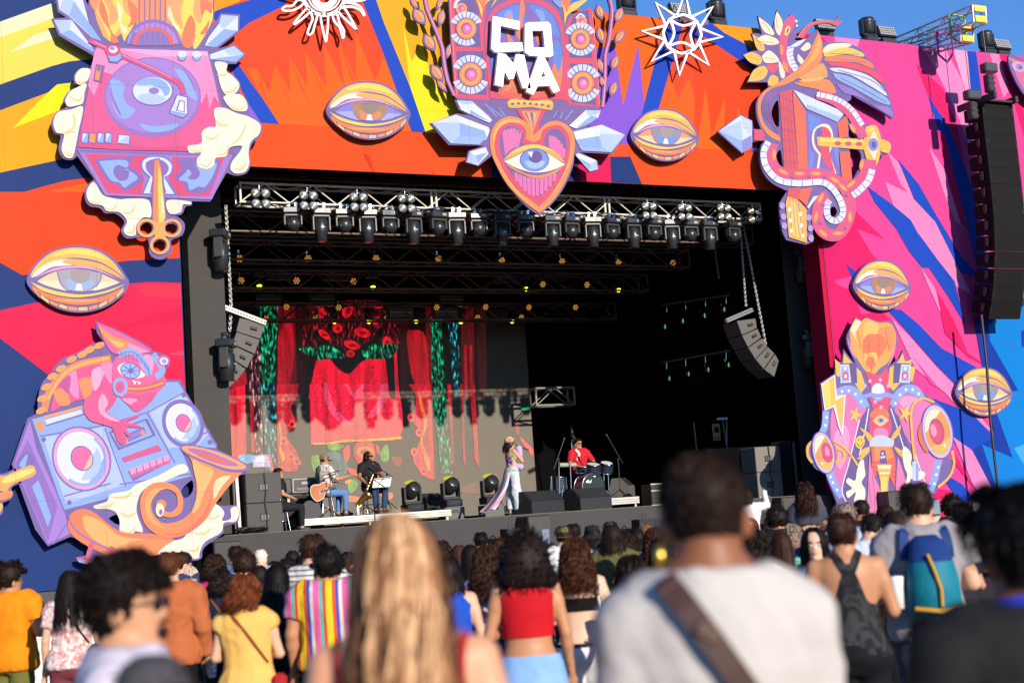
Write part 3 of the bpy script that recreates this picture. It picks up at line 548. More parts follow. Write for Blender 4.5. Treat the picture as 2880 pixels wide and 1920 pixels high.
a.q('pointing_finger','#f2b43c','-150,1115! 5,1130 60,1112 140,1080 165,1095 158,1130 60,1170 30,1205 0,1200 -150,1200!'); a.q('pointing_finger','#f8e874','20,1140 140,1095 150,1115 30,1165'); a.q('finger','#f29a3c','0,1210 55,1200 50,1230 0,1245'); a.q('finger','#f6c05a','-150,1255! 0,1255 5,1295 -30,1320 -150,1320!')
a.done()
# C: flaming heart altar with the lettering
a=Art('painted_cutout','flaming heart altar with loudspeakers, crystals and laurel branches, middle of the header','cutout figure','C',YB-.08,edge='#6f5a98',group='painted figures on the stage front')
a.board('270,-60! 290,330! 318,670! 340,690! 315,690! 345,760! 410,795! 330,783! 145,850! 275,1000! 520,1005! 410,1040! 390,1120! 480,1145! 575,1070! 640,1215 730,1340 830,1440 900,1483! 990,1400 1070,1290 1130,1150 1140,1060! 1245,1185! 1310,1170! 1300,1110! 1180,1050! 1400,1062! 1495,930! 1325,855! 1225,880! 1300,820! 1325,760! 1310,745! 1322,700! 1265,100! 1262,45! 1120,100! 1100,-60!',True)
DK='#5f4a8e'
a.p('altar_frame/1','#e0455e','275,-60 545,-60 530,50 515,240 525,440 555,690 320,675 296,330')
a.p('altar_frame/2','#e0455e','1085,180 1110,120 1255,50 1320,740 1100,720 1080,420')
for t in ('315,-60 425,-60 480,60 495,330 320,320','325,355 515,355 535,655 345,650','1105,400 1095,240 1130,120 1180,80 1240,70 1262,402','1110,440 1265,440 1290,725 1120,705'):a.p('altar_panel/'+t[:4],DK,t)
a.l('altar_frame/1','#f2848c','283,-40 305,330 330,660',6,False); a.l('altar_frame/2','#f2848c','1262,80 1300,500 1312,720',5,False)
for k,(x,y,r,t0)in enumerate(((362,63,40,0),(395,200,70,1),(425,515,80,1),(1190,150,38,0),(1180,272,68,1),(1197,575,78,1))):
 sp='loudspeaker/%d'%k
 if t0:
  for q in range(8):
   for sgn in (-1,1):
    if k==1 and sgn<0 and q>5:continue
    an=rad(-150+q*17); x0,y0=x+math.cos(an)*r*1.12,y+sgn*-1*math.sin(an)*-1*r*1.12 if sgn>0 else y-math.sin(an)*r*1.12
    yy=lambda rr:y+sgn*math.sin(an)*rr
    xx=lambda rr,d=0:x+math.cos(an+d)*rr*.98
    a.p('petal/%d%d%d'%(k,q,sgn),'#d3e4fa',' '.join('%.1f,%.1f'%(x+math.cos(an+d)*rr*.98,y+sgn*math.sin(an+d)*rr)for d,rr in ((-.11,r*1.1),(.11,r*1.1),(.13,r*1.68),(-.13,r*1.68))))
 a.e(sp,DK,x,y,r+3,r+5); a.e(sp,'#f2913c',x,y,r-1,r+1); a.e(sp,'#f8b754',x,y,r*.8,r*.84); a.e(sp,'#f2913c',x,y,r*.66,r*.7); a.e(sp,DK,x,y,r*.5,r*.54); a.e(sp,'#ec6fb0',x+2,y+3,r*.42,r*.46); a.e(sp,'#f6a6d2',x+6,y-2,r*.22,r*.22)
a.l('altar_scroll/1',BL1,'315,60 330,10 380,-20',22); a.l('altar_scroll/2',BL1,'1150,130 1180,100 1210,120',12)
# arched window
a.q('arch','#e0455e','520,240! 540,130 600,50 700,0 800,-10 900,0 1000,60 1055,150 1078,300! 1090,420! 1100,700! 1040,690! 700,690! 560,680! 530,440!'); a.q('arch','#7a5fae','540,260! 556,150 620,70 720,25 800,15 890,30 980,85 1035,170 1058,310! 1070,430 1050,560 980,660 700,680 600,640 555,480')
for k,(c,t)in enumerate([('#5487d8','600,120 680,60 760,40 800,110 780,200 700,180 620,260'),('#5487d8','830,40 930,60 1000,140 1035,260 960,220 900,140'),('#5487d8','570,260 620,300 640,460 600,560 570,440'),('#5487d8','1000,280 1050,330 1050,470 1010,560 990,420'),('#7ba2e4','650,110 700,70 720,160'),('#7ba2e4','870,70 930,90 930,180'),('#f2843c','555,520! 600,600 640,640 620,480 660,400 680,520 720,440 790,560 830,500 850,640 930,480 960,560 1000,440 1030,500 1060,380! 1045,590 970,665 700,680 620,650'),('#f2843c','770,-40! 800,60 780,160 830,240 790,300 740,240 760,120'),('#f2843c','680,100 710,160 690,240 720,290 690,300 665,200'),('#f2843c','890,180 920,220 905,300 930,320 890,310 870,240'),('#e85f3c','600,640 700,600 860,640 1000,600 960,668 700,682')]):a.q('flame/%d'%k,c,t)
for k in range(16):a.l('flame_stroke/%d'%k,'#f8b05c','%d,%d %d,%d'%(640+k*22,640-8*math.sin(k),700+k*12,575+12*math.cos(k*2)),4,False)
# flames over the arch
for k,(c,t)in enumerate([('#f6d23a','420,-60 470,20 500,130! 520,40 600,-20 560,60 640,-60 600,-120 440,-120'),('#f2843c','440,-60 490,30 505,70 540,0 600,-60'),('#f6d23a','960,-60 1010,0 1060,60 1070,190! 1090,110 1160,60 1230,0 1140,20 1090,50 1120,-60'),('#f2843c','1000,-60 1060,40 1085,90 1110,20 1130,-60'),('#7ba2e4','985,0 1050,10 1040,60'),('#f6d23a','700,-80 900,-80 860,-10 740,-10')]):a.q('flame_top/%d'%k,c,t)
# belt, ornament
a.q('crown_band','#f0b83c','678,705 720,682 840,695 960,690 992,715 985,755 960,760 840,742 720,748 685,740'); a.q('crown_band','#f8dc5c','690,708 730,692 840,704 960,700 980,715 850,716')
for k in range(7):a.e('stud/%d'%k,DK,712+k*41,719-5*math.sin(k*.9)+(12 if k==6 else 0),10,9)
a.p('ornament','#e0455e','735,755 940,760 900,840 880,960 960,1010 780,1010 840,950 790,840'); a.p('ornament','#f2a03c','770,765 905,768 852,915'); a.p('ornament','#6f5a98','795,778 885,780 852,880'); a.p('ornament','#f6bc54','808,778 830,780 852,868 845,870'); a.p('ornament','#f6bc54','852,780 880,782 856,866')
for x0,y0,x1,y1 in ((525,715,605,805),(560,740,640,805),(620,740,660,800),(990,815,1020,770),(1040,820,1062,770),(1075,830,1130,760),(480,740,560,810)):a.l('ray/%d'%x0,'#7ba2e4','%d,%d %d,%d'%(x0,y0,x1,y1),8,False)
# heart
a.q('heart_rim','#f0962f','858,930! 820,860 750,815 670,808 600,850 560,930 562,1040 600,1140 680,1280 800,1400 898,1470! 985,1390 1060,1280 1115,1150 1140,1020 1130,920 1080,860 1010,835 940,855 885,910!')
a.q('heart_rim','#f8bd50','575,960 600,880 660,830 740,830 800,860 740,845 670,850 610,900 590,980'); a.l('heart_rim','#d8643a','585,1000 620,1130 700,1260 810,1380',7,taper=True); a.l('heart_rim','#d8643a','1110,1060 1080,1190 1010,1310 930,1410',7,taper=True); a.l('heart_rim','#f8cf6c','600,1080 660,1210 760,1340 880,1440',7,taper=True); a.l('heart_rim','#f8cf6c','1120,1000 1100,1120 1040,1260 940,1410',6,taper=True)
a.q('heart','#e0455e','860,985! 800,960! 805,900 760,860 690,848 625,880 590,960 600,1060 650,1180 740,1300 850,1390 892,1425! 960,1360 1040,1240 1090,1120 1108,1000 1090,920 1040,870 980,870 920,900 905,960!')
a.q('heart','#6f5a98','855,1010! 780,990 785,920 740,880 680,872 640,910 620,980 640,1080 700,1200 800,1310 885,1365! 950,1310 1020,1210 1070,1090 1085,1000 1060,920 1010,890 960,905 930,960 940,1000!')
for k in range(6):
 x=640+k*24; a.p('ray_petal/%d'%k,'#ee76b4','%d,%d %d,%d %d,%d %d,%d'%(x,930-abs(2.6-k)*-12-40,x+20,920-40+abs(2-k)*6,700+k*10,1020,660+k*8,1075-k*12))
 x=960+k*20; a.p('ray_petal/%d'%(k+6),'#ee76b4','%d,%d %d,%d %d,%d %d,%d'%(x,940-k*4+k*k*4,x+17,936+k*k*4,1000+k*13,1060+k*8,960+k*14,1010+k*12))
for k in range(10):
 x=720+k*30; top=1190+30*math.sin(k/9*math.pi)*1.3+(5 if k>5 else 0); bot=min(1355,1230+130*math.sin((k+.7)/10.4*math.pi))
 a.p('ray_petal/%d'%(k+12),'#ee76b4','%d,%d %d,%d %d,%d %d,%d'%(x,top,x+24,top+4*(1 if k<5 else -1),x+24-(k-4.5)*2,bot,x+2-(k-4.5)*2,bot-8))
a.q('heart_eye_lid','#f3b53a','645,1110! 700,1050 780,1010 860,997 940,1015 1020,1060 1075,1130! 1000,1090 930,1045 860,1032 790,1045 720,1080'); a.q('heart_eye_lid','#f8dc54','690,1065 780,1015 860,1002 930,1015 990,1045 900,1025 800,1030')
a.q('heart_eye','#faf3e2','650,1115! 720,1085 790,1050 860,1038 930,1050 1000,1092 1072,1138! 1000,1170 920,1190 840,1190 760,1170 700,1145'); a.q('heart_eye_lid','#f0962f','655,1125! 720,1160 800,1200 880,1212 960,1195 1060,1148! 1000,1200 920,1228 850,1230 770,1200 700,1165')
a.e('heart_iris','#5f63b4',860,1105,102,80); a.e('heart_iris','#6f9fe6',860,1108,95,72); a.e('heart_iris','#a9c9f4',862,1112,70,54,0,0,180); a.e('heart_iris','#5a3f86',868,1085,46,42); a.p('heart_iris','#f4f7fd','812,1050 850,1050 838,1090 826,1075')
for nm,pts,fs in (('1','155,850 320,793 545,880 555,900 530,965 340,990 285,992',[(BL3,'155,850 348,850 340,990 285,992'),(BL2,'348,850 520,905 535,960 345,980'),(BL1,'320,795 350,845 160,852'),('#9fc0f0','348,935 530,955 480,1000 290,992')]),('2','325,695 430,700 570,830 550,850 415,790 355,760',[(BL3,'325,695 430,700 440,720 375,725'),(BL2,'420,760 560,845 415,790')]),('3','420,1045 530,1015 548,1060 475,1138 400,1115',[(BL2,'430,1080 540,1050 475,1130 465,1085'),(BL3,'420,1045 465,1085 468,1130 402,1112')]),('4','1485,932 1325,862 1130,910 1145,960 1190,1040 1390,1052',[(BL3,'1310,925 1485,932 1390,1052 1330,1020'),(BL2,'1150,965 1310,940 1330,1020 1190,1030'),(BL1,'1325,865 1482,930 1312,922'),('#9fc0f0','1170,1020 1330,1020 1390,1052 1200,1042')]),('5','1318,765 1215,762 1100,870 1150,890 1240,855 1300,815',[(BL3,'1318,765 1215,762 1230,800 1300,790'),(BL2,'1150,885 1250,800 1300,815 1240,855')]),('6','1165,1055 1290,1105 1302,1165 1248,1180 1148,1070',[(BL2,'1165,1085 1250,1130 1248,1175'),(BL3,'1250,1130 1290,1108 1300,1160 1250,1175')])):
 crystal(a,nm,pts,fs,'#e6f1fe');
for y in range(6):a.l('crystal/1','#eaf3fe','%d,%d %d,%d'%(380+y*8,880+y*14,500-y*6,905+y*12),4,False,True)
# laurel branches
for k,(stem,leaves)in enumerate((('105,-60 125,60 165,160 200,240 232,330 248,460 270,560 315,660',((70,110,105,62,55),(225,120,95,40,100),(140,290,105,60,58),(275,350,80,32,102),(190,500,110,58,55),(35,20,80,30,60),(215,20,80,30,112),(225,590,85,30,50))),('1370,-60 1400,60 1395,160 1380,280 1355,380 1352,560 1335,740',((1315,80,85,46,75),(1450,100,85,48,112),(1320,240,90,44,75),(1455,250,85,46,125),(1318,450,80,36,75),(1420,430,85,44,110),(1410,610,85,44,110),(1330,560,60,30,80))))):
 S=[tuple(float(q)for q in t.split(','))for t in stem.split()]
 Lp=[(x-14,y)for x,y in S]; Rp=[(x+14,y)for x,y in S[::-1]]
 a.board(' '.join('%.0f,%.0f'%t for t in Lp+Rp),False,name='branch'); a.l('branch_bark/%d'%k,'#e06fa0',stem,15); a.l('branch_bark/%d'%k,'#f4a8c8',stem,5)
 for j,(x,y,ln,wd,an)in enumerate(leaves):
  c,d=math.cos(rad(an)),math.sin(rad(an))
  f=lambda u,v:'%.1f,%.1f'%(x+u*c-v*d,y+u*d+v*c)
  a.board(' '.join((f(-ln*.62,0)+'!',f(-ln*.2,-wd*.6),f(ln*.3,-wd*.55),f(ln*.75,0)+'!',f(ln*.3,wd*.55),f(-ln*.2,wd*.6))),True,name='leaf_board')
  a.q('leaf/%d%d'%(k,j),'#f09a40',' '.join((f(-ln*.5,0)+'!',f(-ln*.15,-wd*.42),f(ln*.25,-wd*.38),f(ln*.55,0)+'!',f(ln*.25,wd*.38),f(-ln*.15,wd*.42)))); a.q('leaf/%d%d'%(k,j),'#f6b85c',' '.join((f(-ln*.46,0)+'!',f(-ln*.1,-wd*.34),f(ln*.25,-wd*.3),f(ln*.5,0)+'!'))); a.l('leaf/%d%d'%(k,j),'#a05a8a',f(-ln*.3,0)+' '+f(ln*.5,0),4,False)
a.done()
# white raised letters
lt=Art('letter_sign','four white raised block letters reading CO MA in the middle of the altar','lettering','C',YB-.30,thick=.09,edge='#ffffff')
for nm,t,h in (('letter_c','578,112 765,148 762,208 632,178 628,298 780,292 788,352 595,362 568,335',()),('letter_o','815,155 960,152 978,172 995,380 975,395 832,385 798,360 800,172',('850,212 925,212 938,330 858,328',)),('letter_m','615,366 668,375 722,440 738,374 795,380 840,600 838,612 785,608 740,480 722,545 688,548 660,490 648,600 592,585',()),('letter_a','888,395 935,392 1042,625 998,642 968,592 888,595 858,655 808,632',('925,492 945,530 912,532',))):
 P=pts_of('C',t,lt.Y)
 if lt.first is None:lt.first=1; lt.root.location=(P[0].x,lt.Y,P[0].z-1)
 lt._link(lt.slab([P]+[pts_of('C',q,lt.Y)for q in h],mat('white_lettering',(.83,.82,.8),.5,var=.02)),nm)
mb=MB()
for x,z in ((620,200),(900,200),(700,450),(950,560)):
 q=onY(*cpx('C',x,z),lt.Y+.05); mb.cyl(q,q+Vector((0,.26,0)),.03,BLK,6)
lt._link(mb,'standoff')
# D: serpent, harp guitar and padlock
a=Art('painted_cutout','serpent coiled round a guitar and keyhole lock with a flower and wing, upper right','cutout figure','D',YB,group='painted figures on the stage front')
a.board('512,62! 545,110 560,140! 600,82! 622,100 650,170! 615,190! 640,230! 690,240! 735,200 760,180! 780,240! 800,260! 900,258 960,268! 1040,310 1060,350 1100,390 1140,470 1180,530 1210,620 1230,700 1215,728! 1160,690 1090,650 1000,600 965,578! 965,610 930,640 1000,680 1045,765! 1110,765 1140,800 1150,850! 1200,870 1210,900 1190,945 1150,950 1130,1010 1095,1030! 1090,1090 1050,1160 975,1215 955,1190! 975,1280 970,1360 930,1440 860,1475 790,1455 745,1390 735,1310! 725,1340! 735,1480! 690,1498! 570,1470! 540,1400 525,1260 530,1240! 575,1170! 480,1120 425,1050 405,960 415,890! 440,860! 365,870! 300,942! 145,805! 290,700! 362,740! 368,790! 415,795! 390,720 385,640 410,580 460,535! 455,505! 330,505! 370,430! 400,410! 300,338! 355,315! 395,310! 355,205! 395,205! 420,215! 395,98! 440,120 480,200! 500,120',True,holes=('520,620 490,650 478,700 490,750 525,775','535,920 508,950 505,1000 530,1040 550,1045','955,790 985,820 1000,845 955,842','955,920 1020,930 1025,1000 1000,1060 965,1100','860,1265 880,1290 868,1325 842,1320 838,1280'))
PK,WH='#e0507e','#e4edfa'
# flower
for k,(c,t)in enumerate([('#faeecb','512,72! 545,130 548,200 530,220 505,190 498,120'),('#faeecb','400,105! 470,160 495,215 440,200 410,150'),('#f3c63a','362,212! 420,250 435,310 390,300'),('#faeecb','390,240! 440,215 510,240 520,270 450,275'),('#f3c63a','308,340! 360,320 415,350 410,395 350,385'),('#faeecb','420,345! 460,310 510,345 520,380 440,385'),('#f3c63a','335,500! 370,430 430,405 455,440 420,490'),('#faeecb','520,365! 555,420 560,470 540,480 525,430'),('#f3c63a','455,500! 480,460 520,480 510,520 465,525'),('#faeecb','655,300! 700,260 720,290 680,315'),('#faeecb','640,330! 675,370 670,400 640,370'),('#e84f5c','450,400 520,400 500,445 470,440')]):a.q('petal/%d'%k,c,t)
for t in ('505,100 515,180','420,130 470,190','400,255 490,262','330,345 400,370','440,355 500,365','350,490 430,430','380,230 420,290'):a.l('petal_vein/'+t[:3],'#c99e50',t,4,False)
# serpent head and neck
a.q('serpent_head',PK,'600,90! 622,110 615,170 580,230 570,330 590,400 600,450 560,440 545,400 530,340 525,250 540,190 560,130'); a.e('serpent_eye','#f6dc4a',575,190,15,32,20); a.e('serpent_eye','#4a3f86',577,190,5,18,20)
a.q('serpent_head','#f2963c','530,275 550,290 545,340 530,320'); a.q('serpent_head','#f2963c','545,380 570,390 580,440 560,430')
for k,t in enumerate(('620,120 640,130 630,145','628,150 645,158 630,168')):a.p('fang/%d'%k,'#f6f2e4',t)
a.board('618,245! 640,225 660,190 700,150 760,128 830,128 870,125 890,95! 885,130 915,128! 880,160 830,145 760,150 710,175 670,240 640,248',True,name='tongue',col='#d85a64'); a.l('tongue_paint','#f07a5a','640,235 665,195 705,160 765,138 860,138',6)
a.l('serpent_belly',WH,'595,290 590,340 610,400 640,440',40);
for i in range(6):a.l('belly_line/%d'%i,OUT,'%d,%d %d,%d'%(575+i*5,300+i*24,615+i*6,290+i*25),4,False)
a.q('serpent_head',BL1,'585,290! 640,255 690,240! 640,285')
# wing feathers
for k,(c,t)in enumerate([('#f8eec4','795,300! 840,270 950,268 960,285 880,310 800,330'),('#f3cf3a','800,325! 880,300 960,295 1040,330 1030,350 930,335 810,350'),('#f2843c','805,355! 930,340 1050,365 1100,400 1090,420 990,385 815,378'),('#e5485c','820,385! 950,385 1080,420 1145,470 1150,510 1060,450 900,410 840,405'),(BL1,'830,420! 920,420 1060,460 1140,520 1185,590 1100,540 960,460 860,440'),(BL2,'850,450! 950,470 1080,540 1180,600 1200,645 1120,620 980,540 880,490'),('#8f78cc','870,510! 990,560 1100,640 1200,660 1220,720 1150,680 1020,600 920,570')]):a.q('feather/%d'%k,c,t)
for t in ('840,290 950,278','830,330 1010,335','850,360 1060,385','880,430 1080,490 1170,560','900,480 1060,560 1180,630'):a.l('feather_line/'+t[:7],'#f4f0e4' if t[0]=='8' and t[4]=='2' else OUT,t,4)
# horn
a.q('horn','#f2913a','765,195! 785,250 790,330 770,390 700,440 620,490 560,520 480,545 430,590 410,660 425,740 470,800 525,830! 528,865 470,840 420,780 395,700 395,620 430,560 500,520 560,480 640,420 700,340 740,250'); a.q('horn','#f6b450','770,210! 780,260 770,330 700,400 640,450 720,350'); a.q('horn','#f4a848','640,480! 720,430 790,390 820,470 760,485 700,500'); a.q('horn','#f2913a','610,510! 700,500 820,490 870,560 840,575 740,545 660,530'); a.q('horn','#f6bf62','640,500 720,480 800,480 740,500')
for i in range(4):a.l('horn_line/%d'%i,'#a0609c','%d,%d %d,%d %d,%d %d,%d'%(510,545+i*10,440+i*8,600+i*6,430+i*14,700,520,790-i*2+i*18),4)
# neck of the guitar and lock
a.p('fretboard','#e2504c','525,570 600,550 610,700 640,1045 555,1050 540,800'); a.p('lock_side','#f07038','605,552 690,690 700,1050 640,1045'); a.p('lock_top',BL1,'610,552 925,690 880,750 690,665'); a.p('lock_top','#a9c8f2','690,640 900,720 880,748 690,668')
for i in range(7):a.l('fret/%d'%i,'#8a4f86','%d,%d %d,%d'%(530+i*4,595+i*65,610+i*6,630+i*62),4,False)
for i in range(3):a.l('string/%d'%i,'#a8486c','%d,570 %d,1045'%(545+i*20,572+i*24),3,False)
a.p('lock_face','#7a68c0','685,680 880,755 890,1070 700,1050'); a.p('lock_face','#5f8fe0','700,700 780,735 760,770 705,820'); a.p('lock_face','#5f8fe0','850,860 885,850 888,1040 862,960'); a.p('lock_face','#5f8fe0','705,900 740,960 720,1045 702,1040')
a.p('lock_side','#ef6a38','880,755 940,705 945,840 890,850'); a.p('lock_side','#ef6a38','890,930 955,930 970,1110 910,1125')
a.q('keyhole','#f8efc4','785,762 830,772 852,830 845,900! 830,945! 885,1100! 870,1090! 820,950 835,900! 840,830 820,790 780,778 745,800 735,850 745,900 778,945! 765,1045! 750,1042! 765,950! 732,905 722,850 735,795'); a.q('keyhole','#e04a58','790,782! 825,795 840,850 830,930 870,1080! 800,1000 770,920 750,870'); a.q('keyhole','#6c58a6','760,800 780,790 778,900 750,870')
a.p('key','#f0c23a','752,840 1040,855 1038,920 760,895'); a.p('key','#f8e05c','770,848 1035,862 1035,880 775,868')
for k,x in enumerate((880,945,1010)):a.e('key_gem/%d'%k,'#e04a58',x,880+k*2,20,13)
a.q('key_head','#f2c53a','1050,780! 1110,770 1140,830 1145,900 1125,1000 1085,1020 1050,960 1038,880'); a.q('key_head','#f8e268','1060,800 1100,785 1125,840 1110,800 1075,810'); a.q('key_head','#f8efc8','1100,800! 1128,880 1105,985! 1065,900'); a.e('key_head','#7f93e0',1097,888,30,40); a.e('key_head','#4e4a94',1099,890,14,20); a.q('key_knob','#f2c53a','1145,855! 1190,870 1205,900 1190,940 1145,930!')
# serpent body
SB=lambda key,t,wd:(a.l('serpent_body/'+key,PK,t,wd))
SB('1','755,580 860,620 960,700 1010,790 1035,850',60); SB('2','480,880 465,960 500,1040 580,1075 690,1070 790,1075 870,1110 930,1160 955,1260 940,1350 890,1430 830,1440 775,1400 755,1320 780,1230 820,1200',74); SB('3','1070,980 1060,1060 1020,1120 950,1170',90)
for key,t,wd,n in (('1','750,580 870,610 960,670 1030,770',30,11),('2','455,870 425,940 445,1030 520,1105 640,1125 780,1118 850,1160 900,1240 910,1310 870,1355 820,1330 815,1260 830,1230',38,26),('3','1090,1040 1065,1110 1010,1170 970,1200',40,6)):
 a.l('belly_scales/'+key,WH,t,wd)
 S=spline([tuple(float(q)for q in u.split(','))for u in t.split()],12,False)
 for i in range(1,n):
  j=min(len(S)-2,i*len(S)//n); dx,dy=S[j+1][0]-S[j-1][0],S[j+1][1]-S[j-1][1]; Ln=math.hypot(dx,dy)or 1
  a.l('belly_line/%s%d'%(key,i),OUT,'%.0f,%.0f %.0f,%.0f'%(S[j][0]-dy/Ln*wd*.48,S[j][1]+dx/Ln*wd*.48,S[j][0]+dy/Ln*wd*.48,S[j][1]-dx/Ln*wd*.48),4,False)
for k,(x,y,an)in enumerate(((490,950,90),(545,1055,25),(645,1065,0),(745,1065,0),(860,1105,30),(910,1150,40),(955,1330,90),(880,1430,0),(790,1430,40),(745,1330,100),(775,1215,120),(970,790,60),(1025,1010,100),(960,1130,140))):a.e('spot/%d'%k,'#f2953a',x,y,34,13,an); a.e('spot/%d'%k,'#f8b85a',x,y,20,6,an)
for k,(x,y)in enumerate(((600,1088),(700,1085),(800,1090),(930,1200),(925,1400),(770,1370),(790,1260),(1010,850))):a.e('dark_spot/%d'%k,'#6a58a0',x,y,12,7,30)
# headstock
a.p('guitar_body','#e2504c','575,1160 650,1150 640,1225 570,1210'); a.p('guitar_body','#ef6a38','650,1160 725,1150 700,1215 690,1265 640,1220'); a.p('guitar_body',BL1,'730,1205 760,1200 700,1280 690,1270')
a.p('headstock','#f0bc3a','570,1205 635,1225 688,1285 690,1490 580,1455 560,1250'); a.p('headstock','#f6d65c','580,1225 625,1240 660,1400 640,1460 600,1440')
for i in range(4):a.l('string/%d'%(i+5),'#9c6a80','%d,1215 %d,%d'%(585+i*16,600+i*22,1440),3,False)
for k,(x,y)in enumerate(((582,1285),(588,1352),(594,1415),(650,1313),(656,1383),(664,1446))):a.e('peg/%d'%k,'#f2f4fa',x,y,10,14)
for k,(x,y)in enumerate(((540,1262),(548,1328),(554,1385),(702,1335),(712,1400),(715,1460))):a.e('tuner/%d'%k,'#b9a3e4',x,y,17,20)
# diamond
crystal(a,'1','155,805 290,708 358,742 360,905 300,935',[(BL2,'155,805 300,860 300,935'),(BL3,'155,805 290,740 300,855'),('#c6dbf6','290,708 358,742 352,830 300,770'),('#8f8fd4','300,860 355,830 360,905 300,935'),(BL1,'300,780 350,830 300,855')])
a.p('crystal_stem','#dd4a64','365,795 415,795 432,830 430,865 365,862')
a.done()
# E: motorcycle with sound horns
a=Art('painted_cutout','winged motorcycle front with tulip, loudspeaker horns and yellow bolt, right wing by the crowd','cutout figure','E',YB,group='painted figures on the stage front')
a.board('572,432! 600,450 625,430! 690,455 750,452 770,470! 788,520 790,580 770,630 745,690! 800,650! 820,605! 835,655! 870,650! 862,685! 885,690! 875,780! 930,830 985,870! 1040,920 1075,1010 1078,1090 1060,1160 1085,1190 1075,1250 1005,1325! 960,1420 900,1560 520,1560! 470,1400 430,1300 415,1255! 360,1225 340,1190! 320,1160 315,1110 345,1075! 360,1045 390,1030! 400,930! 385,780! 462,730! 465,660! 500,670! 508,600! 545,650! 580,690! 555,640 530,580 525,535 540,500!',True)
a.q('tulip','#f4b13e','540,500! 570,440 600,455 625,438 690,460 740,460 765,475! 785,530 775,600 740,670 700,700 660,740 620,710 580,650 550,590'); a.q('tulip','#faeac4','545,500! 570,450 600,460 570,520 580,560'); a.q('tulip','#ef7f3a','610,560 650,520 720,530 735,580 700,640 660,700 620,670'); a.q('tulip','#f29a44','690,500 760,480! 780,540 750,620 735,560'); a.q('tulip','#f7c95c','620,460 690,470 680,520 640,520 610,540'); a.q('tulip','#f3c64a','615,625! 680,620 685,690 660,640 630,650 620,690'); a.q('tulip','#ef8fb4','528,540 550,590 575,650 545,610'); a.q('tulip','#ef8fb4','785,560 770,640 740,690 765,620')
for k,t in enumerate(('640,540 640,650','700,540 690,640','580,500 600,600','730,500 745,600','660,640 655,720')):a.l('tulip_line/%d'%k,'#d8743c',t,4,False)
for k,t in enumerate(('470,740 462,650 505,690 510,620 550,670 600,720 625,800 600,830 560,770','870,770 885,695 858,690 868,655 830,665 818,620 795,665 750,700 740,790 770,820 810,770')):a.p('spark/%d'%k,'#f4c83a',t)
for k,(x,m)in enumerate(((520,1),(827,-1))):
 a.p('pillar_speaker/%d'%k,'#4e4a8c','%d,675 %d,672 %d,780 %d,770'%(x-28*m,x+55*m,x+60*m,x-32*m)); a.p('pillar_speaker/%d'%k,BL1,'%d,682 %d,680 %d,775 %d,778'%(x-30*m,x+16*m,x+28*m,x-28*m)); a.p('pillar_speaker/%d'%k,'#9fb8ec','%d,690 %d,688 %d,768 %d,770'%(x-24*m,x+10*m,x+20*m,x-22*m)); a.e('pillar_speaker/%d'%k,'#e0486c',x-2*m,740,16,22); a.e('pillar_speaker/%d'%k,'#fbe8e4',x-2*m,742,8,12); a.e('pillar_speaker/%d'%k,'#f4f6fc',x-4*m,702,8,9)
 # fairings
a.q('fairing','#e57ab8','470,830! 560,830 620,900 640,1000 560,1200 520,1380 470,1330 430,1240 440,1100 440,960'); a.q('fairing','#e57ab8','790,830! 880,840 960,880 1010,960 1040,1100 1010,1250 960,1380 900,1250 860,1100 780,960')
a.q('fairing','#f2a6d2','800,870 850,845 920,870 870,880 850,940 830,920'); a.q('fairing','#f2a6d2','460,1050 520,1000 540,1100 500,1220 470,1200')
a.q('fairing_trim/1','#8fb0ec','468,810! 520,790 570,800 620,850 645,900! 600,910 560,850 510,830 470,845!'); a.q('fairing_trim/2','#8fb0ec','770,910! 750,880 780,820 840,785 900,800 940,860! 890,850 840,830 800,860')
a.l('fairing_trim/3','#8fb0ec','415,925 410,1000 395,1040',34); a.l('fairing_trim/4','#8fb0ec','430,1240 460,1310 500,1375',40); a.l('fairing_trim/5','#8fb0ec','1005,1180 990,1270 960,1350',36)
for k,(x,y)in enumerate(((500,822),(535,818),(570,836),(600,875),(780,885),(803,840),(835,812),(870,812),(902,835),(418,958),(413,1000),(440,1270),(452,1300),(474,1338),(1005,1220),(995,1258),(985,1305))):a.e('bulb/%d'%k,'#f2f7fe',x,y,7,8)
a.p('shield','#5c4a8e','640,900 690,1000 640,1150 620,1330 580,1420 510,1400 500,1330 540,1180 600,960'); a.p('shield','#5c4a8e','755,900 800,960 860,1150 940,1400 880,1440 800,1330 760,1150 720,1000')
a.l('shield','#f0eefa','640,910 622,1020 590,1160',6,False); a.l('shield','#f0eefa','755,910 805,1060 850,1200',6,False); a.l('shield','#f0eefa','590,970 540,1180 500,1330 520,1400',6); a.l('shield','#f0eefa','860,1080 920,1260 965,1370',6)
# mask / fork
a.q('fork','#e2486c','625,720 690,735 730,700 745,740 740,800 760,860 740,920 760,1000 740,1060 660,1060 640,1000 660,920 640,850 650,800'); a.q('fork','#ee7a3c','650,930! 700,900 745,935! 740,960 650,960'); a.e('lamp','#8fb0ec',688,825,38,48); a.e('lamp','#f6f8fd',688,820,32,40)
a.l('handlebar','#8fa8ea','615,850 650,840 688,845 730,840 770,850',22)
for k,(x,y)in enumerate(((645,768),(700,762),(620,793),(742,793),(672,878),(703,905))):a.e('rivet/%d'%k,'#e8b0dc',x,y,9,10)
a.q('small_eye','#f4d26a','660,975! 700,945 745,972! 700,1005'); a.e('small_eye','#b6a2dc',702,973,20,15); a.e('small_eye','#4e4a94',703,974,9,8)
a.q('bull','#e88ab8','670,1020 700,1010 735,1025 740,1060 700,1070 665,1055'); a.q('bull','#c9dcf6','650,1070! 700,1050 770,1075! 765,1110 700,1120 645,1110')
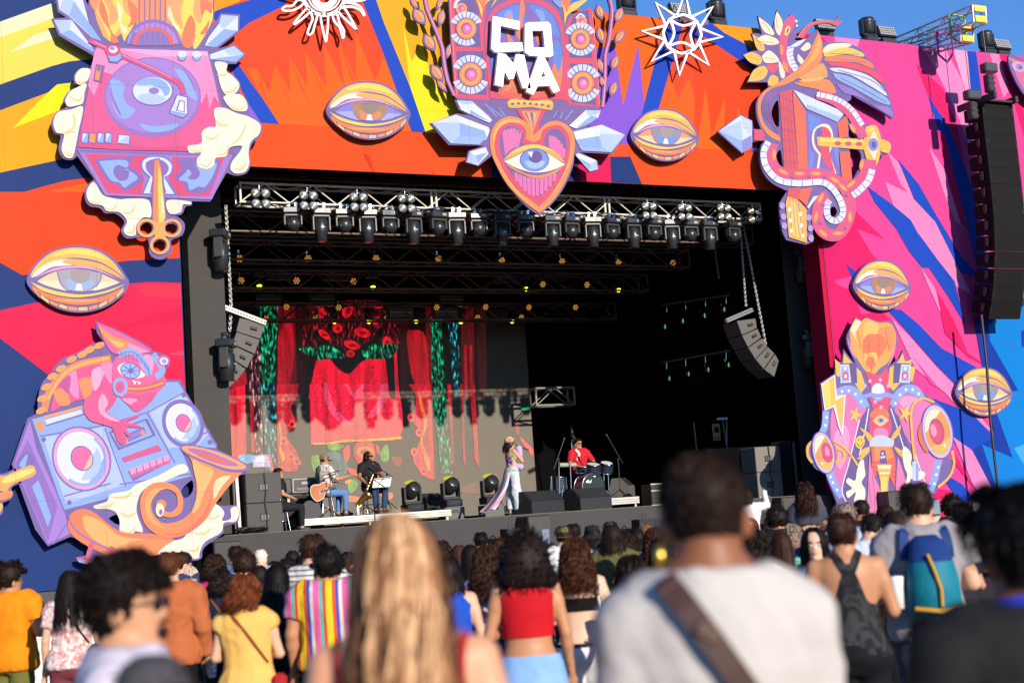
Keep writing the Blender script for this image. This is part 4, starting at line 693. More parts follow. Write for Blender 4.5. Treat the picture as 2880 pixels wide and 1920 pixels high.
for k,t in enumerate(('588,1012! 610,1020 645,1045 660,1070 640,1085 620,1050','808,995! 800,1040 775,1070 755,1075 770,1040','645,1110! 600,1130 595,1165! 575,1172! 600,1178 640,1140','770,1110! 810,1130 830,1160! 865,1160! 830,1178 790,1145')):a.q('bull_horn/%d'%k,'#f0c03c',t)
a.p('radiator','#ee6a3a','650,1110 762,1112 780,1180 775,1330 740,1250 680,1240 660,1330 655,1180'); a.p('radiator','#f29a3e','665,1112 750,1114 770,1165 740,1180 690,1180 670,1190'); a.p('radiator','#5c4a8e','700,1130 724,1130 735,1200 695,1200')
for k in range(6):a.l('grille/%d'%k,'#b4447a','%d,%d %d,%d'%(655,1190+k*24,680,1200+k*24),4,False); a.l('grille/%d'%(k+6),'#b4447a','%d,%d %d,%d'%(755,1200+k*24,785,1190+k*24),4,False)
for k,(x,y)in enumerate(((711,1148),(706,1168),(718,1166))):a.p('star/%d'%k,'#f4f4fa',' '.join('%.1f,%.1f'%(x+(9 if i%2 else 4)*math.sin(i*.628),y-(11 if i%2 else 4)*math.cos(i*.628))for i in range(10)))
a.p('wheel','#f0bf3a','680,1205 760,1205 740,1300 745,1560 700,1560 700,1300'); a.p('wheel','#fbf4cc','685,1210 755,1210 752,1228 688,1228'); a.p('wheel','#fbf4cc','692,1245 750,1245 748,1255 695,1255'); a.p('wheel','#f8de6c','700,1270 735,1270 725,1420 715,1540 705,1500')
a.q('drape','#e985b8','640,1150! 660,1250 700,1350 710,1500 690,1560 650,1560! 610,1560! 630,1400'); a.q('drape','#e985b8','790,1160! 830,1280 840,1380 800,1370 780,1350'); a.l('drape','#c85f9c','655,1250 670,1400 660,1540',5); a.l('drape','#c85f9c','640,1300 650,1420',4)
cloud(a,'1','590,1190 610,1180 615,1220 620,1260 600,1300 620,1340 610,1400 560,1400 570,1350 530,1380 520,1350 550,1330 520,1300 530,1275 565,1290 575,1240',('580,1280 600,1330',))
cloud(a,'2','820,1110 850,1130 865,1165 860,1200 880,1240 920,1240 935,1260 900,1290 860,1280 850,1320 830,1310 840,1260 825,1220 815,1160',('850,1190 870,1250',))
a.l('fork_leg','#c9dcf6','882,1190 884,1290',32,False); a.l('fork_leg','#8fb0ec','890,1200 892,1290',12,False)
# big horns, cables
a.l('cable/1','#eebd3c','980,880 930,860 885,875 860,930 865,1050 880,1190',13); a.l('cable/2','#eebd3c','1075,1130 1085,1200 1060,1270 1000,1325',13); a.l('cable/3','#eebd3c','450,1080 500,1110 540,1150 580,1210',12); a.l('cable/4','#eebd3c','350,1080 322,1110 322,1160 345,1195',14); a.l('cable/5','#eebd3c','465,1120 505,1140 500,1180 460,1195',14)
for k,(x,y,rx,ry,an)in enumerate(((998,1033,76,140,-10),(400,1143,54,108,-12))):
 hn='sound_horn/%d'%k; sg=-1 if k==0 else 1
 a.q(hn,'#e8743a',' '.join('%.0f,%.0f'%(x+sg*rx*q,y+ry*p)for q,p in ((.8,-.5),(1.25,-.2),(1.3,.3),(.7,.8),(.4,0)))); a.e(hn,'#7058a8',x,y,rx+6,ry+5,an); a.e(hn,'#cfc6ee',x,y,rx,ry,an); a.e(hn,'#f2a23c',x,y,rx*.86,ry*.88,an); a.e(hn,'#fbeed0',x,y,rx*.84,ry*.86,an,180,300); a.e(hn,'#f6c44c',x,y,rx*.84,ry*.86,an,20,140)
 a.e(hn,'#c0486c',x-4+k*22,y,rx*.52,ry*.5,an); a.e(hn,'#e2486c',x-10+k*28,y+2,rx*.40,ry*.38,an); a.e(hn,'#f4a0c4',x-22+k*40,y-6,rx*.2,ry*.24,an)
 sx,sy=((1034,1105),(390,1198))[k]; a.p(hn,'#fbf8ee',' '.join('%.1f,%.1f'%(sx+(15 if i%2==0 else 4)*math.sin(i*.785),sy-(15 if i%2==0 else 4)*math.cos(i*.785))for i in range(8)))
 # bolt, stars, smiling badge
a.p('bolt','#f0eefa','386,784 460,734 465,800 470,845 516,838 500,1060 478,1010 452,905 405,925'); a.p('bolt','#f3c73a','392,790 455,742 462,870 508,845 495,1040 460,890 412,915'); a.p('bolt','#f8e060','392,790 430,765 440,890 415,908')
for k,(x,y,r)in enumerate(((568,945,46),(828,938,50))):a.p('star/%d'%(k+5),'#f3cf3a',' '.join('%.1f,%.1f'%(x+(r if i%2==0 else r*.36)*math.sin(i*.628+.3)*.8,y-(r if i%2==0 else r*.36)*math.cos(i*.628+.3)*1.05)for i in range(10)))
a.e('smiling_badge','#f3cf3a',591,1088,25,34,10); a.e('smiling_badge','#8a5a3a',584,1076,3,6); a.e('smiling_badge','#8a5a3a',598,1078,3,6); a.l('smiling_badge','#8a5a3a','575,1092 586,1108 602,1104 608,1092',4)
a.done()
# fragment of another figure at the right edge
a=Art('painted_cutout','long pink painted figure with an eye at the far right edge of the stage front','cutout figure','D',YB,group='painted figures on the stage front')
a.board('1930,345 1965,338 2060,380 2400,420! 2600,700! 2500,900! 2300,800 2100,640 2010,560 1940,420',True); a.q('edge_band','#ee8a4a','1940,355 2040,385 2400,430! 2400,470! 2040,410 1950,375'); a.q('figure_body','#e06a98','1955,385 2040,420 2400,480! 2500,700! 2400,780 2150,640 2020,545')
a.e('figure_eye','#f1a6c8',1990,410,42,28,30); a.e('figure_eye','#8d8fd0',1996,412,24,19,30); a.e('figure_eye','#4e4a94',2002,414,10,9)
a.done()
# white openwork sun and star
def wire_part(art,name,pts,wd,closed=True,smooth=True):
 P=[tuple(float(q)for q in t.rstrip('!').split(','))for t in pts.split()]
 a=spline(P,4,closed)if smooth else P
 n=len(a); A,B=[],[]
 for i,(x,y)in enumerate(a):
  x0,y0=a[i-1]if (closed or i)else a[0]; x1,y1=a[(i+1)%n]if (closed or i<n-1)else a[-1]
  dx,dy=x1-x0,y1-y0; L=math.hypot(dx,dy)or 1; A.append(onY(*cpx(art.crop,x-dy/L*wd/2,y+dx/L*wd/2),art.Y)); B.append(onY(*cpx(art.crop,x+dy/L*wd/2,y-dx/L*wd/2),art.Y))
 mb=MB(); wm=MATS['white_lettering']; t=Vector((0,art.th,0)); V=A+B+[q+t for q in A]+[q+t for q in B]; R=range(n if closed else n-1)
 for o in (0,1):
  mb.add(V,[((i)+2*n*o,(i+1)%n+2*n*o,n+(i+1)%n+2*n*o,n+i+2*n*o)for i in R],wm); mb.add(V,[(i+n*o,(i+1)%n+n*o,(i+1)%n+n*o+2*n,i+n*o+2*n)for i in R],wm)
 if art.first is None:art.first=1; art.root.location=(V[0].x,art.Y,V[0].z)
 art._link(mb,name)
sn=Art('openwork_sun','white openwork sun with wavy rays on the orange header','sun ornament','H',YB,thick=.06)
wire_part(sn,'disc_ring',' '.join('%.0f,%.0f'%(520+145*math.cos(t*.314),-40+145*math.sin(t*.314))for t in range(20)),22); wire_part(sn,'disc_ring',' '.join('%.0f,%.0f'%(520+70*math.cos(t*.314),-30+75*math.sin(t*.314))for t in range(20)),44)
wire_part(sn,'disc_ring',' '.join('%.0f,%.0f'%(520+112*math.cos(t*.314),-36+112*math.sin(t*.314))for t in range(20)),8)
for k,t in enumerate(('340,0 300,40 250,45 232,70 290,75 350,50 380,15','400,60 320,150 312,165 330,160 420,85','430,90 440,130 425,170 405,225 415,240 440,225 455,170 470,120 465,100','495,110 525,270 535,270 545,115','580,105 590,150 625,190 640,240 650,265 655,215 625,160 610,105','620,85 735,200 742,205 660,60','650,45 720,50 770,75 790,105 796,100 770,50 720,25 660,20','660,-20 780,-30 800,0 690,10','370,-60 260,-70 250,-60 380,-30')):
 wire_part(sn,'ray',t,13)
st_=Art('openwork_star','white openwork star of petals standing over the top right edge of the header','star ornament','C',YB,thick=.06)
cx0,cy0=1885,235
for k in range(8):
 an=rad(-90+k*45+4); an2=an+rad(22.5); an0=an-rad(22.5); R1,R2=285,128
 kx=.98
 pt=lambda r_,t:'%.1f,%.1f'%(cx0+r_*math.cos(t)*kx,cy0+r_*math.sin(t))
 wire_part(st_,'point',' '.join((pt(R2,an0),pt(R1,an),pt(R2,an2))),17,False,False)
 wire_part(st_,'ring_arc',' '.join((pt(R2,an0),pt(R2*1.04,an),pt(R2,an2))),17,False)
 if k%2==0:wire_part(st_,'petal',' '.join((pt(R2,an0-rad(22.5)),pt(R2*.45,an),pt(R2,an2+rad(22.5)))),15,False)
 # STAGE HOUSE
ZS=1.76
YS=27.45
FLOOR=mat('black_stage_floor',(.03,.03,.031),.6,var=.3)
FASC=mat('stage_skirt_cloth',(.045,.041,.04),.9,var=.15,scale=4,bump=.15)
stg=thing('stage','raised black stage deck with a charcoal cloth skirt in front','stage',(14,33,0))
def spart(n,m,root=None):o=m.build(n,root or stg); o.location=-(root or stg).location; return o
m=MB(); m.box((15.2,33.4,ZS-.06),(24,11.8,.12),FLOOR); spart('deck',m)
m=MB(); NX=60; x0,x1=5.2,25.5
vs=[]
for i in range(NX+1):
 x=x0+(x1-x0)*i/NX; yy=YS+.012*math.sin(i*1.7)+.01*math.sin(i*.6)
 vs+=[(x,yy,-.25),(x,yy+.006*math.sin(i*2.3),ZS*.5),(x,YS,ZS+.002)]
m.add(vs,[(3*i+k,3*i+3+k,3*i+4+k,3*i+1+k)for i in range(NX)for k in (0,1)],FASC,True); spart('skirt',m)
m=MB(); m.box((15.2,YS+.03,ZS+.004),(20.3,.08,.016),mat('yellowed_edge_trim',(.10,.085,.05),.7)); spart('edge_trim',m)
hs=thing('stage_house','black draped stage house enclosing the stage behind the printed front','stage house',(14,38.5,0))
def hbox(n,c,d,mt=DRAPE):m=MB(); m.box(c,d,mt); return spart(n,m,hs)
hbox('roof',(14,33.5,12.4),(26,12.4,.3)); hbox('side_drape',(3.0,33.5,6),(.1,12,12.4)); hbox('side_drape',(26.6,33.5,6),(.1,12,12.4))
_bd=[Vector((3.2,39.3,0)),Vector((27.2,39.3,0)),Vector((27.2,39.3,12.2)),Vector((3.2,39.3,12.2))]
_gap=[onY(*cpx('T',x,y),39.3)for x,y in ((752,340),(815,520),(822,640),(764,640),(756,480))]
vs,tr=tess([_bd,_gap]); m=MB(); m.add([(q.x,39.3,q.y)for q in vs],tr,DRAPE); spart('back_drape',m,hs)
MASK=mat('masking_flat_cloth',(.042,.037,.034),.85,var=.2,scale=2,bump=.2)
hbox('front_valance',(14,28.9,11.4),(22,.05,2.2))
p=onY(640,1000,28.25); hbox('masking_flat',((4.6+p.x)/2,28.28,5.6),(p.x-4.6,.06,7.6),MASK)
p1=onY(2218,900,28.5); p2=onY(2272,900,28.5); hbox('masking_flat',((p1.x+p2.x)/2,28.5,5.2),(p2.x-p1.x,.06,6.9),MASK)
p3=onY(2305,900,29.1); hbox('masking_flat',(p2.x+.7,29.1,5.2),(1.5,.06,6.9),mat('blue_grey_cloth',(.012,.013,.018),.9,var=.6,scale=1.2,streak=(6,1,1)))
# TRUSSES
def truss(name,label,A,B,h=.40,d=.40,r=.026,mt=ALU,seg=.5,split=False,posts=(),group='stage trusses',ends=True):
 A,B=Vector(A),Vector(B); L=(B-A).length; ax=(B-A)/L
 up=Vector((0,0,1)); up=(up-ax*up.dot(ax)).normalized(); sd=ax.cross(up)
 root=thing(name,label,'truss',A,group)
 for i,(a,b)in enumerate(((0,0),(0,1),(1,0),(1,1))):
  o=up*(h*a)+sd*(d*b); m=MB(); m.cyl(o,o+ax*L,r,mt,8); m.build('chord',root)
 n=max(2,int(L/seg)); s=L/n
 base=None; bm_=None
 for face in range(4):
  jm=MB()
  for i in range(n):
   up0=(i%2==0)
   if face<2:a=sd*(d*face)+ax*(i*s)+up*(0 if up0 else h); b=sd*(d*face)+ax*((i+1)*s)+up*(h if up0 else 0)
   else :a=up*(h*(face-2))+ax*(i*s)+sd*(0 if up0 else d); b=up*(h*(face-2))+ax*((i+1)*s)+sd*(d if up0 else 0)
   if split and face==1:
    q=MB(); q.cyl(a,b,r*.55,mt,6); q.build('brace',root)
   else :jm.cyl(a,b,r*.55,mt,5,cap=False)
  if jm.v:o=jm.build('lattice',root); o['kind']='stuff'
 if ends:
  for t in (0,L):
   m=MB(); P=[ax*t+up*(h*a)+sd*(d*b)for a,b in ((0,0),(1,0),(1,1),(0,1))]
   for k in range(4):m.cyl(P[k],P[(k+1)%4],r*1.05,mt,6)
   m.build('end_frame',root)
 for t in posts:
  for dt in (-.055,.055):
   m=MB(); m.cyl(ax*(t+dt)+sd*d,ax*(t+dt)+sd*d+up*h,r*1.1,mt,8); m.build('coupler_post',root)
 return root
YT=28.0
a0,a1=onY(677,568,YT),onY(2141,617,YT); z_=(a0.z+a1.z)/2
FTL,FTR,FTZ=a0.x,a1.x,z_
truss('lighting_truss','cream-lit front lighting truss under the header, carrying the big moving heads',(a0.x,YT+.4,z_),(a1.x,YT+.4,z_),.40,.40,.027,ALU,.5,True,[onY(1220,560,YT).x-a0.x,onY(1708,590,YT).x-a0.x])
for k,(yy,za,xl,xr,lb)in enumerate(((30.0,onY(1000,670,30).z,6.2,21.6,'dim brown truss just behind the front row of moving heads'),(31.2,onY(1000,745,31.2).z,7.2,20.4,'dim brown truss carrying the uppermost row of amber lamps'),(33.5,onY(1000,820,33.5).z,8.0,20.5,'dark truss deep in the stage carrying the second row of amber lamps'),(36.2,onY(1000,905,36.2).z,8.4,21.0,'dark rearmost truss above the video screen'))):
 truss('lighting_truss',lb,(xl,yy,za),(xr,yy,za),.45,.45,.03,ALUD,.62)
hx=MB()
for yy in (29.6,30.6,32.4,34.8):
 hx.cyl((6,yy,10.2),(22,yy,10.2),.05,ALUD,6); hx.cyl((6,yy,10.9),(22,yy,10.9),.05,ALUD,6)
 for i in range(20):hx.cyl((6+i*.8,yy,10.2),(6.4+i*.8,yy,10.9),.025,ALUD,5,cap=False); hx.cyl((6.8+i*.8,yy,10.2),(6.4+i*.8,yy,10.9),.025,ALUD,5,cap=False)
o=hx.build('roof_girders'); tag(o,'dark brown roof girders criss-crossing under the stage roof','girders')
p=onY(1491,1130,37); q=onY(1556,1130,37); zc=onY(1520,1143,37).z
truss('lighting_truss','short silver truss stub jutting out beside the video screen',(p.x,37,zc),(q.x+.5,37,zc),.5,.4,.035,mat('dull_aluminium',(.2,.19,.17),.5,metal=.2),.5)
# LUMINAIRES
HEADM=mat('fixture_shell',(.02,.02,.022),.32,var=.2); YOKE=mat('fixture_yoke',(.045,.043,.042),.4,var=.15)
LENS=mat('clear_lens',(.35,.35,.33),.08,metal=.6,var=.1); ELEC=mat('display_panel',(.03,.035,.05),.25)
def moving_head(kind):
 r=thing('moving_head','-','stage light')
 for x in (-.07,.07):m=MB(); m.box((x,0,-.02),(.05,.06,.10),CHROME); m.cyl((x,-.05,.02),(x,.05,.02),.035,CHROME,8); m.build('clamp',r)
 m=MB(); m.bbox((0,0,-.12),(.40,.26,.13),HEADM,.02); b=m.build('base',r)
 m=MB(); m.box((-.08,-.133,-.12),(.12,.006,.06),ELEC); m.build('display',b); m=MB(); m.box((.09,-.133,-.12),(.09,.006,.05),mat('label_plate',(.3,.3,.3),.5)); m.build('label_plate',b)
 m=MB(); L=.30 if kind else .20
 m.bbox((0,0,-.215),(.36,.16,.06),YOKE,.02)
 for x in (-.165,.165):m.bbox((x,0,-.22-L/2),(.045,.15,L),YOKE,.015)
 m.build('yoke',r)
 m=MB()
 if kind:m.lathe([(0,-.26),(.09,-.262),(.135,-.30),(.14,-.48),(.132,-.56),(.112,-.60),(.11,-.72),(.095,-.73),(0,-.725)],HEADM,None,18)
 else :m.lathe([(0,-.26),(.09,-.265),(.14,-.31),(.15,-.38),(.14,-.45),(.10,-.51),(.05,-.535),(0,-.54)],HEADM,None,18)
 h=m.build('lamp_head',r)
 m=MB()
 if kind:m.lathe([(0,-.728),(.085,-.728)],LENS,None,14); m.box((0,-.139,-.46),(.07,.012,.02),mat('badge',(.25,.55,.45),.3))
 else :
  for i in range(7):m.box((-.09+.03*i,-.142+abs(i-3)*.012,-.40),(.006,.02,.05),BLK)
 m.build('lens' if kind else 'cooling_fins',h)
 return r
MH=[moving_head(0),moving_head(1)]; MHN=[0,0]; _used=[False,False]
def put_head(kind,loc,label,group,rz=0,tilt=0,sc=1.0):
 o=MH[kind]if not _used[kind]else copy_tree(MH[kind]); _used[kind]=True
 o.location=loc; o.rotation_euler=(rad(tilt),0,rad(rz)); o.scale=(sc,sc,sc); o['label']=label; o['group']=group; return o
LONGX=[901.6,1032,1160,1282.4,1409,1550,1663,1777.5,1884.5,1990.6]; SHORTX=[823,968,1095.5,1231,1344,1475,1604,1718,1835,1937.6,2058]
for i,x in enumerate(LONGX):put_head(1,(onY(x,610,YT).x,YT,FTZ-.03),'long-barrelled moving head, %s from the left along the front truss'%ORD[i],'long moving heads on the front truss',random.uniform(-12,12),0,1.05)
for i,x in enumerate(SHORTX):put_head(0,(onY(x,610,YT).x,YT,FTZ-.03),'short round moving head, %s from the left along the front truss'%ORD[i],'short moving heads on the front truss',random.uniform(-12,12),0,1.05)
for c,x,y,Y,lb in (('L',240,390,28.0,'moving head clamped high on the left masking flat'),('L',280,1140,28.0,'moving head low on the left masking flat beside the small speaker array'),('R',2080,530,28.2,'moving head high on the right masking flat under the guitar headstock'),('R',2130,1110,28.2,'moving head low on the right masking flat')):
 put_head(1,onY(*cpx(c,x,y),Y),lb,'moving heads on the masking flats',60,0,1.25)
def floor_head(loc,label,sc=1.0,rz=0):
 r=thing('moving_head',label,'stage light',loc,'moving heads standing on the stage floor',rad(rz)); m=MB(); m.bbox((0,0,.09),(.42,.36,.16),HEADM,.02); b=m.build('base',r)
 m=MB(); m.box((0,-.183,.09),(.26,.006,.08),ELEC); m.build('display',b)
 m=MB(); m.bbox((0,0,.2),(.44,.18,.07),YOKE,.02)
 for x in (-.2,.2):m.bbox((x,0,.38),(.05,.16,.34),YOKE,.015)
 m.build('yoke',r); m=MB(); M=rot('X',62)
 m.lathe([(0,-.2),(.12,-.19),(.165,-.1),(.17,.06),(.14,.2),(.12,.22),(0,.22)],HEADM,Matrix.Translation((0,0,.46))@M.to_4x4(),18); h=m.build('lamp_head',r)
 m=MB(); m.lathe([(0,.222),(.11,.222)],mat('yellow_gel_lens',(.5,.45,.02),.15,emit=(.7,.65,.02),es=.7),Matrix.Translation((0,0,.46))@rot('X',-20).to_4x4(),14); m.build('lens',h)
 r.scale=(sc,sc,sc); return r
BLM=mat('lamp_reflector',(.45,.42,.34),.12,metal=.8,var=.1)
def blinder(loc,label):
 r=thing('blinder',label,'stage light',loc,'four-lamp blinders on the front truss'); m=MB()
 m.cyl((0,.05,.22),(0,.05,.33),.012,CHROME,6); m.tube([(-.13,0,.16),(-.06,.03,.23),(.06,.03,.23),(.13,0,.16)],.009,CHROME); m.build('bracket',r)
 for x in (-.115,.115):
  for z in (-.12,.12):
   c=Vector((x,0,z)); M=Matrix.Translation(c)@rot('X',80).to_4x4()
   m=MB(); m.lathe([(0,-.12),(.06,-.12),(.105,-.02),(.112,.05),(.10,.055),(.085,.02)],BLK,M,16); lm=m.build('lamp',r)
   m=MB(); m.lathe([(.096,.052),(.05,.03),(.035,.034),(.0,.05)],BLM,M,14); m.lathe([(.03,.045),(.02,.07),(0,.072)],mat('bulb_glass',(.8,.75,.5),.1),M,8); m.build('reflector',lm)
 return r
for i,(c,x,y)in enumerate((('L',520,195),('L',850,210),('L',1195,220),('L',1525,230),('R',1040,280),('R',1285,290),('R',1555,290),('R',1765,310))):
 b=blinder(onY(*cpx(c,x,y),YT-.28),'four-lamp blinder, %s from the left on the front truss'%ORD[i]); b.scale=(.9,.9,.9)
for k in range(3):
 m=MB(); rnd_=random.Random(k); P=[]
 for i in range(70):x=FTL+.2+(FTR-FTL-.4)*i/69; P.append((x,YT-.05+.05*k,FTZ+.03-.09*abs(math.sin(i*.55+k))*rnd_.uniform(.4,1.2)))
 m.tube(P,.013,BLK,5); tag(m.build('power_cable'),'black cable looped along the front lighting truss, %s of three'%ORD[k],'cable','cables on the front truss')
AMB=mat('amber_led',(.5,.3,.08),.2,emit=(1,.45,.08),es=.32); GRN=mat('green_led',(.1,.4,.2),.2,emit=(.2,1,.4),es=.3); YEL=mat('yellow_led',(.5,.5,.05),.2,emit=(.9,1,.05),es=2.2)
def par(loc,led,label,sc,group,tilt=18,rz=0):
 r=thing('par_can',label,'stage light',loc,group); m=MB(); M=rot('X',90+tilt)
 m.lathe([(0,-.12),(.11,-.10),(.13,0),(.13,.05),(.12,.05),(.118,.02),(0,.02)],BLK,M.to_4x4(),14); m.build('housing',r)
 m=MB(); m.box((0,.1,.2),(.05,.05,.12),CHROME); m.tube([(-.14,0,0),(-.14,.05,.12),(0,.1,.16),(.14,.05,.12),(.14,0,0)],.01,BLK); m.build('yoke',r)
 m=MB()
 for k in range(7):
  t=k*math.pi/3; rr=0 if k==6 else .078; q=Vector((rr*math.cos(t),rr*math.sin(t),.03)); m.lathe([(.034,0),(.025,.02),(0,.026)],led,(Matrix.Translation(M@q)@M.to_4x4()),8)
 m.build('led_cluster',r); r.scale=(sc,sc,sc); r.rotation_euler=(0,0,rad(rz)); return r
rows=[('uppermost row',30.9,[('L',375,605),('L',847,605),('L',1315,605),('L',1745,607),('R',25,618),('R',440,625),('R',830,630),('R',1203,636)]),('second row',33.2,[('L',385,757),('L',768,757),('L',1160,762),('R',308,782),('R',612,785)]),('third row',35.6,[('L',698,938),('L',1058,942),('L',1733,940),('L',2070,938),('R',212,940),('R',533,940)]),('lowest row',37.0,[('L',560,1018),('L',900,1012),('L',1390,1012),('L',1708,1014),('L',2015,1010),('R',160,1010)])]
for rn,Y,L in rows:
 for i,(c,x,y)in enumerate(L):par(onY(*cpx(c,x,y),Y),AMB,'amber seven-lens lamp, %s from the left in the %s above the stage'%(ORD[i],rn),.78,'amber lamps over the stage')
for i,(c,x,y,Y)in enumerate((('L',510,792,33.2),('L',1293,800,33.2),('L',1028,1035,37),('L',1265,1035,37),('L',1590,1033,37),('L',1898,1037,37),('R',190,810,33.2),('R',828,818,33.2),('R',95,1033,37))):
 loc=onY(*cpx(c,x,y),Y); r=thing('beam_light','small bright yellow beam light, %s from the left over the stage'%ORD[(0,4,1,2,3,5,7,8,6)[i]],'stage light',loc,'yellow beam lights'); m=MB(); m.lathe([(0,.22),(.1,.2),(.12,0),(.08,-.02)],BLK,rot('X',-25).to_4x4(),12); m.box((0,0,.3),(.3,.2,.14),BLK); m.build('housing',r); m=MB(); m.ell((0,-.03,-.02),.065,YEL,10); m.build('lens',r)
for i,(c,x,y,Y)in enumerate((('R',1147,1075,34),('R',1270,1035,33),('R',1420,998,32),('R',1555,955,31),('R',1177,1430,34),('R',1310,1400,33),('R',1445,1370,32),('R',1585,1337,31))):
 par(onY(*cpx(c,x,y),Y),GRN,'green lamp on the stage right side bar, %s %s from the left'%('upper bar,' if i<4 else 'lower bar,',ORD[i%4]),.6,'green lamps on the side bars',5,35)
for n_,(y0,y1)in (('upper',(925,855)),('lower',(1320,1240))):
 A,B=onY(*cpx('R',1130,y0),34.2),onY(*cpx('R',1600,y1),31); m=MB(); m.cyl(A,B,.03,ALUD,8)
 for k in range(4):
  q=A.lerp(B,.06+k*.29); m.tube([q+Vector((0,-.03,-.22)),q+Vector((0,-.05,.02)),q+Vector((.03,-.03,.12)),q+Vector((.06,0,.02))],.022,CHROME)
 tag(m.build('side_light_bar'),'pipe with chrome hooks holding the %s row of green lamps'%n_,'pipe')
dim=[('L',650,710),('L',1040,715),('L',570,890),('L',940,890),('L',1480,980),('L',1790,975),('R',62,735),('R',390,720),('R',690,740),('L',1830,895)]
STRB=mat('strobe_face',(.05,.045,.04),.4)
for i,(c,x,y)in enumerate(dim):
 m=MB(); m.bbox((0,0,0),(.75,.22,.32),BLK,.02); m.box((0,-.115,0),(.68,.01,.24),STRB); m.box((0,-.122,0),(.66,.008,.03),mat('strobe_tube',(.35,.33,.28),.3))
 tag(m.build('strobe_panel',None,onY(*cpx(c,x,y),34.5 if y<800 else 36.0)),'dark rectangular strobe panel, %s of ten hung in the gloom of the roof'%ORD[i],'stage light','strobe panels in the roof')
 # CHAINS
CHN=mat('galvanised_chain',(.6,.6,.58),.3,metal=.7)
def chain(name,label,A,B,wob=.02,lk=.075,r=.008,strands=2):
 A,B=Vector(A),Vector(B); m=MB(); L=(B-A).length; n=int(L/(lk*.72)); ax=(B-A).normalized(); s1=ax.orthogonal().normalized(); s2=ax.cross(s1)
 for st in range(strands):
  of=s1*(st*.035)
  for i in range(n):
   c=A.lerp(B,(i+.5)/n)+of; sv=s1 if i%2 else s2
   m.tube([c-ax*lk*.5,c-ax*lk*.25+sv*.022,c+ax*lk*.25+sv*.022,c+ax*lk*.5,c+ax*lk*.25-sv*.022,c-ax*lk*.25-sv*.022,c-ax*lk*.5],r,CHN,4,cap=False)
 o=m.build(name); return tag(o,label,'chain','hoist chains')
chain('hoist_chain','bright chain hanging left of the stage down to the small speaker array',onY(*cpx('L',285,240),28.4),onY(*cpx('L',322,950),28.4))
chain('hoist_chain','loose chain behind the upper left moving head',onY(*cpx('L',290,470),28.45),onY(*cpx('L',232,870),28.45),strands=1)
chain('hoist_chain','short chain below the suspension bar of the left speaker array',onY(*cpx('L',322,960),28.45),onY(*cpx('L',312,1110),28.45))
chain('hoist_chain','bright chain hanging to the bar of the right small speaker array',onY(*cpx('R',1668,345),28.5),onY(*cpx('R',1710,930),28.5),strands=1)
chain('hoist_chain','slanting pair of chains behind the right small speaker array',onY(*cpx('R',1688,345),28.6),onY(*cpx('R',1850,1210),28.6))
chain('hoist_chain','thin chain in the dark right of the moving heads',onY(*cpx('R',1490,500),31),onY(*cpx('R',1525,740),31),strands=1)
# SMALL SPEAKER ARRAYS
CABG=mat('grey_speaker_cabinet',(.085,.076,.068),.7,var=.15,scale=40,bump=.1)
def side_array(label,crop,Y,bar,cabs):
 c0=onY(*cpx(crop,*bar[0]),Y); root=thing('speaker_array',label,'speaker array',c0,'small hanging speaker arrays')
 A,B=c0,onY(*cpx(crop,*bar[1]),Y); m=MB(); ax=(B-A).normalized(); M=Matrix((ax,Vector((0,1,0)),ax.cross(Vector((0,1,0))))).transposed()
 m.box((A+B)/2-c0,((B-A).length,.1,.10),mat('perforated_bar',(.2,.19,.17),.4,metal=.5),M)
 bar_=m.build('suspension_bar',root); m=MB()
 for i in range(14):q=A.lerp(B,(i+.5)/14)-c0; m.cyl(q+Vector((0,-.052,0)),q+Vector((0,-.056,0)),.018,BLK,8)
 m.build('bolt_holes',bar_)['kind']='stuff'
 for qd in cabs:
  P=[onY(*cpx(crop,*t),Y)-c0 for t in qd]
  m=MB(); cen=sum(P,Vector())/4
  F=[p.copy()for p in P]; Bk=[p+Vector((0,.62,0))for p in P]
  if (F[1]-F[0]).cross(F[2]-F[0]).y>0:F.reverse(); Bk.reverse()
  m.add(F+Bk,[(0,1,2,3),(7,6,5,4)]+[((i+1)%4,i,4+i,4+(i+1)%4)for i in range(4)],CABG); cb=m.build('cabinet',root)
  e1=((P[1]+P[2])/2-(P[0]+P[3])/2).normalized(); off=Vector((0,-.006,0)); m=MB(); ln=((P[1]+P[2])/2-(P[0]+P[3])/2).length*.14
  m.tube([cen+e1*(-ln+ln*.9)+off,cen+e1*(ln+ln*.9)+off],.035,BLK,8); m.build('handle',cb)
 return root
side_array('grey small speaker array of five boxes hanging at the left edge of the opening','L',28.35,((270,943),(555,1050)),[[(378,1015),(552,1050),(520,1158),(355,1105)],[(358,1112),(515,1165),(478,1260),(328,1190)],[(328,1200),(470,1268),(428,1358),(298,1278)],[(312,1292),(418,1366),(352,1448),(262,1380)],[(262,1408),(345,1452),(272,1525),(245,1490)]])
side_array('grey small speaker array of five boxes hanging at the right edge of the opening','R',28.45,((1570,1035),(1750,958)),[[(1648,1035),(1775,1018),(1785,1083),(1683,1130)],[(1685,1136),(1790,1090),(1815,1146),(1724,1213)],[(1728,1220),(1822,1155),(1856,1208),(1775,1295)],[(1779,1300),(1860,1214),(1905,1258),(1832,1363)],[(1838,1368),(1910,1264),(1935,1310),(1905,1418)]])
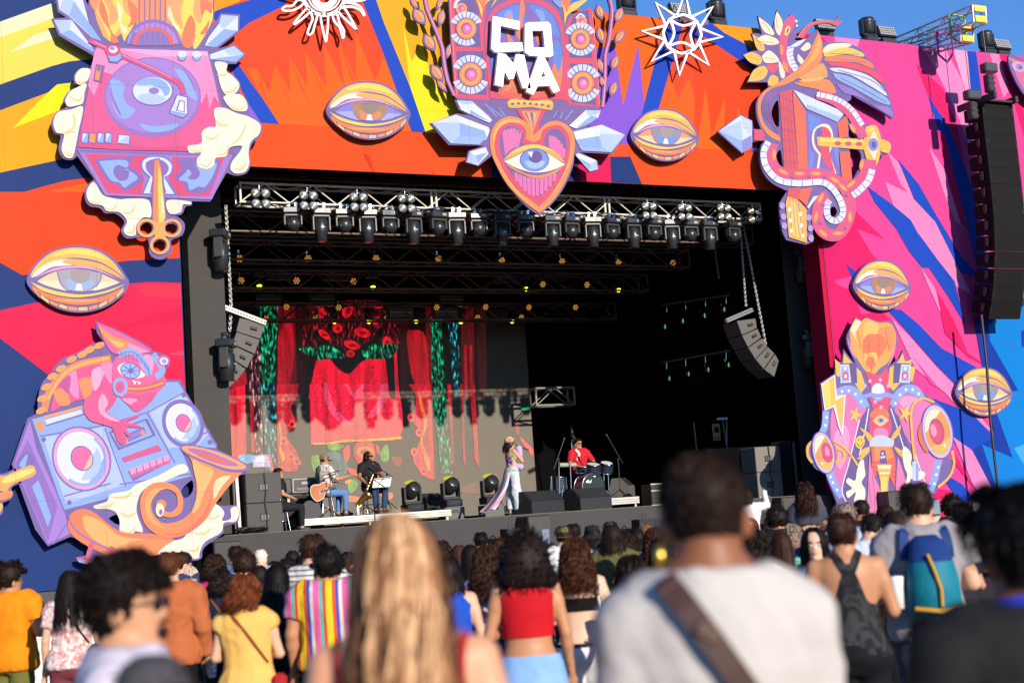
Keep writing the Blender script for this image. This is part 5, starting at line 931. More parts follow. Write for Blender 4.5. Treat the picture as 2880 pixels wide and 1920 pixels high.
# MAIN LINE ARRAY
LAM=mat('line_array_grille',(.008,.0075,.007),.75,var=.25,scale=80,bump=.2,spec=.12)
Yla=YF-1.25
tp=onY(*cpx('D',1838,640),Yla); bt=onY(*cpx('E',1275,412),Yla)
la=thing('line_array','tall black main line array hanging in front of the pink right wing','speaker array',tp)
ncab=13; Hh=(tp.z-bt.z)/ncab*1.02; pos=Vector((0,0,0)); ang=0
lw=1.04
for i in range(ncab):
 ang=0 if i<5 else (i-4)**1.55*.85
 M=rot('X',ang); c=pos+M@Vector((0,0,-Hh/2))
 m=MB(); hh=Hh*(.985 if i<6 else 1.01)
 vs=[M@Vector(q)for q in ((-lw/2,-.12,hh/2),(lw/2,-.12,hh/2),(lw/2,-.12,-hh/2),(-lw/2,-.12,-hh/2),(-lw/2*.92,.55,hh/2*.72),(lw/2*.92,.55,hh/2*.72),(lw/2*.92,.55,-hh/2*.72),(-lw/2*.92,.55,-hh/2*.72))]
 m.add([q+c for q in vs],[(3,2,1,0),(4,5,6,7),(0,1,5,4),(1,2,6,5),(2,3,7,6),(3,0,4,7)],LAM); cb=m.build('cabinet',la)
 for sx in (-1,1):
  m=MB(); m.box(c+M@Vector((sx*(lw/2+.02),.12,.06)),(.03,.10,.16),BLK,M); m.box(c+M@Vector((sx*(lw/2+.02),.12,-.045)),(.03,.07,.05),BLK,M); m.build('rigging_plate',cb)
 m=MB()
 for sx in (-1,1):
  for k in (-1,1):m.ell(c+M@Vector((sx*lw*.46,-.123,k*hh*.12)),(.012,.006,.012),CHROME,6)
 m.build('screw',cb)['kind']='stuff'
 pos=pos+M@Vector((0,0,-Hh))
m=MB(); M=rot('Z',0); m.box((0,.15,.10),(lw*1.02,.12,.14),BLKP,M); m.box((0,.15,.02),(lw*.9,.8,.05),BLKP,M); m.box(M@Vector((-.45,.1,.06)),(.09,1.3,.16),BLKP,M); m.box(M@Vector((.45,.1,.06)),(.09,.9,.16),BLKP,M); m.build('fly_frame',la)
mot=mat('hoist_body',(.05,.05,.055),.35)
for k,(x,y,lb)in enumerate(((1810,425,'upper'),(1706,590,'lower'))):
 q=onY(*cpx('D',x,y),Yla); r=thing('chain_hoist','black chain hoist above the main line array, the %s one of two'%lb,'hoist',q,'chain hoists')
 m=MB(); m.bbox((0,0,.02),(.42,.24,.24),mot,.03); m.build('motor_case',r); m=MB(); m.bbox((-.05,0,-.38),(.22,.2,.46),BLKP,.03)
 for i in range(3):m.box((-.05,-.105,-.25-i*.14),(.2,.012,.06),BLK)
 m.build('chain_bag',r); m=MB(); m.cyl((-.05,0,.14),(-.05,0,1.25 if k==0 else 1.4),.012,mot,5); m.build('chain',r)
ca=onY(*cpx('E',1232,420),Yla+.3); cb_=onY(*cpx('E',1320,1350),Yla+.3); m=MB(); m.tube([ca,ca.lerp(cb_,.3)+Vector((.02,0,0)),ca.lerp(cb_,.6)+Vector((-.03,0,0)),cb_+Vector((0,0,-.9))],.035,BLK,6); tag(m.build('speaker_cable'),'thick black cable bundle hanging from the main line array to the ground','cable')
TRR=mat('tower_truss_metal',(.55,.5,.47),.35,metal=.5)
for k,(x0,y0,x1,y1,yb,lb)in enumerate(((1420,292,1795,145,25.2,'silver cantilever truss poking over the top right edge, the higher of two'),(1515,340,1715,262,25.7,'silver cantilever truss over the top right edge, the lower of two'))):
 B=onY(*cpx('D',x1,y1),yb); A=Vector((B.x,29.5,B.z)); A.z=max(B.z,13.2)
 t=truss('roof_truss',lb,(A.x,A.y,A.z),(B.x,B.y,B.z),.42,.42,.026,TRR,.45,group='cantilever trusses')
 m=MB(); q=B-A; m.box(q+Vector((-.21,-.035,.34)),(.36,.04,.14),mat('yellow_end_plate',(.75,.5,.05),.5)); m.box(q+Vector((-.21,-.035,.08)),(.36,.04,.16),MATS['yellow_end_plate']); m.build('end_plate',t)
 m=MB(); q2=q+Vector((-.2,.75,0)); m.tube([q2+Vector((-.25,0,.45)),q2+Vector((-.27,0,-.1)),q2+Vector((.0,0,-.28)),q2+Vector((.25,0,.0)),q2+Vector((.24,0,.45)),q2+Vector((-.25,0,.47))],.03,mat('green_sling',(.2,.45,.05),.8)if k==0 else mat('violet_sling',(.3,.06,.35),.8),6); m.build('sling',t)
 # lamps along the top edge
def top_head(px,py,label,sc=1.0):
 q=onY(px,py,YF+.25); q.z=ZT
 r=thing('moving_head',label,'stage light',q,'lamps along the top edge'); m=MB(); m.bbox((0,0,.1),(.46,.4,.2),HEADM,.03); m.build('base',r)
 m=MB(); m.bbox((0,0,.26),(.5,.2,.1),HEADM,.03)
 for x in (-.24,.24):m.bbox((x,0,.5),(.07,.22,.5),HEADM,.03)
 m.build('yoke',r); m=MB(); m.lathe([(0,.28),(.13,.29),(.19,.38),(.2,.62),(.21,.66),(.21,.78),(.18,.80),(0,.80)],HEADM,None,18); h=m.build('lamp_head',r); m=MB(); m.lathe([(.205,.64),(.225,.65),(.225,.68),(.205,.69)],YOKE,None,18); m.build('cooling_ring',h); r.scale=(sc,sc,sc); return r
FLD=mat('led_panel_face',(.5,.48,.45),.2,metal=.4)
def flood(px,py,label,sc=1.0):
 q=onY(px,py,YF+.2); q.z=ZT
 r=thing('led_flood',label,'stage light',q,'lamps along the top edge'); M=rot('X',-18); m=MB(); m.bbox((0,0,.1),(.5,.26,.18),BLK,.02); m.build('base',r)
 m=MB(); m.bbox((0,0,.40),(.66,.16,.38),BLK,.03,M); p_=m.build('panel',r); m=MB()
 for i in range(8):
  for j in range(4):m.box(M@Vector((-.27+i*.077,-.085,-.12+j*.08))+Vector((0,0,.40)),(.06,.01,.062),FLD,M)
 m.build('led_cells',p_)['kind']='stuff'; r.scale=(sc,sc,sc); return r
for i,(x,y)in enumerate(((1440,30),(1647,55),(1996,95),(2268,122))):top_head(x/.8167,y/.8167,'black moving head standing on the top edge, %s from the left'%ORD[i],.85)
for i,(x,y)in enumerate(((1562,44),(1895,85),(2037,98),(2302,126))):flood(x/.8167,y/.8167,'LED flood panel on the top edge, %s from the left'%ORD[i],.85)
# PEOPLE
import numpy as np
class SDF:
 """soft union of body volumes, turned into one continuous surface (surface nets)"""
 def __init__(s,mt,h=.017,disp=0,fold=6):s.mt=mt; s.h=h; s.pr=[]; s.disp=disp; s.fold=fold; s.mats=[mt]
 def torso(s,T,z0,z1,inf,bulk=1,flare=0,k=.02):
  tz=np.array([t[0]for t in T]); A=np.array([t[1:]for t in T]); mx=.27+inf+flare
  def f(x,y,z):
   b=np.where(z<1.46,bulk,1); fl=flare*np.maximum(0,1.1-z); hw=np.interp(z,tz,A[:,0])*b+inf+fl; hd=np.interp(z,tz,A[:,1])*b+inf+fl; yo=np.interp(z,tz,A[:,2])
   d=(np.sqrt((x/hw)**2+((y-yo)/hd)**2)-1)*np.minimum(hw,hd); return np.maximum(d,np.maximum(z0-z,z-z1))
  s.pr.append((f,(-mx,-mx,z0,mx,mx,z1),k))
 def cone(s,a,b,ra,rb,k=.015,cut=False):
  a=np.array(a); b=np.array(b); d=b-a; L2=float(d@d)or 1e-9; r=max(ra,rb)
  def f(x,y,z):
   t=((x-a[0])*d[0]+(y-a[1])*d[1]+(z-a[2])*d[2])/L2; tc=np.clip(t,0,1)
   q=np.sqrt((x-a[0]-d[0]*tc)**2+(y-a[1]-d[1]*tc)**2+(z-a[2]-d[2]*tc)**2)-(ra+(rb-ra)*tc)
   return np.maximum(q,(t-1)*math.sqrt(L2))if cut else q
  lo=np.minimum(a,b)-r; hi=np.maximum(a,b)+r; s.pr.append((f,(*lo,*hi),k))
 def ell(s,c,r,M=None,k=.01):
  c=np.array(c); R=np.array(M)if M is not None else np.eye(3); m=max(r)
  def f(x,y,z):
   X=[x-c[0],y-c[1],z-c[2]]; q=[sum(R[i][j]*X[i]for i in range(3))for j in range(3)]; g=np.sqrt((q[0]/r[0])**2+(q[1]/r[1])**2+(q[2]/r[2])**2); return (g-1)*min(r)
  s.pr.append((f,(*(c-m),*(c+m)),k))
 def head(s,M,k=.012):
  Mi=np.array(M.inverted()); ht=np.array(HEADT); pf=np.array(PROF); c=M@Vector((0,0,.11)); sc=M.to_scale()[0]
  def f(x,y,z):
   X,Y,Z=[Mi[i][0]*x+Mi[i][1]*y+Mi[i][2]*z+Mi[i][3]for i in range(3)]
   w=np.interp(Z,ht[:,0],ht[:,1]); yf=np.interp(Z,ht[:,0],ht[:,2]); yb=-np.interp(Z,ht[:,0],ht[:,3]); p=np.interp(Z,pf[:,0],pf[:,1])
   n=p*np.exp(-(X/.0145)**2)+np.where(Z<.072,p*.5*np.exp(-(X/.03)**2),0)-.010*np.exp(-((np.abs(X)-.031)/.014)**2-((Z-.118)/.013)**2)
   Yd=np.maximum(np.where(Y>0,yf+n,yb),.012); d=(np.power(np.abs(X/np.maximum(w,.01))**2.25+np.abs(Y/Yd)**2.25,1/2.25)-1)*np.minimum(w,Yd)
   return np.maximum(d,np.maximum(-.014-Z,Z-.2335))*sc
  s.pr.append((f,(c.x-.16,c.y-.16,c.z-.16,c.x+.16,c.y+.16,c.z+.16),k))
 def build(s,name,parent=None):
  h=s.h; B=np.array([p[1]for p in s.pr]); lo=B[:,:3].min(0)-3*h; hi=B[:,3:].max(0)+3*h; n=np.ceil((hi-lo)/h).astype(int)+1; D=np.full(n,.2,np.float32); ax=[lo[i]+h*np.arange(n[i])for i in range(3)]
  for f,b,k in s.pr:
   a0=np.maximum(0,np.floor((np.array(b[:3])-k-2*h-lo)/h).astype(int)); a1=np.minimum(n,np.ceil((np.array(b[3:])+k+2*h-lo)/h).astype(int)+1); sl=tuple(slice(a0[i],a1[i])for i in range(3))
   X,Y,Z=np.meshgrid(*[ax[i][sl[i]]for i in range(3)],indexing='ij',sparse=False); d=f(X,Y,Z).astype(np.float32); o=D[sl]; q=np.clip(.5+.5*(o-d)/k,0,1); D[sl]=o*(1-q)+d*q-k*q*(1-q)
  D=D+1e-6; S=D<0; c=np.array(n)-1
  cs=[(i,j,k)for i in (0,1)for j in (0,1)for k in (0,1)]
  g=lambda A,o:A[o[0]:o[0]+c[0],o[1]:o[1]+c[1],o[2]:o[2]+c[2]]
  cnt=sum(g(S,o).astype(np.int8)for o in cs); act=(cnt>0)&(cnt<8); I=np.argwhere(act); idx=np.full(c,-1,np.int64); idx[act]=np.arange(len(I))
  P=np.zeros((len(I),3)); W=np.zeros(len(I)); V={o:g(D,o)[act]for o in cs}
  for o in cs:
   for a in range(3):
    if o[a]==0:
     o2=tuple(1 if i==a else o[i]for i in range(3)); d0,d1=V[o],V[o2]; m=(d0<0)!=(d1<0); t=np.where(m,d0/np.where(d0==d1,1,d0-d1),0)
     for i in range(3):P[:,i]+=np.where(m,o[i]+(t if i==a else 0),0)
     W+=m
  P=(P/W[:,None]+I)*h+lo; F=[]
  for a in range(3):
   u,v=(a+1)%3,(a+2)%3; A=np.moveaxis(S,(a,u,v),(0,1,2)); ch=A[:-1,1:-1,1:-1]!=A[1:,1:-1,1:-1]; E=np.argwhere(ch); inn=A[:-1,1:-1,1:-1][ch]; J=np.moveaxis(idx,(a,u,v),(0,1,2)); i,j,k=E[:,0],E[:,1]+1,E[:,2]+1
   q=np.stack([J[i,j-1,k-1],J[i,j,k-1],J[i,j,k],J[i,j-1,k]],1); q[~inn]=q[~inn][:,::-1]; F.append(q)
  F=np.concatenate(F); F=F[(F>=0).all(1)]
  for it in range(2):
   ac=np.zeros_like(P); w_=np.zeros(len(P))
   for a,b in ((0,1),(1,2),(2,3),(3,0)):
    np.add.at(ac,F[:,a],P[F[:,b]]); np.add.at(ac,F[:,b],P[F[:,a]]); np.add.at(w_,F[:,a],1); np.add.at(w_,F[:,b],1)
   P=P*.6+.4*ac/np.maximum(w_,1)[:,None]
  if s.disp:
   N=np.zeros_like(P); e1=P[F[:,2]]-P[F[:,0]]; e2=P[F[:,3]]-P[F[:,1]]; fn=np.cross(e1,e2)
   for a in range(4):np.add.at(N,F[:,a],fn)
   N/=np.linalg.norm(N,axis=1)[:,None]+1e-12; rg=np.random.RandomState(len(P)%9973); k=np.zeros(len(P))
   for i in range(6):
    dr=rg.normal(size=3)*np.array([1,1,.55]); dr/=np.linalg.norm(dr); fr=s.fold*(3+3.2*i*rg.uniform(.7,1.2)); d2=rg.normal(size=3)*4; k+=(1-np.abs(np.sin(P@dr*fr*.5+1.3*np.sin(P@d2+rg.uniform(0,6)))))**2.2*(1/(1+.35*i))
   P=P+N*((k-.25)*s.disp*.75)[:,None]
  me=bpy.data.meshes.new(name); me.vertices.add(len(P)); me.vertices.foreach_set('co',P.ravel()); me.loops.add(F.size); me.loops.foreach_set('vertex_index',F.ravel().astype(np.int32)); me.polygons.add(len(F)); me.polygons.foreach_set('loop_start',np.arange(0,F.size,4,dtype=np.int32)); me.polygons.foreach_set('use_smooth',np.ones(len(F),bool)); me.update(calc_edges=True); me.materials.append(s.mt)
  o=bpy.data.objects.new(name,me); COL.objects.link(o)
  if parent is not None:o.parent=parent
  return o
def skin(h):return mat('skin_'+h.lstrip('#'),hexc(h,.82),.5,var=.07,scale=14,spec=.35)
def cloth(name,col,rough=.85,var=.13,scale=11,bump=.4):return mat('cloth_'+name,col if not isinstance(col,str)else hexc(col,.8),rough,var=var,scale=scale,bump=bump,spec=.2)
def patterned(name,kind,cols,sc=1.0):
 key='cloth_'+name
 if key in MATS:return MATS[key]
 m=bpy.data.materials.new(key); m.use_nodes=True; n=m.node_tree.nodes; l=m.node_tree.links; b=n['Principled BSDF']; b.inputs['Roughness'].default_value=.85; b.inputs['Specular IOR Level'].default_value=.2
 tc=n.new('ShaderNodeTexCoord'); r=n.new('ShaderNodeValToRGB'); r.color_ramp.interpolation='CONSTANT'
 cs=[hexc(c,.8)if isinstance(c,str)else c for c in cols]
 if kind in ('hstripe','vstripe'):
  sp=n.new('ShaderNodeSeparateXYZ'); l.new(tc.outputs['Object'],sp.inputs[0]); mt=n.new('ShaderNodeMath'); mt.operation='MULTIPLY'; mt.inputs[1].default_value=sc; l.new(sp.outputs[2 if kind=='hstripe' else 0],mt.inputs[0]); fr=n.new('ShaderNodeMath'); fr.operation='FRACT'; l.new(mt.outputs[0],fr.inputs[0]); src=fr.outputs[0]
 elif kind=='floral':
  v=n.new('ShaderNodeTexVoronoi'); v.inputs['Scale'].default_value=sc; l.new(tc.outputs['Object'],v.inputs['Vector']); sp=n.new('ShaderNodeSeparateColor'); l.new(v.outputs['Color'],sp.inputs[0]); src=sp.outputs[0]
 else :
  v=n.new('ShaderNodeTexNoise'); v.inputs['Scale'].default_value=sc; v.inputs['Detail'].default_value=6; v.inputs['Distortion'].default_value=1.2; l.new(tc.outputs['Object'],v.inputs['Vector']); src=v.outputs[0]; r.color_ramp.interpolation='LINEAR'
 e=r.color_ramp.elements
 N_=len(cs); lo,hi=(0,1)if kind!='noise' else (.35,.68)
 while len(e)<N_:e.new(.5)
 for i,c in enumerate(cs):e[i].position=lo+(hi-lo)*i/(N_ if kind!='noise' else N_-1); e[i].color=(*c,1)
 l.new(src,r.inputs[0]); l.new(r.outputs[0],b.inputs['Base Color']); MATS[key]=m; return m
def hairm(h,rough=.62):
 name='hair_'+h.lstrip('#')
 return mat(name,tuple(a*b for a,b in zip(hexc(h),(1.15,.9,.75))),rough,var=.6,scale=40,spec=.18,streak=(1,1,.12))
def interp(T,z):
 if z<=T[0][0]:return T[0][1:]
 for a,b in zip(T,T[1:]):
  if z<=b[0]:
   t=(z-a[0])/(b[0]-a[0]); return tuple(x+(y-x)*t for x,y in zip(a[1:],b[1:]))
 return T[-1][1:]
 # torso half-widths / half-depths / depth offset by height (for a 1.70 m figure)
TM=[(.80,.10,.085,0),(.86,.165,.11,-.005),(.93,.175,.122,-.012),(1.0,.168,.115,-.004),(1.08,.152,.103,.004),(1.18,.160,.108,.004),(1.28,.178,.118,0),(1.36,.188,.115,-.006),(1.42,.180,.098,-.012),(1.455,.145,.082,-.016),(1.485,.092,.068,-.016),(1.515,.064,.06,-.01)]
TW=[(.80,.10,.085,0),(.86,.168,.115,-.01),(.93,.180,.13,-.018),(1.0,.165,.115,-.006),(1.08,.134,.095,.004),(1.18,.138,.098,.006),(1.28,.158,.112,.008),(1.36,.166,.108,0),(1.42,.155,.088,-.012),(1.455,.122,.074,-.016),(1.485,.078,.06,-.016),(1.515,.054,.052,-.01)]
HEADT=[(-.012,.018,.048,-.005),(0,.034,.070,-.02),(.015,.046,.079,-.036),(.03,.054,.080,-.05),(.045,.059,.078,-.062),(.06,.063,.079,-.072),(.075,.067,.080,-.081),(.09,.0705,.081,-.088),(.11,.074,.081,-.096),(.13,.0765,.085,-.102),(.15,.078,.090,-.105),(.17,.0765,.088,-.103),(.19,.070,.077,-.093),(.21,.056,.056,-.072),(.224,.037,.03,-.046),(.233,.012,.0,-.02)]
PROF=[(-.02,0),(.0,.002),(.014,.008),(.026,.003),(.036,-.002),(.046,.004),(.052,.009),(.057,.003),(.062,.010),(.068,.005),(.074,.006),(.079,.019),(.087,.029),(.095,.025),(.108,.016),(.122,.008),(.134,.002),(.146,.004),(.16,0),(.24,0)]
ARMS=dict(down=((.235,-.02,1.14),(.25,.06,.90)),front=((.245,.0,1.15),(.07,.23,1.15)),up=((.30,.10,1.42),(.20,.24,1.68)),hip=((.33,-.08,1.17),(.18,.06,1.02)),bag=((.25,.03,1.14),(.16,.25,1.05)))
class Fig:
 def __init__(s,sex='m',arms=('down','down'),head=(0,0,0),joints=None,bulk=1.0,tilt=0.0,hands=True):
  s.T=TM if sex=='m' else TW; s.sex=sex; s.bulk=bulk; j={}
  sw=(.175 if sex=='m' else .152)*bulk
  for k,sg in ((0,-1),(1,1)):
   e,w_=ARMS[arms[k]]if isinstance(arms[k],str)else arms[k]
   dx=(sw-.175)
   j['s%d'%k]=Vector((sg*sw,-.012,1.405)); j['e%d'%k]=Vector((sg*(e[0]+dx),e[1],e[2])); j['w%d'%k]=Vector((sg*(w_[0]+dx*.5),w_[1],w_[2]))
   j['h%d'%k]=Vector((sg*.088,0,.87)); j['k%d'%k]=Vector((sg*.095,.02,.47)); j['a%d'%k]=Vector((sg*.10,-.02,.075))
  j['pel']=Vector((0,0,0)); s.j=j; s.tilt=tilt
  if joints:j.update({k:Vector(v)for k,v in joints.items()})
  s.headM=Matrix.Translation((0,-.005,1.475))@(rot('Z',head[0])@rot('X',head[1])@rot('Y',head[2])).to_4x4()@Matrix.Translation((0,.0,-.01+.0))
  if s.sex=='w':s.headM=s.headM@Matrix.Scale(.96,4)
  s.headM=s.headM@Matrix.Translation((0,.012,0))
  s.hands=hands
 def ring(s,z,inf=0):
  hw,hd,yo=interp(s.T,z); return (hw*(s.bulk if z<1.46 else 1)+inf,hd*(s.bulk if z<1.46 else 1)+inf,yo)
 def tor(s,m,mt,z0,z1,inf,n=24,flare=0,closed=False):
  zs=[z0+(z1-z0)*i/14 for i in range(15)]; V=[]
  for z in zs:
   hw,hd,yo=s.ring(z,inf); fl=flare*max(0,(1.1-z)); V+=[Vector(((hw+fl)*math.cos(2*math.pi*i/n),yo+(hd+fl)*math.sin(2*math.pi*i/n),z))for i in range(n)]
  m.add(V,[(k*n+i,k*n+(i+1)%n,(k+1)*n+(i+1)%n,(k+1)*n+i)for k in range(14)for i in range(n)],mt,True)
 def limb(s,m,pts,rs,cut=False):
  for i in range(len(pts)-1):m.cone(pts[i],pts[i+1],rs[i],rs[i+1],.018,cut and i==len(pts)-2)
 def hand(s,m,w_,d,sg,curl=.4):
  d=d.normalized(); up=Vector((0,0,1))if abs(d.z)<.8 else Vector((0,1,0)); a=d.cross(up).normalized(); b=a.cross(d)
  m.ell(w_+d*.045,(.037,.017,.052),Matrix((a,b,d)).transposed(),.01)
  for f in range(4):
   o=w_+d*.085+a*(-.027+f*.018); L=(.062,.072,.068,.052)[f]; c1=o+d*L*.5-b*L*curl*.2; m.cone(o,c1,.0098,.0092,.003); m.cone(c1,c1+(d*(1-curl)-b*curl)*L*.55,.0092,.0078,.003)
  o=w_+d*.03+a*.03*-sg; c1=o+(d*.6-a*sg*.7)*.035; m.cone(o,c1,.0125,.011,.006); m.cone(c1,c1+(d*.9-a*sg*.3)*.03,.011,.009,.004)
 def body(s,mt,legs=True,vox=.017):
  m=SDF(mt,vox); m.torso(s.T,.82,1.51,0,s.bulk); j=s.j; M=s.headM; r=.056 if s.sex=='m' else .046
  nk=M@Vector((0,-.028,.05)); m.cone(Vector((0,-.015,1.44)),nk,r*1.06,r,.03); m.head(M)
  for sg in (-1,1):m.ell(M@Vector((sg*.082,-.012,.098)),(.012,.025,.035),M.to_3x3().normalized()@rot('Z',sg*-22),.006)
  k=1.0 if s.sex=='m' else .84; bk=s.bulk
  for q in (0,1):
   S,E,W=j['s%d'%q],j['e%d'%q],j['w%d'%q]; s.limb(m,[S,S.lerp(E,.35),E],[.056*k*bk,.052*k*bk,.041*k*bk]); s.limb(m,[E,E.lerp(W,.3),W],[.041*k*bk,.041*k*bk,.027*k])
   if s.hands:s.hand(m,W,W-E,-1 if q==0 else 1)
   if legs:
    H,K,A=j['h%d'%q],j['k%d'%q],j['a%d'%q]; s.limb(m,[H,H.lerp(K,.3),K],[.088,.082,.056]); s.limb(m,[K,K.lerp(A,.3),A],[.055,.056,.036]); m.ell(A+Vector((0,.05,-.035)),(.042,.12,.038),None,.02)
  return m
 def shirt(s,mt,hem=.90,sleeve=.75,inf=.026,neck=1.485,fore=0,flare=.05,vox=.017,disp=.006):
  m=SDF(mt,vox,disp); m.torso(s.T,hem,neck,inf,s.bulk,flare,.03); j=s.j; k=1.0 if s.sex=='m' else .86
  for q in (0,1):
   S,E,W=j['s%d'%q],j['e%d'%q],j['w%d'%q]; e=S.lerp(E,sleeve); sh=S.lerp(Vector((0,-.012,1.44)),.25)
   if sleeve>0:s.limb(m,[sh,S.lerp(E,.12),e],[.064*k*s.bulk+.012,.060*k*s.bulk+.018,.054*k*s.bulk+(.008 if fore else .018)],not fore)
   if fore:s.limb(m,[E,E.lerp(W,fore)],[.058*k*s.bulk,.044*k],True)
  return m
 def pants(s,mt,top=1.0,length=1.0,inf=.010,wide=0.0,vox=.018,disp=.006):
  m=SDF(mt,vox,disp,5); m.torso(s.T,.82,top,inf,s.bulk,0,.03); j=s.j
  for q in (0,1):
   H,K,A=j['h%d'%q],j['k%d'%q],j['a%d'%q]
   if length<=.5:s.limb(m,[H,H.lerp(K,length*2)],[.104,.09+wide],True)
   else :s.limb(m,[H,H.lerp(K,.3),K],[.104,.098,.072+wide]); s.limb(m,[K,K.lerp(A,(length-.5)*2)],[.072+wide,.054+wide],True)
  return m
 def skirt(s,mt,top=1.0,hem=.5,flare=.22,inf=.016,n=32):
  m=MB(); V=[]; N_=12
  for i in range(N_+1):
   z=top+(hem-top)*i/N_; hw,hd,yo=s.ring(max(z,.93),inf); f=max(0,.93-z)*flare
   for k in range(n):
    t=2*math.pi*k/n; pl=1+.04*math.sin(k*math.pi/2)*min(1,max(0,.95-z)*3); V.append(Vector(((hw+f)*math.cos(t)*pl,yo+(hd+f)*math.sin(t)*pl,z)))
  m.add(V,[(k*n+i,k*n+(i+1)%n,(k+1)*n+(i+1)%n,(k+1)*n+i)for k in range(N_)for i in range(n)],mt,True); return m
 def wrap(s,mt,hem,ztop,inf=.011,n=48,rows=14,flare=0):
  """close-fitting top following the torso; ztop(angle) gives its upper edge (angle 90 = chest, 270 = back)"""
  m=MB(); V=[]
  for r in range(rows+1):
   for i in range(n):
    t=2*math.pi*i/n; zt=ztop(math.degrees(t)%360); z=hem+(zt-hem)*r/rows; hw,hd,yo=s.ring(z,inf); V.append(Vector(((hw)*math.cos(t),yo+(hd)*math.sin(t),z)))
  m.add(V,[(k*n+i,k*n+(i+1)%n,(k+1)*n+(i+1)%n,(k+1)*n+i)for k in range(rows)for i in range(n)],mt,True); return m
 def on_back(s,x,z,out=.02):
  hw,hd,yo=s.ring(z,out); t=max(-1,min(1,x/hw)); return Vector((x,yo-hd*math.sqrt(max(0,1-t*t)),z))
 def strap(s,mt,pts,w_=.02,out=.018,back=True):
  P=[]
  for x,z in spline(pts,5,False)if len(pts)>2 else [(pts[0][0]+(pts[1][0]-pts[0][0])*i/8,pts[0][1]+(pts[1][1]-pts[0][1])*i/8)for i in range(9)]:
   q=s.on_back(x,z,out); q.y=q.y if back else -q.y; P.append(q)
  if out>=.03:P=[q+Vector((0,-.014 if back else .014,0))for q in P]
  m=MB(); n=len(P); V=[]
  for i,p in enumerate(P):
   d=(P[min(i+1,n-1)]-P[max(i-1,0)]).normalized(); sd=d.cross(Vector((0,1,0))).normalized()*w_/2; o=Vector((0,.006 if back else -.006,0)); V+=[p-sd,p+sd,p+sd+o,p-sd+o]
  m.add(V,[(4*i+k,4*i+4+k,4*i+4+(k+1)%4,4*i+(k+1)%4)for i in range(n-1)for k in range(4)],mt); return m
  # hair (built in head space)
def ribbon(m,P,w_,mt,tw=0):
 tw0=(P[0].x+P[1].y)*900; n=len(P); V=[]
 for i,p in enumerate(P):
  d=P[min(i+1,n-1)]-P[max(i-1,0)]; out=Vector((p.x,p.y+.01,.25*(p.z-.12))); sd=d.cross(out); sd=sd.normalized()if sd.length>1e-9 else Vector((1,0,0))
  if tw:sd=(sd*math.cos(tw*i+tw0)+out.normalized()*math.sin(tw*i+tw0))
  k=w_/2*(1-.75*(i/(n-1))**3); V+=[p-sd*k,p+sd*k]
 m.add(V,[(2*i,2*i+1,2*i+3,2*i+2)for i in range(n-1)],mt,True)
def skullp(az,el,r=1.0):
 x=.080*math.cos(el)*math.cos(az)*r; y=-.010+.097*math.cos(el)*math.sin(az)*r; z=.135+.102*math.sin(el)*r; return Vector((x,y,z))
def hair_long(mt,seed,length=.38,wave=.0,vol=1.0,n=260,curl=0,part=0,front=True,wd=.011,base=True,sel=None):
 rnd=random.Random(seed); m=MB()
 if base:
  m.ell((0,-.026,.145),(.083*vol,.092*vol,.098*vol),mt,18); V=[]; rows=8; k=14
  for r in range(rows+1):
   z=.15-(length*.92)*r/rows; ww=(.084+.028*min(1,r/4))*vol*(1-.3*(r/rows)**3); dd=(.055+.012*min(1,r/3))*vol*(1-.5*(r/rows)**3); yc=-.055-.01*min(1,r/3)-(.05*max(0,r/rows-.35))
   V+=[Vector((ww*math.cos(2*math.pi*i/k),yc+dd*math.sin(2*math.pi*i/k),z))for i in range(k)]
  m.add(V,[(r*k+i,r*k+(i+1)%k,(r+1)*k+(i+1)%k,(r+1)*k+i)for r in range(rows)for i in range(k)]+[tuple(range(rows*k,rows*k+k))],mt,True)
 for i in range(n):
  az=rnd.uniform(math.radians(150 if not front else 118),math.radians(390 if not front else 422)); el0=rnd.uniform(.2,1.35); P=[]; ph=rnd.uniform(0,6.28)
  if sel and not sel(az):continue
  L=length*rnd.uniform(.72,1.06); am=wave*rnd.uniform(.5,1.3); rr=rnd.uniform(1.0,1.12)*vol; seg=10 if not curl else 16
  el=el0; drop=rnd.uniform(.03,.09)
  for q in range(seg+1):
   t=q/seg
   if t<.3:p=skullp(az,el0*(1-t/.3),rr*1.06)
   else :
    p0=skullp(az,0,rr*1.06); tt=(t-.3)/.7; p=p0+Vector((p0.x*.22*tt*vol,-.05*math.sin(tt*2.2)-drop*tt*.4,-L*tt))
    if az%6.283<3.14:p.y-=.03*tt
   if am:o=Vector((math.cos(az),math.sin(az),0)); p=p+o*am*math.sin(ph+q*(1.9 if curl else 1.1))*min(1,t*2)+Vector((-o.y,o.x,0))*am*math.cos(ph+q*(1.9 if curl else 1.1))*min(1,t*2)*(1 if curl else .4)
   P.append(p)
  ribbon(m,P,wd*rnd.uniform(.6,1.3),mt,.5 if curl else 0)
 return m
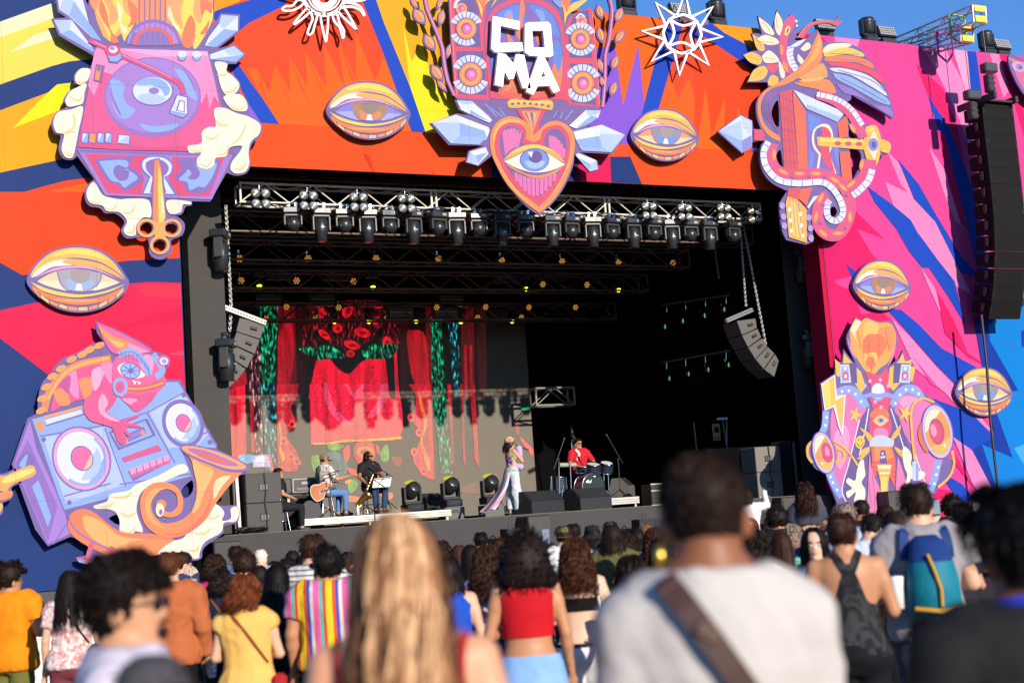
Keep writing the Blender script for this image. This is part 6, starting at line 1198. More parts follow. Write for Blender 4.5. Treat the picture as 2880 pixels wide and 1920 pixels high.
def hair_afro(mt,seed,R=.17,zc=.13,yc=-.035,n=420,squash=(1,.95,1.0),drop=0.0,fr=.0):
 rnd=random.Random(seed); m=MB(); nn=26; hh=16; V=[]
 def cut(d):return 1.0
 for jx in range(hh+1):
  ph=math.pi*jx/hh
  for i in range(nn):
   t=2*math.pi*i/nn; d=Vector((math.sin(ph)*math.cos(t),math.sin(ph)*math.sin(t),-math.cos(ph))); k=R*(.93+.16*noise.noise(d*2.6+Vector((seed,0,0)))+.12*noise.noise(d*7+Vector((0,seed,0))))
   p=Vector((d.x*k*squash[0],d.y*k*squash[1],d.z*k*squash[2]))
   if p.z<0:p.z*=1+drop; p.y*=.85 if p.y>0 else 1
   if drop and p.z<0:p.x*=1+.55*min(1,-p.z/R); p.z=max(p.z,-R*.95)
   if p.y>0:p.y*=.5+fr
   V.append(p+Vector((0,yc,zc)))
 m.add(V,[(q*nn+i,q*nn+(i+1)%nn,(q+1)*nn+(i+1)%nn,(q+1)*nn+i)for q in range(hh)for i in range(nn)],mt,True)
 for i in range(n):
  b=V[rnd.randrange(len(V))]; o=(b-Vector((0,yc,zc))).normalized(); a=o.orthogonal().normalized(); c=o.cross(a); rr=rnd.uniform(.006,.013); P=[]; s0=rnd.uniform(0,6.3); L=rnd.uniform(.02,.05)*R/.15
  for q in range(7):t=q/6; P.append(b-o*.015+o*L*t*1.2+(a*math.cos(s0+q*1.5)+c*math.sin(s0+q*1.5))*rr)
  ribbon(m,P,rnd.uniform(.006,.011),mt,.9)
 return m
def hair_short(mt,seed,t=.012,n=260,curly=0.0,low=.07,top=1.0):
 rnd=random.Random(seed); m=MB(); nn=28; hh=16; V=[]
 for q in range(hh+1):
  f=q/hh
  for i in range(nn):
   az=2*math.pi*i/nn; s=math.sin(az); zl=low+(.105 if s>.25 else .055*max(0,s+.35)/.6 if s>-.35 else 0); el=math.pi/2*f; z0=zl
   w,yf,yb=interp(HEADT,z0+(.231-z0)*math.sin(el)); k=1
   z=z0+(.231-z0)*math.sin(el); tt=t*(.35+.65*min(1,f*3))*(1+(top-1)*f); nz=1+.5*noise.noise(Vector((math.cos(az)*3+seed,s*3,z*22)))
   x=(w+tt*nz)*math.cos(az); y=((yf if s>0 else -yb)+tt*nz)*math.copysign(abs(s)**.82,s); V.append(Vector((x,y,z+(tt*nz if f>.5 else 0)*f)))
 m.add(V,[(q*nn+i,q*nn+(i+1)%nn,(q+1)*nn+(i+1)%nn,(q+1)*nn+i)for q in range(hh)for i in range(nn)],mt,True)
 for i in range(n):
  b=V[rnd.randrange(nn,len(V))]; o=(b-Vector((0,-.01,.13))).normalized(); dn=Vector((0,-.3,-1)); dn=(dn-o*dn.dot(o)); dn=dn.normalized()if dn.length>1e-6 else Vector((0,1,0)); L=rnd.uniform(.02,.045)*(t/.012)**.5; a=o.cross(dn); s0=rnd.uniform(0,6)
  P=[b-o*.004+o*(t*.8*math.sin(q/4*2.4))+dn*L*q/4*(1-curly*.6)+a*rnd.uniform(-.004,.004)+(a*math.cos(s0+q*1.6)+o*math.sin(s0+q*1.6))*curly*.010 for q in range(5)]
  ribbon(m,P,rnd.uniform(.006,.011),mt,.8 if curly else .2)
 return m
def hair_bun(mt,seed):
 m=hair_short(mt,seed,.012,200,0,.06); rnd=random.Random(seed)
 m.ell((0,-.115,.150),(.050,.045,.055),mt,14)
 for i in range(60):
  t=rnd.uniform(0,6.28); P=[Vector((.055*math.cos(t+q*.45)*(1-.1*q),-.115-.03*math.sin(q*.5),.150+.058*math.sin(t+q*.45)*(1-.1*q)))for q in range(5)]; ribbon(m,P,.01,mt)
 return m
def cap(mt,mt2,back=False):
 m=MB(); m.lathe([(.094,.0),(.097,.03),(.088,.075),(.06,.105),(.02,.118),(0,.12)],mt,Matrix.Translation((0,-.008,.128))@Matrix.Diagonal((.93,1.12,1,1)),22); m.ell((0,-.008,.248),(.012,.012,.008),mt2,8); sg=-1 if back else 1; V=[]
 for k,(r,dz)in enumerate(((0,0),(1,-.012))):
  for i in range(13):t=math.pi*i/12; V.append(Vector((.085*math.cos(t),sg*(.062+(.062*math.sin(t)+.05*(1 if r else 0)*math.sin(t))if r else .062+.035*math.sin(t)),.132+dz*(math.sin(t)))))
 m.add(V+[v-Vector((0,0,.006))for v in V],[(i,i+1,14+i,13+i)for i in range(12)]+[(39+i,40+i,27+i,26+i)for i in range(12)],mt2,True); return m
def bucket_hat(mt):
 m=MB(); m.lathe([(.15,-.035),(.148,-.03),(.102,.03),(.098,.05),(.088,.11),(.075,.118),(0,.12)],mt,Matrix.Translation((0,-.008,.128))@Matrix.Diagonal((.95,1.1,1,1)),24); return m
def beanie(mt):
 m=MB(); m.lathe([(.09,-.01),(.094,.0),(.094,.03),(.09,.032),(.088,.06),(.07,.098),(.03,.12),(0,.122)],mt,Matrix.Translation((0,-.012,.135))@Matrix.Diagonal((.95,1.12,1,1)),22); return m
def glasses(dark=True):
 m=MB(); lm=mat('dark_lens',(.008,.008,.01),.06)if dark else mat('light_lens',(.5,.5,.5),.05)
 for sg in (-1,1):
  m.ell((sg*.032,.094,.120),(.026,.006,.020),lm,12); m.tube([Vector((sg*.056,.088,.124)),Vector((sg*.076,.05,.122)),Vector((sg*.083,-.01,.115))],.0028,BLK,5)
 m.tube([Vector((-.008,.100,.122)),Vector((.008,.100,.122))],.003,BLK,5); return m
EYW=mat('eye_white',(.75,.73,.7),.25); EYI=mat('eye_iris',(.03,.018,.01),.15); LIP=mat('lips',(.42,.12,.11),.4); BRW=mat('brow_hair',(.02,.012,.008),.7)
def add_face(par_,M,lips=True,brow=BRW,eyes=True,smile=False,beard=None):
 def ch(n,m):
  o=m.build(n,par_); o.matrix_local=M; return o
 for sg in (-1,1):
  if eyes:
   m=MB(); m.ell((sg*.031,.0775,.119),(.0145,.008,.0085),EYW,12); e=ch('eye',m); m2=MB(); m2.ell((sg*.031,.0835,.1195),(.0066,.004,.0070),EYI,10); m2.build('iris',e)
   m=MB(); m.tube([Vector((sg*.012,.088,.137)),Vector((sg*.032,.091,.143)),Vector((sg*.052,.076,.137))],[.004,.0045,.002],brow,6); ch('eyebrow',m)
 if lips:
  m=MB(); s_=.006 if smile else 0
  m.tube([Vector((-.027,.0745,.0585+s_)),Vector((-.013,.0855,.0595)),Vector((0,.0885,.0575)),Vector((.013,.0855,.0595)),Vector((.027,.0745,.0585+s_))],[.002,.0052,.006,.0052,.002],LIP,8); ch('lips',m)
 if beard:
  m=MB(); bm_=beard; V=[]
  for q,z in enumerate((-.022,-.012,.004,.02,.036,.05,.066)):
   w,yf,yb=interp(HEADT,z)
   for i in range(17):t=math.pi*(i/16); V.append(Vector(((w+.006)*math.cos(t)*(1 if z>-.01 else .8),(yf+.008 if z<.044 else yf+.002)*abs(math.sin(t))**.8+(-.012 if abs(math.cos(t))>.9 else 0),z+(0 if abs(math.cos(t))<.5 else .012))))
  m.add(V,[(q*17+i,q*17+i+1,q*17+18+i,q*17+17+i)for q in range(6)for i in range(16)if not (q>=4 and 5<i<10)],bm_,True); ch('beard',m)
SHOE=mat('dark_shoes',(.03,.028,.026),.6)
def person(label,loc,height,rz=-24,sex='m',tone='#b07a55',hair=None,hcol='#1c120c',top=None,bottom=None,fig=None,vox=.017,group='crowd watching the concert',extras=None,face=False,hat=None,shades=None,beard=None,smile=False,legs=True,shoes=True,name='person'):
 """one continuous body; hair, clothes and worn things are its children"""
 f=fig or Fig(sex); o=f.body(skin(tone),legs,vox).build(name); tag(o,label,'person',group)
 k=height/1.70; o.location=loc; o.rotation_euler=(0,0,rad(rz)); o.scale=(k,k,k)
 hm=hairm(hcol)if hcol else None
 if hair is not None:
  h=hair(hm).build('hair',o); h.matrix_local=f.headM
 if hat is not None:h=hat.build('hat',o); h.matrix_local=f.headM
 if shades is not None:h=glasses(shades).build('sunglasses' if shades else 'glasses',o); h.matrix_local=f.headM
 if face:add_face(o,f.headM,eyes=not shades,smile=smile,beard=hairm(beard)if beard else None)
 for nm,m,d in (top or [])+(bottom or []):
  if isinstance(m,SDF):m.h=max(vox,.014); m.disp=d or 0
  m.build(nm,o)
 if shoes and legs:
  for q in (0,1):m=MB(); a=f.j['a%d'%q]; m.ell(a+Vector((0,.055,-.034)),(.05,.14,.043),SHOE,12); m.build('shoe',o)
 for nm,m in (extras or []):m.build(nm,o)
 return o
 # VIDEO SCREEN
def screen_mat(h):
 if h.startswith('glit'):
  key='screen_'+h
  if key in MATS:return MATS[key]
  base={'glitg':((.0,.55,.18),(.0,.25,.12)),'glitm':((.7,.35,.4),(.3,.05,.08)),'glitb':((.05,.5,.5),(.0,.1,.15)),'glitr':((.3,.01,.02),(.12,.0,.01))}[h]
  m=bpy.data.materials.new(key); m.use_nodes=True; n=m.node_tree.nodes; l=m.node_tree.links; b=n['Principled BSDF']; b.inputs['Base Color'].default_value=(.15,.134,.112,1); b.inputs['Roughness'].default_value=.7; b.inputs['Specular IOR Level'].default_value=.05
  tc=n.new('ShaderNodeTexCoord'); mp=n.new('ShaderNodeMapping'); mp.inputs['Scale'].default_value=(1,1,.3); l.new(tc.outputs['Object'],mp.inputs[0]); v=n.new('ShaderNodeTexNoise'); v.inputs['Scale'].default_value=16; v.inputs['Detail'].default_value=4; l.new(mp.outputs[0],v.inputs['Vector'])
  r=n.new('ShaderNodeValToRGB'); r.color_ramp.elements[0].position=.47; r.color_ramp.elements[0].color=(0,0,0,1); r.color_ramp.elements[1].position=.72; r.color_ramp.elements[1].color=(*base[0],1); x=r.color_ramp.elements.new(.56); x.color=(*[c*.35 for c in base[1]],1)
  l.new(v.outputs[0],r.inputs[0]); l.new(r.outputs[0],b.inputs['Emission Color']); b.inputs['Emission Strength'].default_value=1.5; MATS[key]=m; return m
 k='screen_'+h.lstrip('#')
 if k in MATS:return MATS[k]
 m=mat(k,(.15,.134,.112),.7,var=.1,emit=hexc(h),es=.8,spec=.05)
 if h!='#000000':
  n=m.node_tree.nodes; l=m.node_tree.links; b=n['Principled BSDF']; mul=None
  for st_,sc,lo in (((1,1,.12),5,.5),((1,1,1),14,.72)):
   mp=n.new('ShaderNodeMapping'); mp.inputs['Scale'].default_value=st_; l.new(n['Texture Coordinate'].outputs['Object'],mp.inputs[0]); z=n.new('ShaderNodeTexNoise'); z.inputs['Scale'].default_value=sc; z.inputs['Detail'].default_value=6; l.new(mp.outputs[0],z.inputs['Vector']); r=n.new('ShaderNodeMapRange'); r.inputs[1].default_value=.38; r.inputs[2].default_value=.6; r.inputs[3].default_value=lo; r.inputs[4].default_value=1.15; l.new(z.outputs[0],r.inputs[0])
   if mul is None:mul=r.outputs[0]
   else :q=n.new('ShaderNodeMath'); q.operation='MULTIPLY'; l.new(mul,q.inputs[0]); l.new(r.outputs[0],q.inputs[1]); mul=q.outputs[0]
  l.new(mul,b.inputs['Emission Strength'])
 return m
YL=38.0
sl,sr=onY(630,1300,YL).x,onY(1506,1330,YL).x; szt,szb=onY(1000,850,YL).z,ZS+.1
scn=Art('video_screen','large LED video screen showing red curtains, roses and green tinsel','screen','S',YL,thick=.12)
scn.pf=screen_mat; scn.root.location=((sl+sr)/2,YL,ZS); scn.first=1
m=MB(); m.box(((sl+sr)/2,YL+.1,(szt+szb)/2),(sr-sl,.18,szt-szb),screen_mat('#000000')); scn._link(m,'panel')
def zz(c,part,col,pts,sm=True):scn.crop=c; (scn.q if sm else scn.p)('%s/%d'%(part,len(scn.parts)),col,pts)
R1,R2,R3='#e8082c','#a00418','#560210'
for k,(x,wv,c_)in enumerate(((640,120,'#5c0410'),(770,90,'#240206'),(1480,60,'#240206'),(1660,40,'#5c0410'),(1900,90,'#48040c'),(2010,60,'#30040a'))):zz('L','curtain',c_,'%d,930! %d,930! %d,1568! %d,1568!'%(x,x+wv,x+wv+14,x+6))
zz('L','curtain','glitr','860,900! 1000,900 1300,890 1440,930! 1480,1220 1300,1290 1100,1300 880,1310 800,1200')
zz('L','curtain',R2,'262,1420! 420,1380! 440,1568! 262,1568!'); zz('S','curtain',R1,'90,60! 270,0! 280,400 270,725! 112,722!'); zz('S','curtain',R2,'170,80 190,70 200,500 175,600'); zz('S','curtain','#000000','262,0! 300,0! 300,560! 275,560!')
zz('S','curtain',R2,'300,0! 340,0! 350,560! 310,560!'); zz('L','tinsel','glitm','450,1170! 525,1170! 530,1568! 440,1568!'); zz('S','tinsel','glitm','330,0! 402,0! 405,600! 345,600!'); zz('L','tinsel','glitg','520,930! 640,930! 630,1250 610,1568! 520,1568!'); zz('S','tinsel','glitb','400,0! 525,0! 515,720! 425,720!')
zz('L','curtain','#a8081a','640,1150! 720,1000 750,1200 735,1400 700,1568! 635,1568!'); zz('S','curtain','#c01028','522,0! 700,0! 690,100 640,200 690,330 600,420 690,560 700,700 640,725! 530,722!')
for k,(x,y)in enumerate(((600,120),(650,330),(580,470),(640,600),(690,640))):zz('S','rose','#e83a30',' '.join('%.0f,%.0f'%(x+(34+8*math.sin(3*t))*math.cos(t),y+(34+8*math.sin(3*t))*math.sin(t))for t in [i*.7 for i in range(9)])); zz('S','rose',R3,' '.join('%.0f,%.0f'%(x+14*math.cos(t),y+14*math.sin(t))for t in [i*.9 for i in range(7)]))
zz('S','garland','#e8902a','540,300 570,420 560,520 590,600 570,640 545,560 550,440')
zz('L','curtain',R1,'905,1305! 1100,1290 1300,1290 1460,1225! 1475,1568! 850,1568! 880,1420'); zz('S','curtain','#f01238','795,0! 1530,0! 1545,432 1180,452 805,485!')
for t in ('905,0! 940,0 1000,180 1180,330 1340,170 1380,0! 1440,0! 1400,190 1180,400 960,220','1080,0! 1110,0! 1160,70 1220,0! 1260,0! 1180,130'):zz('S','heart_outline','#f8466a',t)
for t in ('900,380 1180,330 1180,440 930,460','1180,330 1500,230 1540,420 1190,440'):zz('S','curtain','#e01030',t)
zz('S','fringe','#f09020','805,483! 950,478 1100,458 1300,452 1545,432! 1545,452 1300,470 1100,478 950,496 808,500!')
for t in ('900,1090 1000,1190 1120,1250 1260,1180 1380,1050 1300,1250 1200,1330 1120,1400 1010,1310','850,1310 880,1300 840,1568! 815,1568!','1380,1290! 1440,1240! 1450,1568! 1410,1568!'):zz('L','tassel','#080204',t)
for k,(x,y,rx,ry,an)in enumerate(((1120,965,36,52,20),(1050,1085,34,34,0),(1222,1115,58,32,15),(1315,1030,26,32,30),(1150,1200,56,30,20),(940,985,20,45,10),(960,1130,50,22,40),(1390,1180,30,40,0),(1140,1260,30,26,0),(1340,930,26,20,0))):
 c,d=math.cos(rad(an)),math.sin(rad(an)); zz('L','rose','#d80c22',' '.join('%.0f,%.0f'%(x+rx*math.cos(t)*c-ry*math.sin(t)*d,y+rx*math.cos(t)*d+ry*math.sin(t)*c)for t in [i*.785 for i in range(8)])); zz('L','rose','#7a0412',' '.join('%.0f,%.0f'%(x+4+rx*.45*math.cos(t),y+3+ry*.4*math.sin(t))for t in [i*1.05 for i in range(6)]))
zz('L','garland','glitg','780,1225! 900,1210 1000,1205 1110,1285 1000,1290 900,1300'); zz('L','garland','glitg','1215,1240 1330,1190 1470,1205! 1430,1280 1320,1300 1250,1290')
zz('L','curtain','#a8081a','1530,1130 1570,1100 1660,1150 1690,1568! 1640,1568! 1560,1400'); zz('S','curtain','#c01028','1610,0! 1800,0! 1810,300 1830,790! 1760,770 1690,700 1650,600 1720,420 1640,290 1680,120')
for k,(x,y)in enumerate(((1635,275),(1660,560),(1700,400),(1740,720))):zz('S','rose','#e03430',' '.join('%.0f,%.0f'%(x+30*math.cos(t),y+36*math.sin(t))for t in [i*.785 for i in range(8)])); zz('S','rose',R3,' '.join('%.0f,%.0f'%(x+12*math.cos(t),y+15*math.sin(t))for t in [i*1.05 for i in range(6)]))
zz('S','garland','#e87a28','1700,60 1740,200 1770,340 1730,460 1790,640 1780,720 1740,600 1710,460 1740,330 1710,180')
zz('L','tinsel','glitg','1690,1000! 1765,1000! 1795,1568! 1705,1568!'); zz('S','tinsel','glitg','1810,0! 1900,0! 1985,740! 1880,740!'); zz('L','tinsel','glitb','1812,1050! 1885,1050! 1900,1568! 1860,1568!')
for x in (1925,1960):zz('L','curtain',R2,'%d,1200! %d,1200! %d,1568! %d,1568!'%(x,x+18,x+26,x+4))
for x0,w_ in ((1935,30),(2040,24),(2120,40)):zz('S','curtain',R2,'%d,0! %d,0! %d,700! %d,620!'%(x0,x0+w_,x0+w_*2,x0+w_))
zz('S','rose','#c81a24','1160,520 1200,480 1300,480 1340,540 1330,620 1260,690 1190,650 1160,590'); zz('S','rose','#e8702a','1180,560 1220,515 1300,520 1330,570 1300,600 1230,610'); zz('S','rose','#a01018','1210,565 1250,535 1300,560 1260,590'); zz('S','rose','#c81a24','1070,560 1120,500 1130,590 1100,640'); zz('S','rose','#c81a24','1110,690 1200,720 1190,760 1130,740'); zz('S','rose','#c81a24','1340,500 1370,520 1370,590 1350,570')
for k,t in enumerate(('940,500 1000,490 1080,510 1020,550 960,545','1380,560 1440,500 1450,620 1400,640','810,600 870,590 890,660 830,720','840,700 870,720 850,780','1110,800 1180,790 1190,850 1130,900')):zz('S','leaf','#4a8a20',t);
zz('S','flower','#2c5a5a','880,640 930,570 1020,560 1080,610 1110,680 1080,770 1010,790 930,760 890,700'); zz('S','flower','#1c3c40','940,640 1010,620 1040,690 970,720')
zz('S','rose','#c04a28','1240,700 1330,690 1400,740 1320,790 1250,770'); zz('S','fringe','#c8602a','1065,920 1200,930 1195,972 1085,962'); zz('S','fringe','#c8602a','1380,890 1480,900 1470,950 1400,940'); zz('S','rose','#8a2020','1480,600 1560,610 1540,680 1490,660')
for k,t in enumerate(('2000,880 2200,800 2352,840 2352,920 2100,900','2240,760 2352,740 2352,780 2260,790')):zz('S','rose','#5c1412',t)
zz('T','beam','#d81828','330,430 440,540! 440,600! 390,540 340,470'); zz('T','beam','#0a9a50','340,200! 410,188! 412,210! 345,218!'); zz('T','beam','#b01020','290,330 320,330 325,420 300,400')
zz('S','picture','#c9b8e8','335,590! 455,580! 470,682! 330,686!'); zz('S','picture','#e8e0f8','345,600! 440,592! 448,640! 345,645!'); zz('S','picture','#5aa0c8','205,600 250,580 340,590 330,640 250,660'); zz('S','curtain','#e83a50','460,580! 475,580! 500,720! 480,720!')
for k in range(46):
 x,y=random.uniform(800,1530),random.uniform(0,420); zz('S','sparkle','#ff9aa0','%.0f,%.0f %.0f,%.0f %.0f,%.0f %.0f,%.0f'%(x-3,y,x,y-4,x+3,y,x,y+4),False)
for c,x,y,r_ in (('S',905,15,20),('S',1022,222,18),('L',950,1480,22),('L',1297,1355,22),('S',1270,120,16)):
 zz(c,'star','#100204',' '.join('%.0f,%.0f'%(x+(r_ if i%2==0 else r_*.22)*math.sin(i*.785),y-(r_ if i%2==0 else r_*.22)*math.cos(i*.785))for i in range(8)),False)
scn.done()
# SPEAKERS AND CASES ON STAGE
def P_(c,x,y,Y):return onY(*cpx(c,x,y),Y)
def recess_handle(par_,loc,M=None):
 m=MB(); m.bbox(loc+Vector((0,-.004,0)),(.2,.02,.14),BLK,.008);
 for dx in (-.06,0,.06):m.box(loc+Vector((dx,-.018,0)),(.022,.012,.1),mat('handle_bar',(.12,.12,.12),.5))
 return m.build('handle',par_)
def sub_stack(label,c,x0,y0,x1,y1,Y,n=2,mt=GRYC,dep=.85):
 A,B=P_(c,x0,y0,Y),P_(c,x1,y1,Y); w_=B.x-A.x; H=(A.z-ZS)/n; r=thing('speaker_stack',label,'speaker stack',((A.x+B.x)/2,Y,ZS),'speaker stacks on stage')
 for i in range(n):
  m=MB(); m.bbox((0,dep/2,H*(i+.5)),(w_,dep,H*.985),mt,.012); cb=m.build('cabinet',r); recess_handle(cb,Vector((0,0,H*(i+.52))))
  m=MB()
  for sx in (-1,1):
   for sz in (-1,1):m.ell((sx*w_*.46,-.002,H*(i+.5)+sz*H*.44),(.012,.006,.012),CHROME,6)
  m.build('corner_bolts',cb)['kind']='stuff'
 m=MB(); m.tube([(.02,-.03,H*n),(.03,-.035,H*1.3),(.0,-.03,H),(.04,-.04,H*.5),(.02,-.05,.02)],.012,BLK,6); m.build('cable',r); return r
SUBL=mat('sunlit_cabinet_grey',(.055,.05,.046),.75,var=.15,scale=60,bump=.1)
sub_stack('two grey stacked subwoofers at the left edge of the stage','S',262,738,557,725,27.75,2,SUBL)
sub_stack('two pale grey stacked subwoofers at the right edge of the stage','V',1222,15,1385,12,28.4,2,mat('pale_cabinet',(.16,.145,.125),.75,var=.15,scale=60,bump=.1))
def wedge(label,loc,w_,d,h,rz,mt=BLKP,group='floor monitors'):
 r=thing('floor_monitor',label,'monitor speaker',loc,group,rad(rz)); pr_=[(-d/2,0),(d/2,0),(d/2,h*.55),(d*.12,h),(-d*.25,h)]; M=Matrix(((0,0,1),(1,0,0),(0,1,0))); m=MB(); m.prism(pr_,w_,mt,M,-w_/2); m.build('cabinet',r)
 m=MB(); a,b=Vector((0,d/2,h*.55)),Vector((0,d*.12,h)); nrm=Vector((0,h*.45,d*.38)).normalized(); c=(a+b)/2+nrm*.006; u=(b-a).normalized(); Mx=Matrix((Vector((1,0,0)),u,Vector((1,0,0)).cross(u))).transposed(); m.box(c,(w_*.9,(b-a).length*.86,.008),mat('monitor_grille',(.012,.012,.012),.7,scale=200,bump=.3),Mx); m.build('grille',r); return r
q=P_('T',495,1085,27.9); wedge('black floor monitor at the stage edge beside the singer',(q.x,q.y+.1,ZS),1.0,.68,.50,198)
q=P_('T',905,1060,28.0); wedge('black floor monitor at the stage edge in front of the drums',(q.x,q.y+.1,ZS),.92,.66,.50,192)
q=P_('S',805,1110,30.6); wedge('dark floor monitor behind the seated guitarist',(q.x,q.y,ZS+.22),.75,.6,.42,75)
q=P_('S',1800,1070,31.5); wedge('grey floor monitor lying on the riser between two floor lights',(q.x,q.y,ZS+.25),.6,.55,.42,215,GRYC)
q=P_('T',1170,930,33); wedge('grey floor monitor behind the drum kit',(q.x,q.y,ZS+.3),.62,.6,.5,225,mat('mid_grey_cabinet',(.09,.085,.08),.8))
# amplifier and rack
q=P_('S',735,990,31.0); r=thing('guitar_amplifier','black bass amplifier cabinet behind the seated guitarist','amplifier',(q.x,31.0,ZS)); m=MB(); m.bbox((0,.3,.42),(1.0,.55,.84),BLKP,.03); m.build('cabinet',r); m=MB(); m.box((.03,.018,.42),(.9,.02,.74),mat('amp_grille',(.008,.008,.008),.8)); m.build('grille',r); m=MB(); m.box((-.33,.004,.70),(.1,.01,.14),mat('amp_badge',(.4,.38,.34),.5)); m.build('badge',r)
rk=thing('equipment_rack','open equipment rack case with silver rims standing on the amplifier','rack case',(q.x-.02,31.0,ZS+.842)); m=MB(); m.bbox((-.33,.3,.17),(.28,.5,.34),mat('case_side',(.05,.05,.05),.6),.02); m.bbox((.14,.3,.17),(.64,.5,.34),mat('case_silver',(.28,.26,.23),.4,metal=.5),.02); m.build('case',rk)
m=MB(); m.box((.14,.044,.17),(.56,.02,.27),BLK); f_=m.build('front_panel',rk); m=MB(); m.box((.14,.030,.22),(.2,.012,.06),mat('rack_unit',(.25,.25,.25),.4)); m.box((.14,.030,.09),(.44,.012,.06),mat('rack_unit_dark',(.1,.1,.1),.4)); m.build('rack_unit',f_); m=MB(); m.box((-.33,.044,.17),(.2,.012,.22),BLK); m.build('side_opening',rk)
# low risers
RIS=mat('riser_edge_aluminium',(.5,.46,.4),.4,metal=.5)
def riser(label,x0,x1,y0,y1,z0,z1):
 r=thing('stage_riser',label,'riser',((x0+x1)/2,(y0+y1)/2,ZS),'low stage risers'); c=r.location; m=MB(); m.box((0,0,(z0+z1)/2-ZS),(x1-x0,y1-y0,z1-z0),RIS); t=m.build('platform',r); m=MB(); m.box((0,0,z1-ZS+.004),(x1-x0-.05,y1-y0-.05,.008),FLOOR); m.build('top_board',t)
 m=MB()
 for k in (.33,.66):m.box((0,(y0-y1)/2-.004,z0-ZS+(z1-z0)*k),(x1-x0,.006,.008),BLK)
 m.build('edge_groove',t)
 for sx in (-1,1):
  for sy in (-1,1):m=MB(); m.box((sx*((x1-x0)/2-.08),sy*((y1-y0)/2-.08),(z0-ZS)/2),(.05,.05,z0-ZS),RIS); m.build('leg',r)
 return r
xa,xb,xc=P_('S',690,1150,29.6).x,P_('S',1330,1100,29.6).x,P_('S',1970,1090,29.6).x
riser('low aluminium riser under the seated guitarist and saxophonist',xa,xb,29.6,31.6,ZS+.10,ZS+.24); riser('low aluminium riser carrying the floor lights',xb+.03,xc,29.6,32.2,ZS+.10,ZS+.24)
xa,xb=P_('T',560,1000,30.2).x,P_('T',1318,960,30.2).x; riser('white-edged low riser under the drum kit',xa,xb,30.2,33.2,ZS+.10,ZS+.26)
for i,(x,y,lb)in enumerate(((1648,1055,'moving head on the riser, nearest to the saxophonist'),(1968,1030,'moving head on a small case in the middle of the stage floor'),(2295,1000,'moving head standing behind the train of the singer'))):
 q=P_('S',x,y,30.4); zb=ZS+(.25 if i==0 else .0)
 if i:
  r=thing('road_case','small grey road case under the moving head, %s'%('mid-stage' if i==1 else 'behind the singer'),'case',(q.x,30.4,ZS),'small road cases'); m=MB(); m.bbox((0,0,.15),(.5,.4,.28),mat('road_case_side',(.09,.085,.075),.6),.015); m.build('body',r); m=MB(); m.box((0,-.203,.2),(.2,.008,.06),BLK); m.build('latch_plate',r); zb=ZS+.30
 floor_head((q.x,30.4,zb),lb,1.02,8)
q=P_('T',1480,1000,31); r=thing('road_case','dark road case with silver edges at the right of the drums','case',(q.x,31,ZS),'small road cases'); m=MB(); m.bbox((0,0,.28),(.7,.5,.54),BLKP,.02); m.build('body',r); m=MB()
for z in (.02,.38,.545):m.box((0,-.252,z),(.7,.01,.025),ALU)
m.build('edge_strip',r)
# right side: racks of black pipes and cases
for i,x in enumerate((1400,1430,1462,1480)):
 q=P_('V',x,330,28.9); m=MB(); m.box((0,0,.66),(.12,.3,1.32),BLKP if i<3 else mat('grey_post',(.3,.28,.25),.4,metal=.4)); m.box((0,0,1.34),(.13,.31,.04),ALUD); tag(m.build('upright_case',None,(q.x,28.9,ZS)),'black upright case beside the right subwoofers, %s from the left'%ORD[i],'case','upright cases')
q=P_('V',1100,350,29.0); m=MB(); m.bbox((0,.4,.64),(1.5,.8,1.28),DRAPE,.02); tag(m.build('covered_case',None,(q.x,29,ZS)),'large black covered case left of the right subwoofers','case')
q=P_('S',222,1230,27.9); m=MB(); m.cyl((0,0,-.1),(-.03,0,1.35),.035,WHITE,10); tag(m.build('white_pole',None,(q.x,27.9,ZS)),'white vertical pole beside the left subwoofers','pole')
m=MB()
for k in range(6):m.tube([Vector((0,0,.05))+Vector((random.uniform(-.3,.4),random.uniform(-.1,.1),random.uniform(0,.1)))for t in range(8)],.012,BLK,5)
q=P_('S',300,1225,27.6); tag(m.build('cable_pile',None,(q.x,27.62,ZS)),'tangle of black cables at the left corner of the stage','cables',kind='stuff')
# front-fill cabinets and covered cases before the skirt
def fill_sub(label,c,x0,x1,ytop,Y,ped=True):
 A,B=P_(c,x0,ytop,Y),P_(c,x1,ytop,Y); r=thing('front_fill_speaker',label,'speaker',((A.x+B.x)/2,Y,0),'speakers in front of the stage'); w_=B.x-A.x; h=A.z; m=MB(); m.bbox((0,.3,h*.5),(w_,.6,h),BLKP,.02); m.build('cabinet',r); m=MB(); m.box((0,-.006,h*.5),(w_*.94,.012,h*.96),mat('steel_mesh_grille',(.06,.055,.05),.6,scale=220,bump=.6,var=.5)); m.build('grille',r); return r
fill_sub('dark speaker with steel grille in front of the stage at the left corner','P',1412,1598,58,26.6); fill_sub('dark speaker with steel grille in front of the stage below the singer','T',392,577,1090,26.9); fill_sub('black speaker box in front of the stage at the right corner','V',1395,1745,345,27.1); fill_sub('small black speaker standing before the motorcycle figure','W',808,905,306,26.3)
for i,(x0,x1,yt,lb)in enumerate(((185,320,1168,'below the singer'),(1272,1440,1090,'below the drums'),(2270,2352,1040,'near the right corner'))):
 A,B=P_('T',x0,yt+30,26.7),P_('T',x1,yt+30,26.7); w_=B.x-A.x; r=thing('covered_light','black covered lamp with a loop handle in front of the stage %s'%lb,'covered lamp',((A.x+B.x)/2,26.7,0),'covered lamps before the stage'); h=A.z; m=MB(); m.box((0,0,h/2),(w_,.4,h),mat('black_nylon_cover',(.006,.006,.008),.7),None,.86); m.build('cover',r); m=MB(); m.tube([(-.05,0,h-.01),(-.05,0,h+.08),(.0,0,h+.12),(.05,0,h+.08),(.05,0,h-.01)],.014,BLK,6); m.build('handle',r)
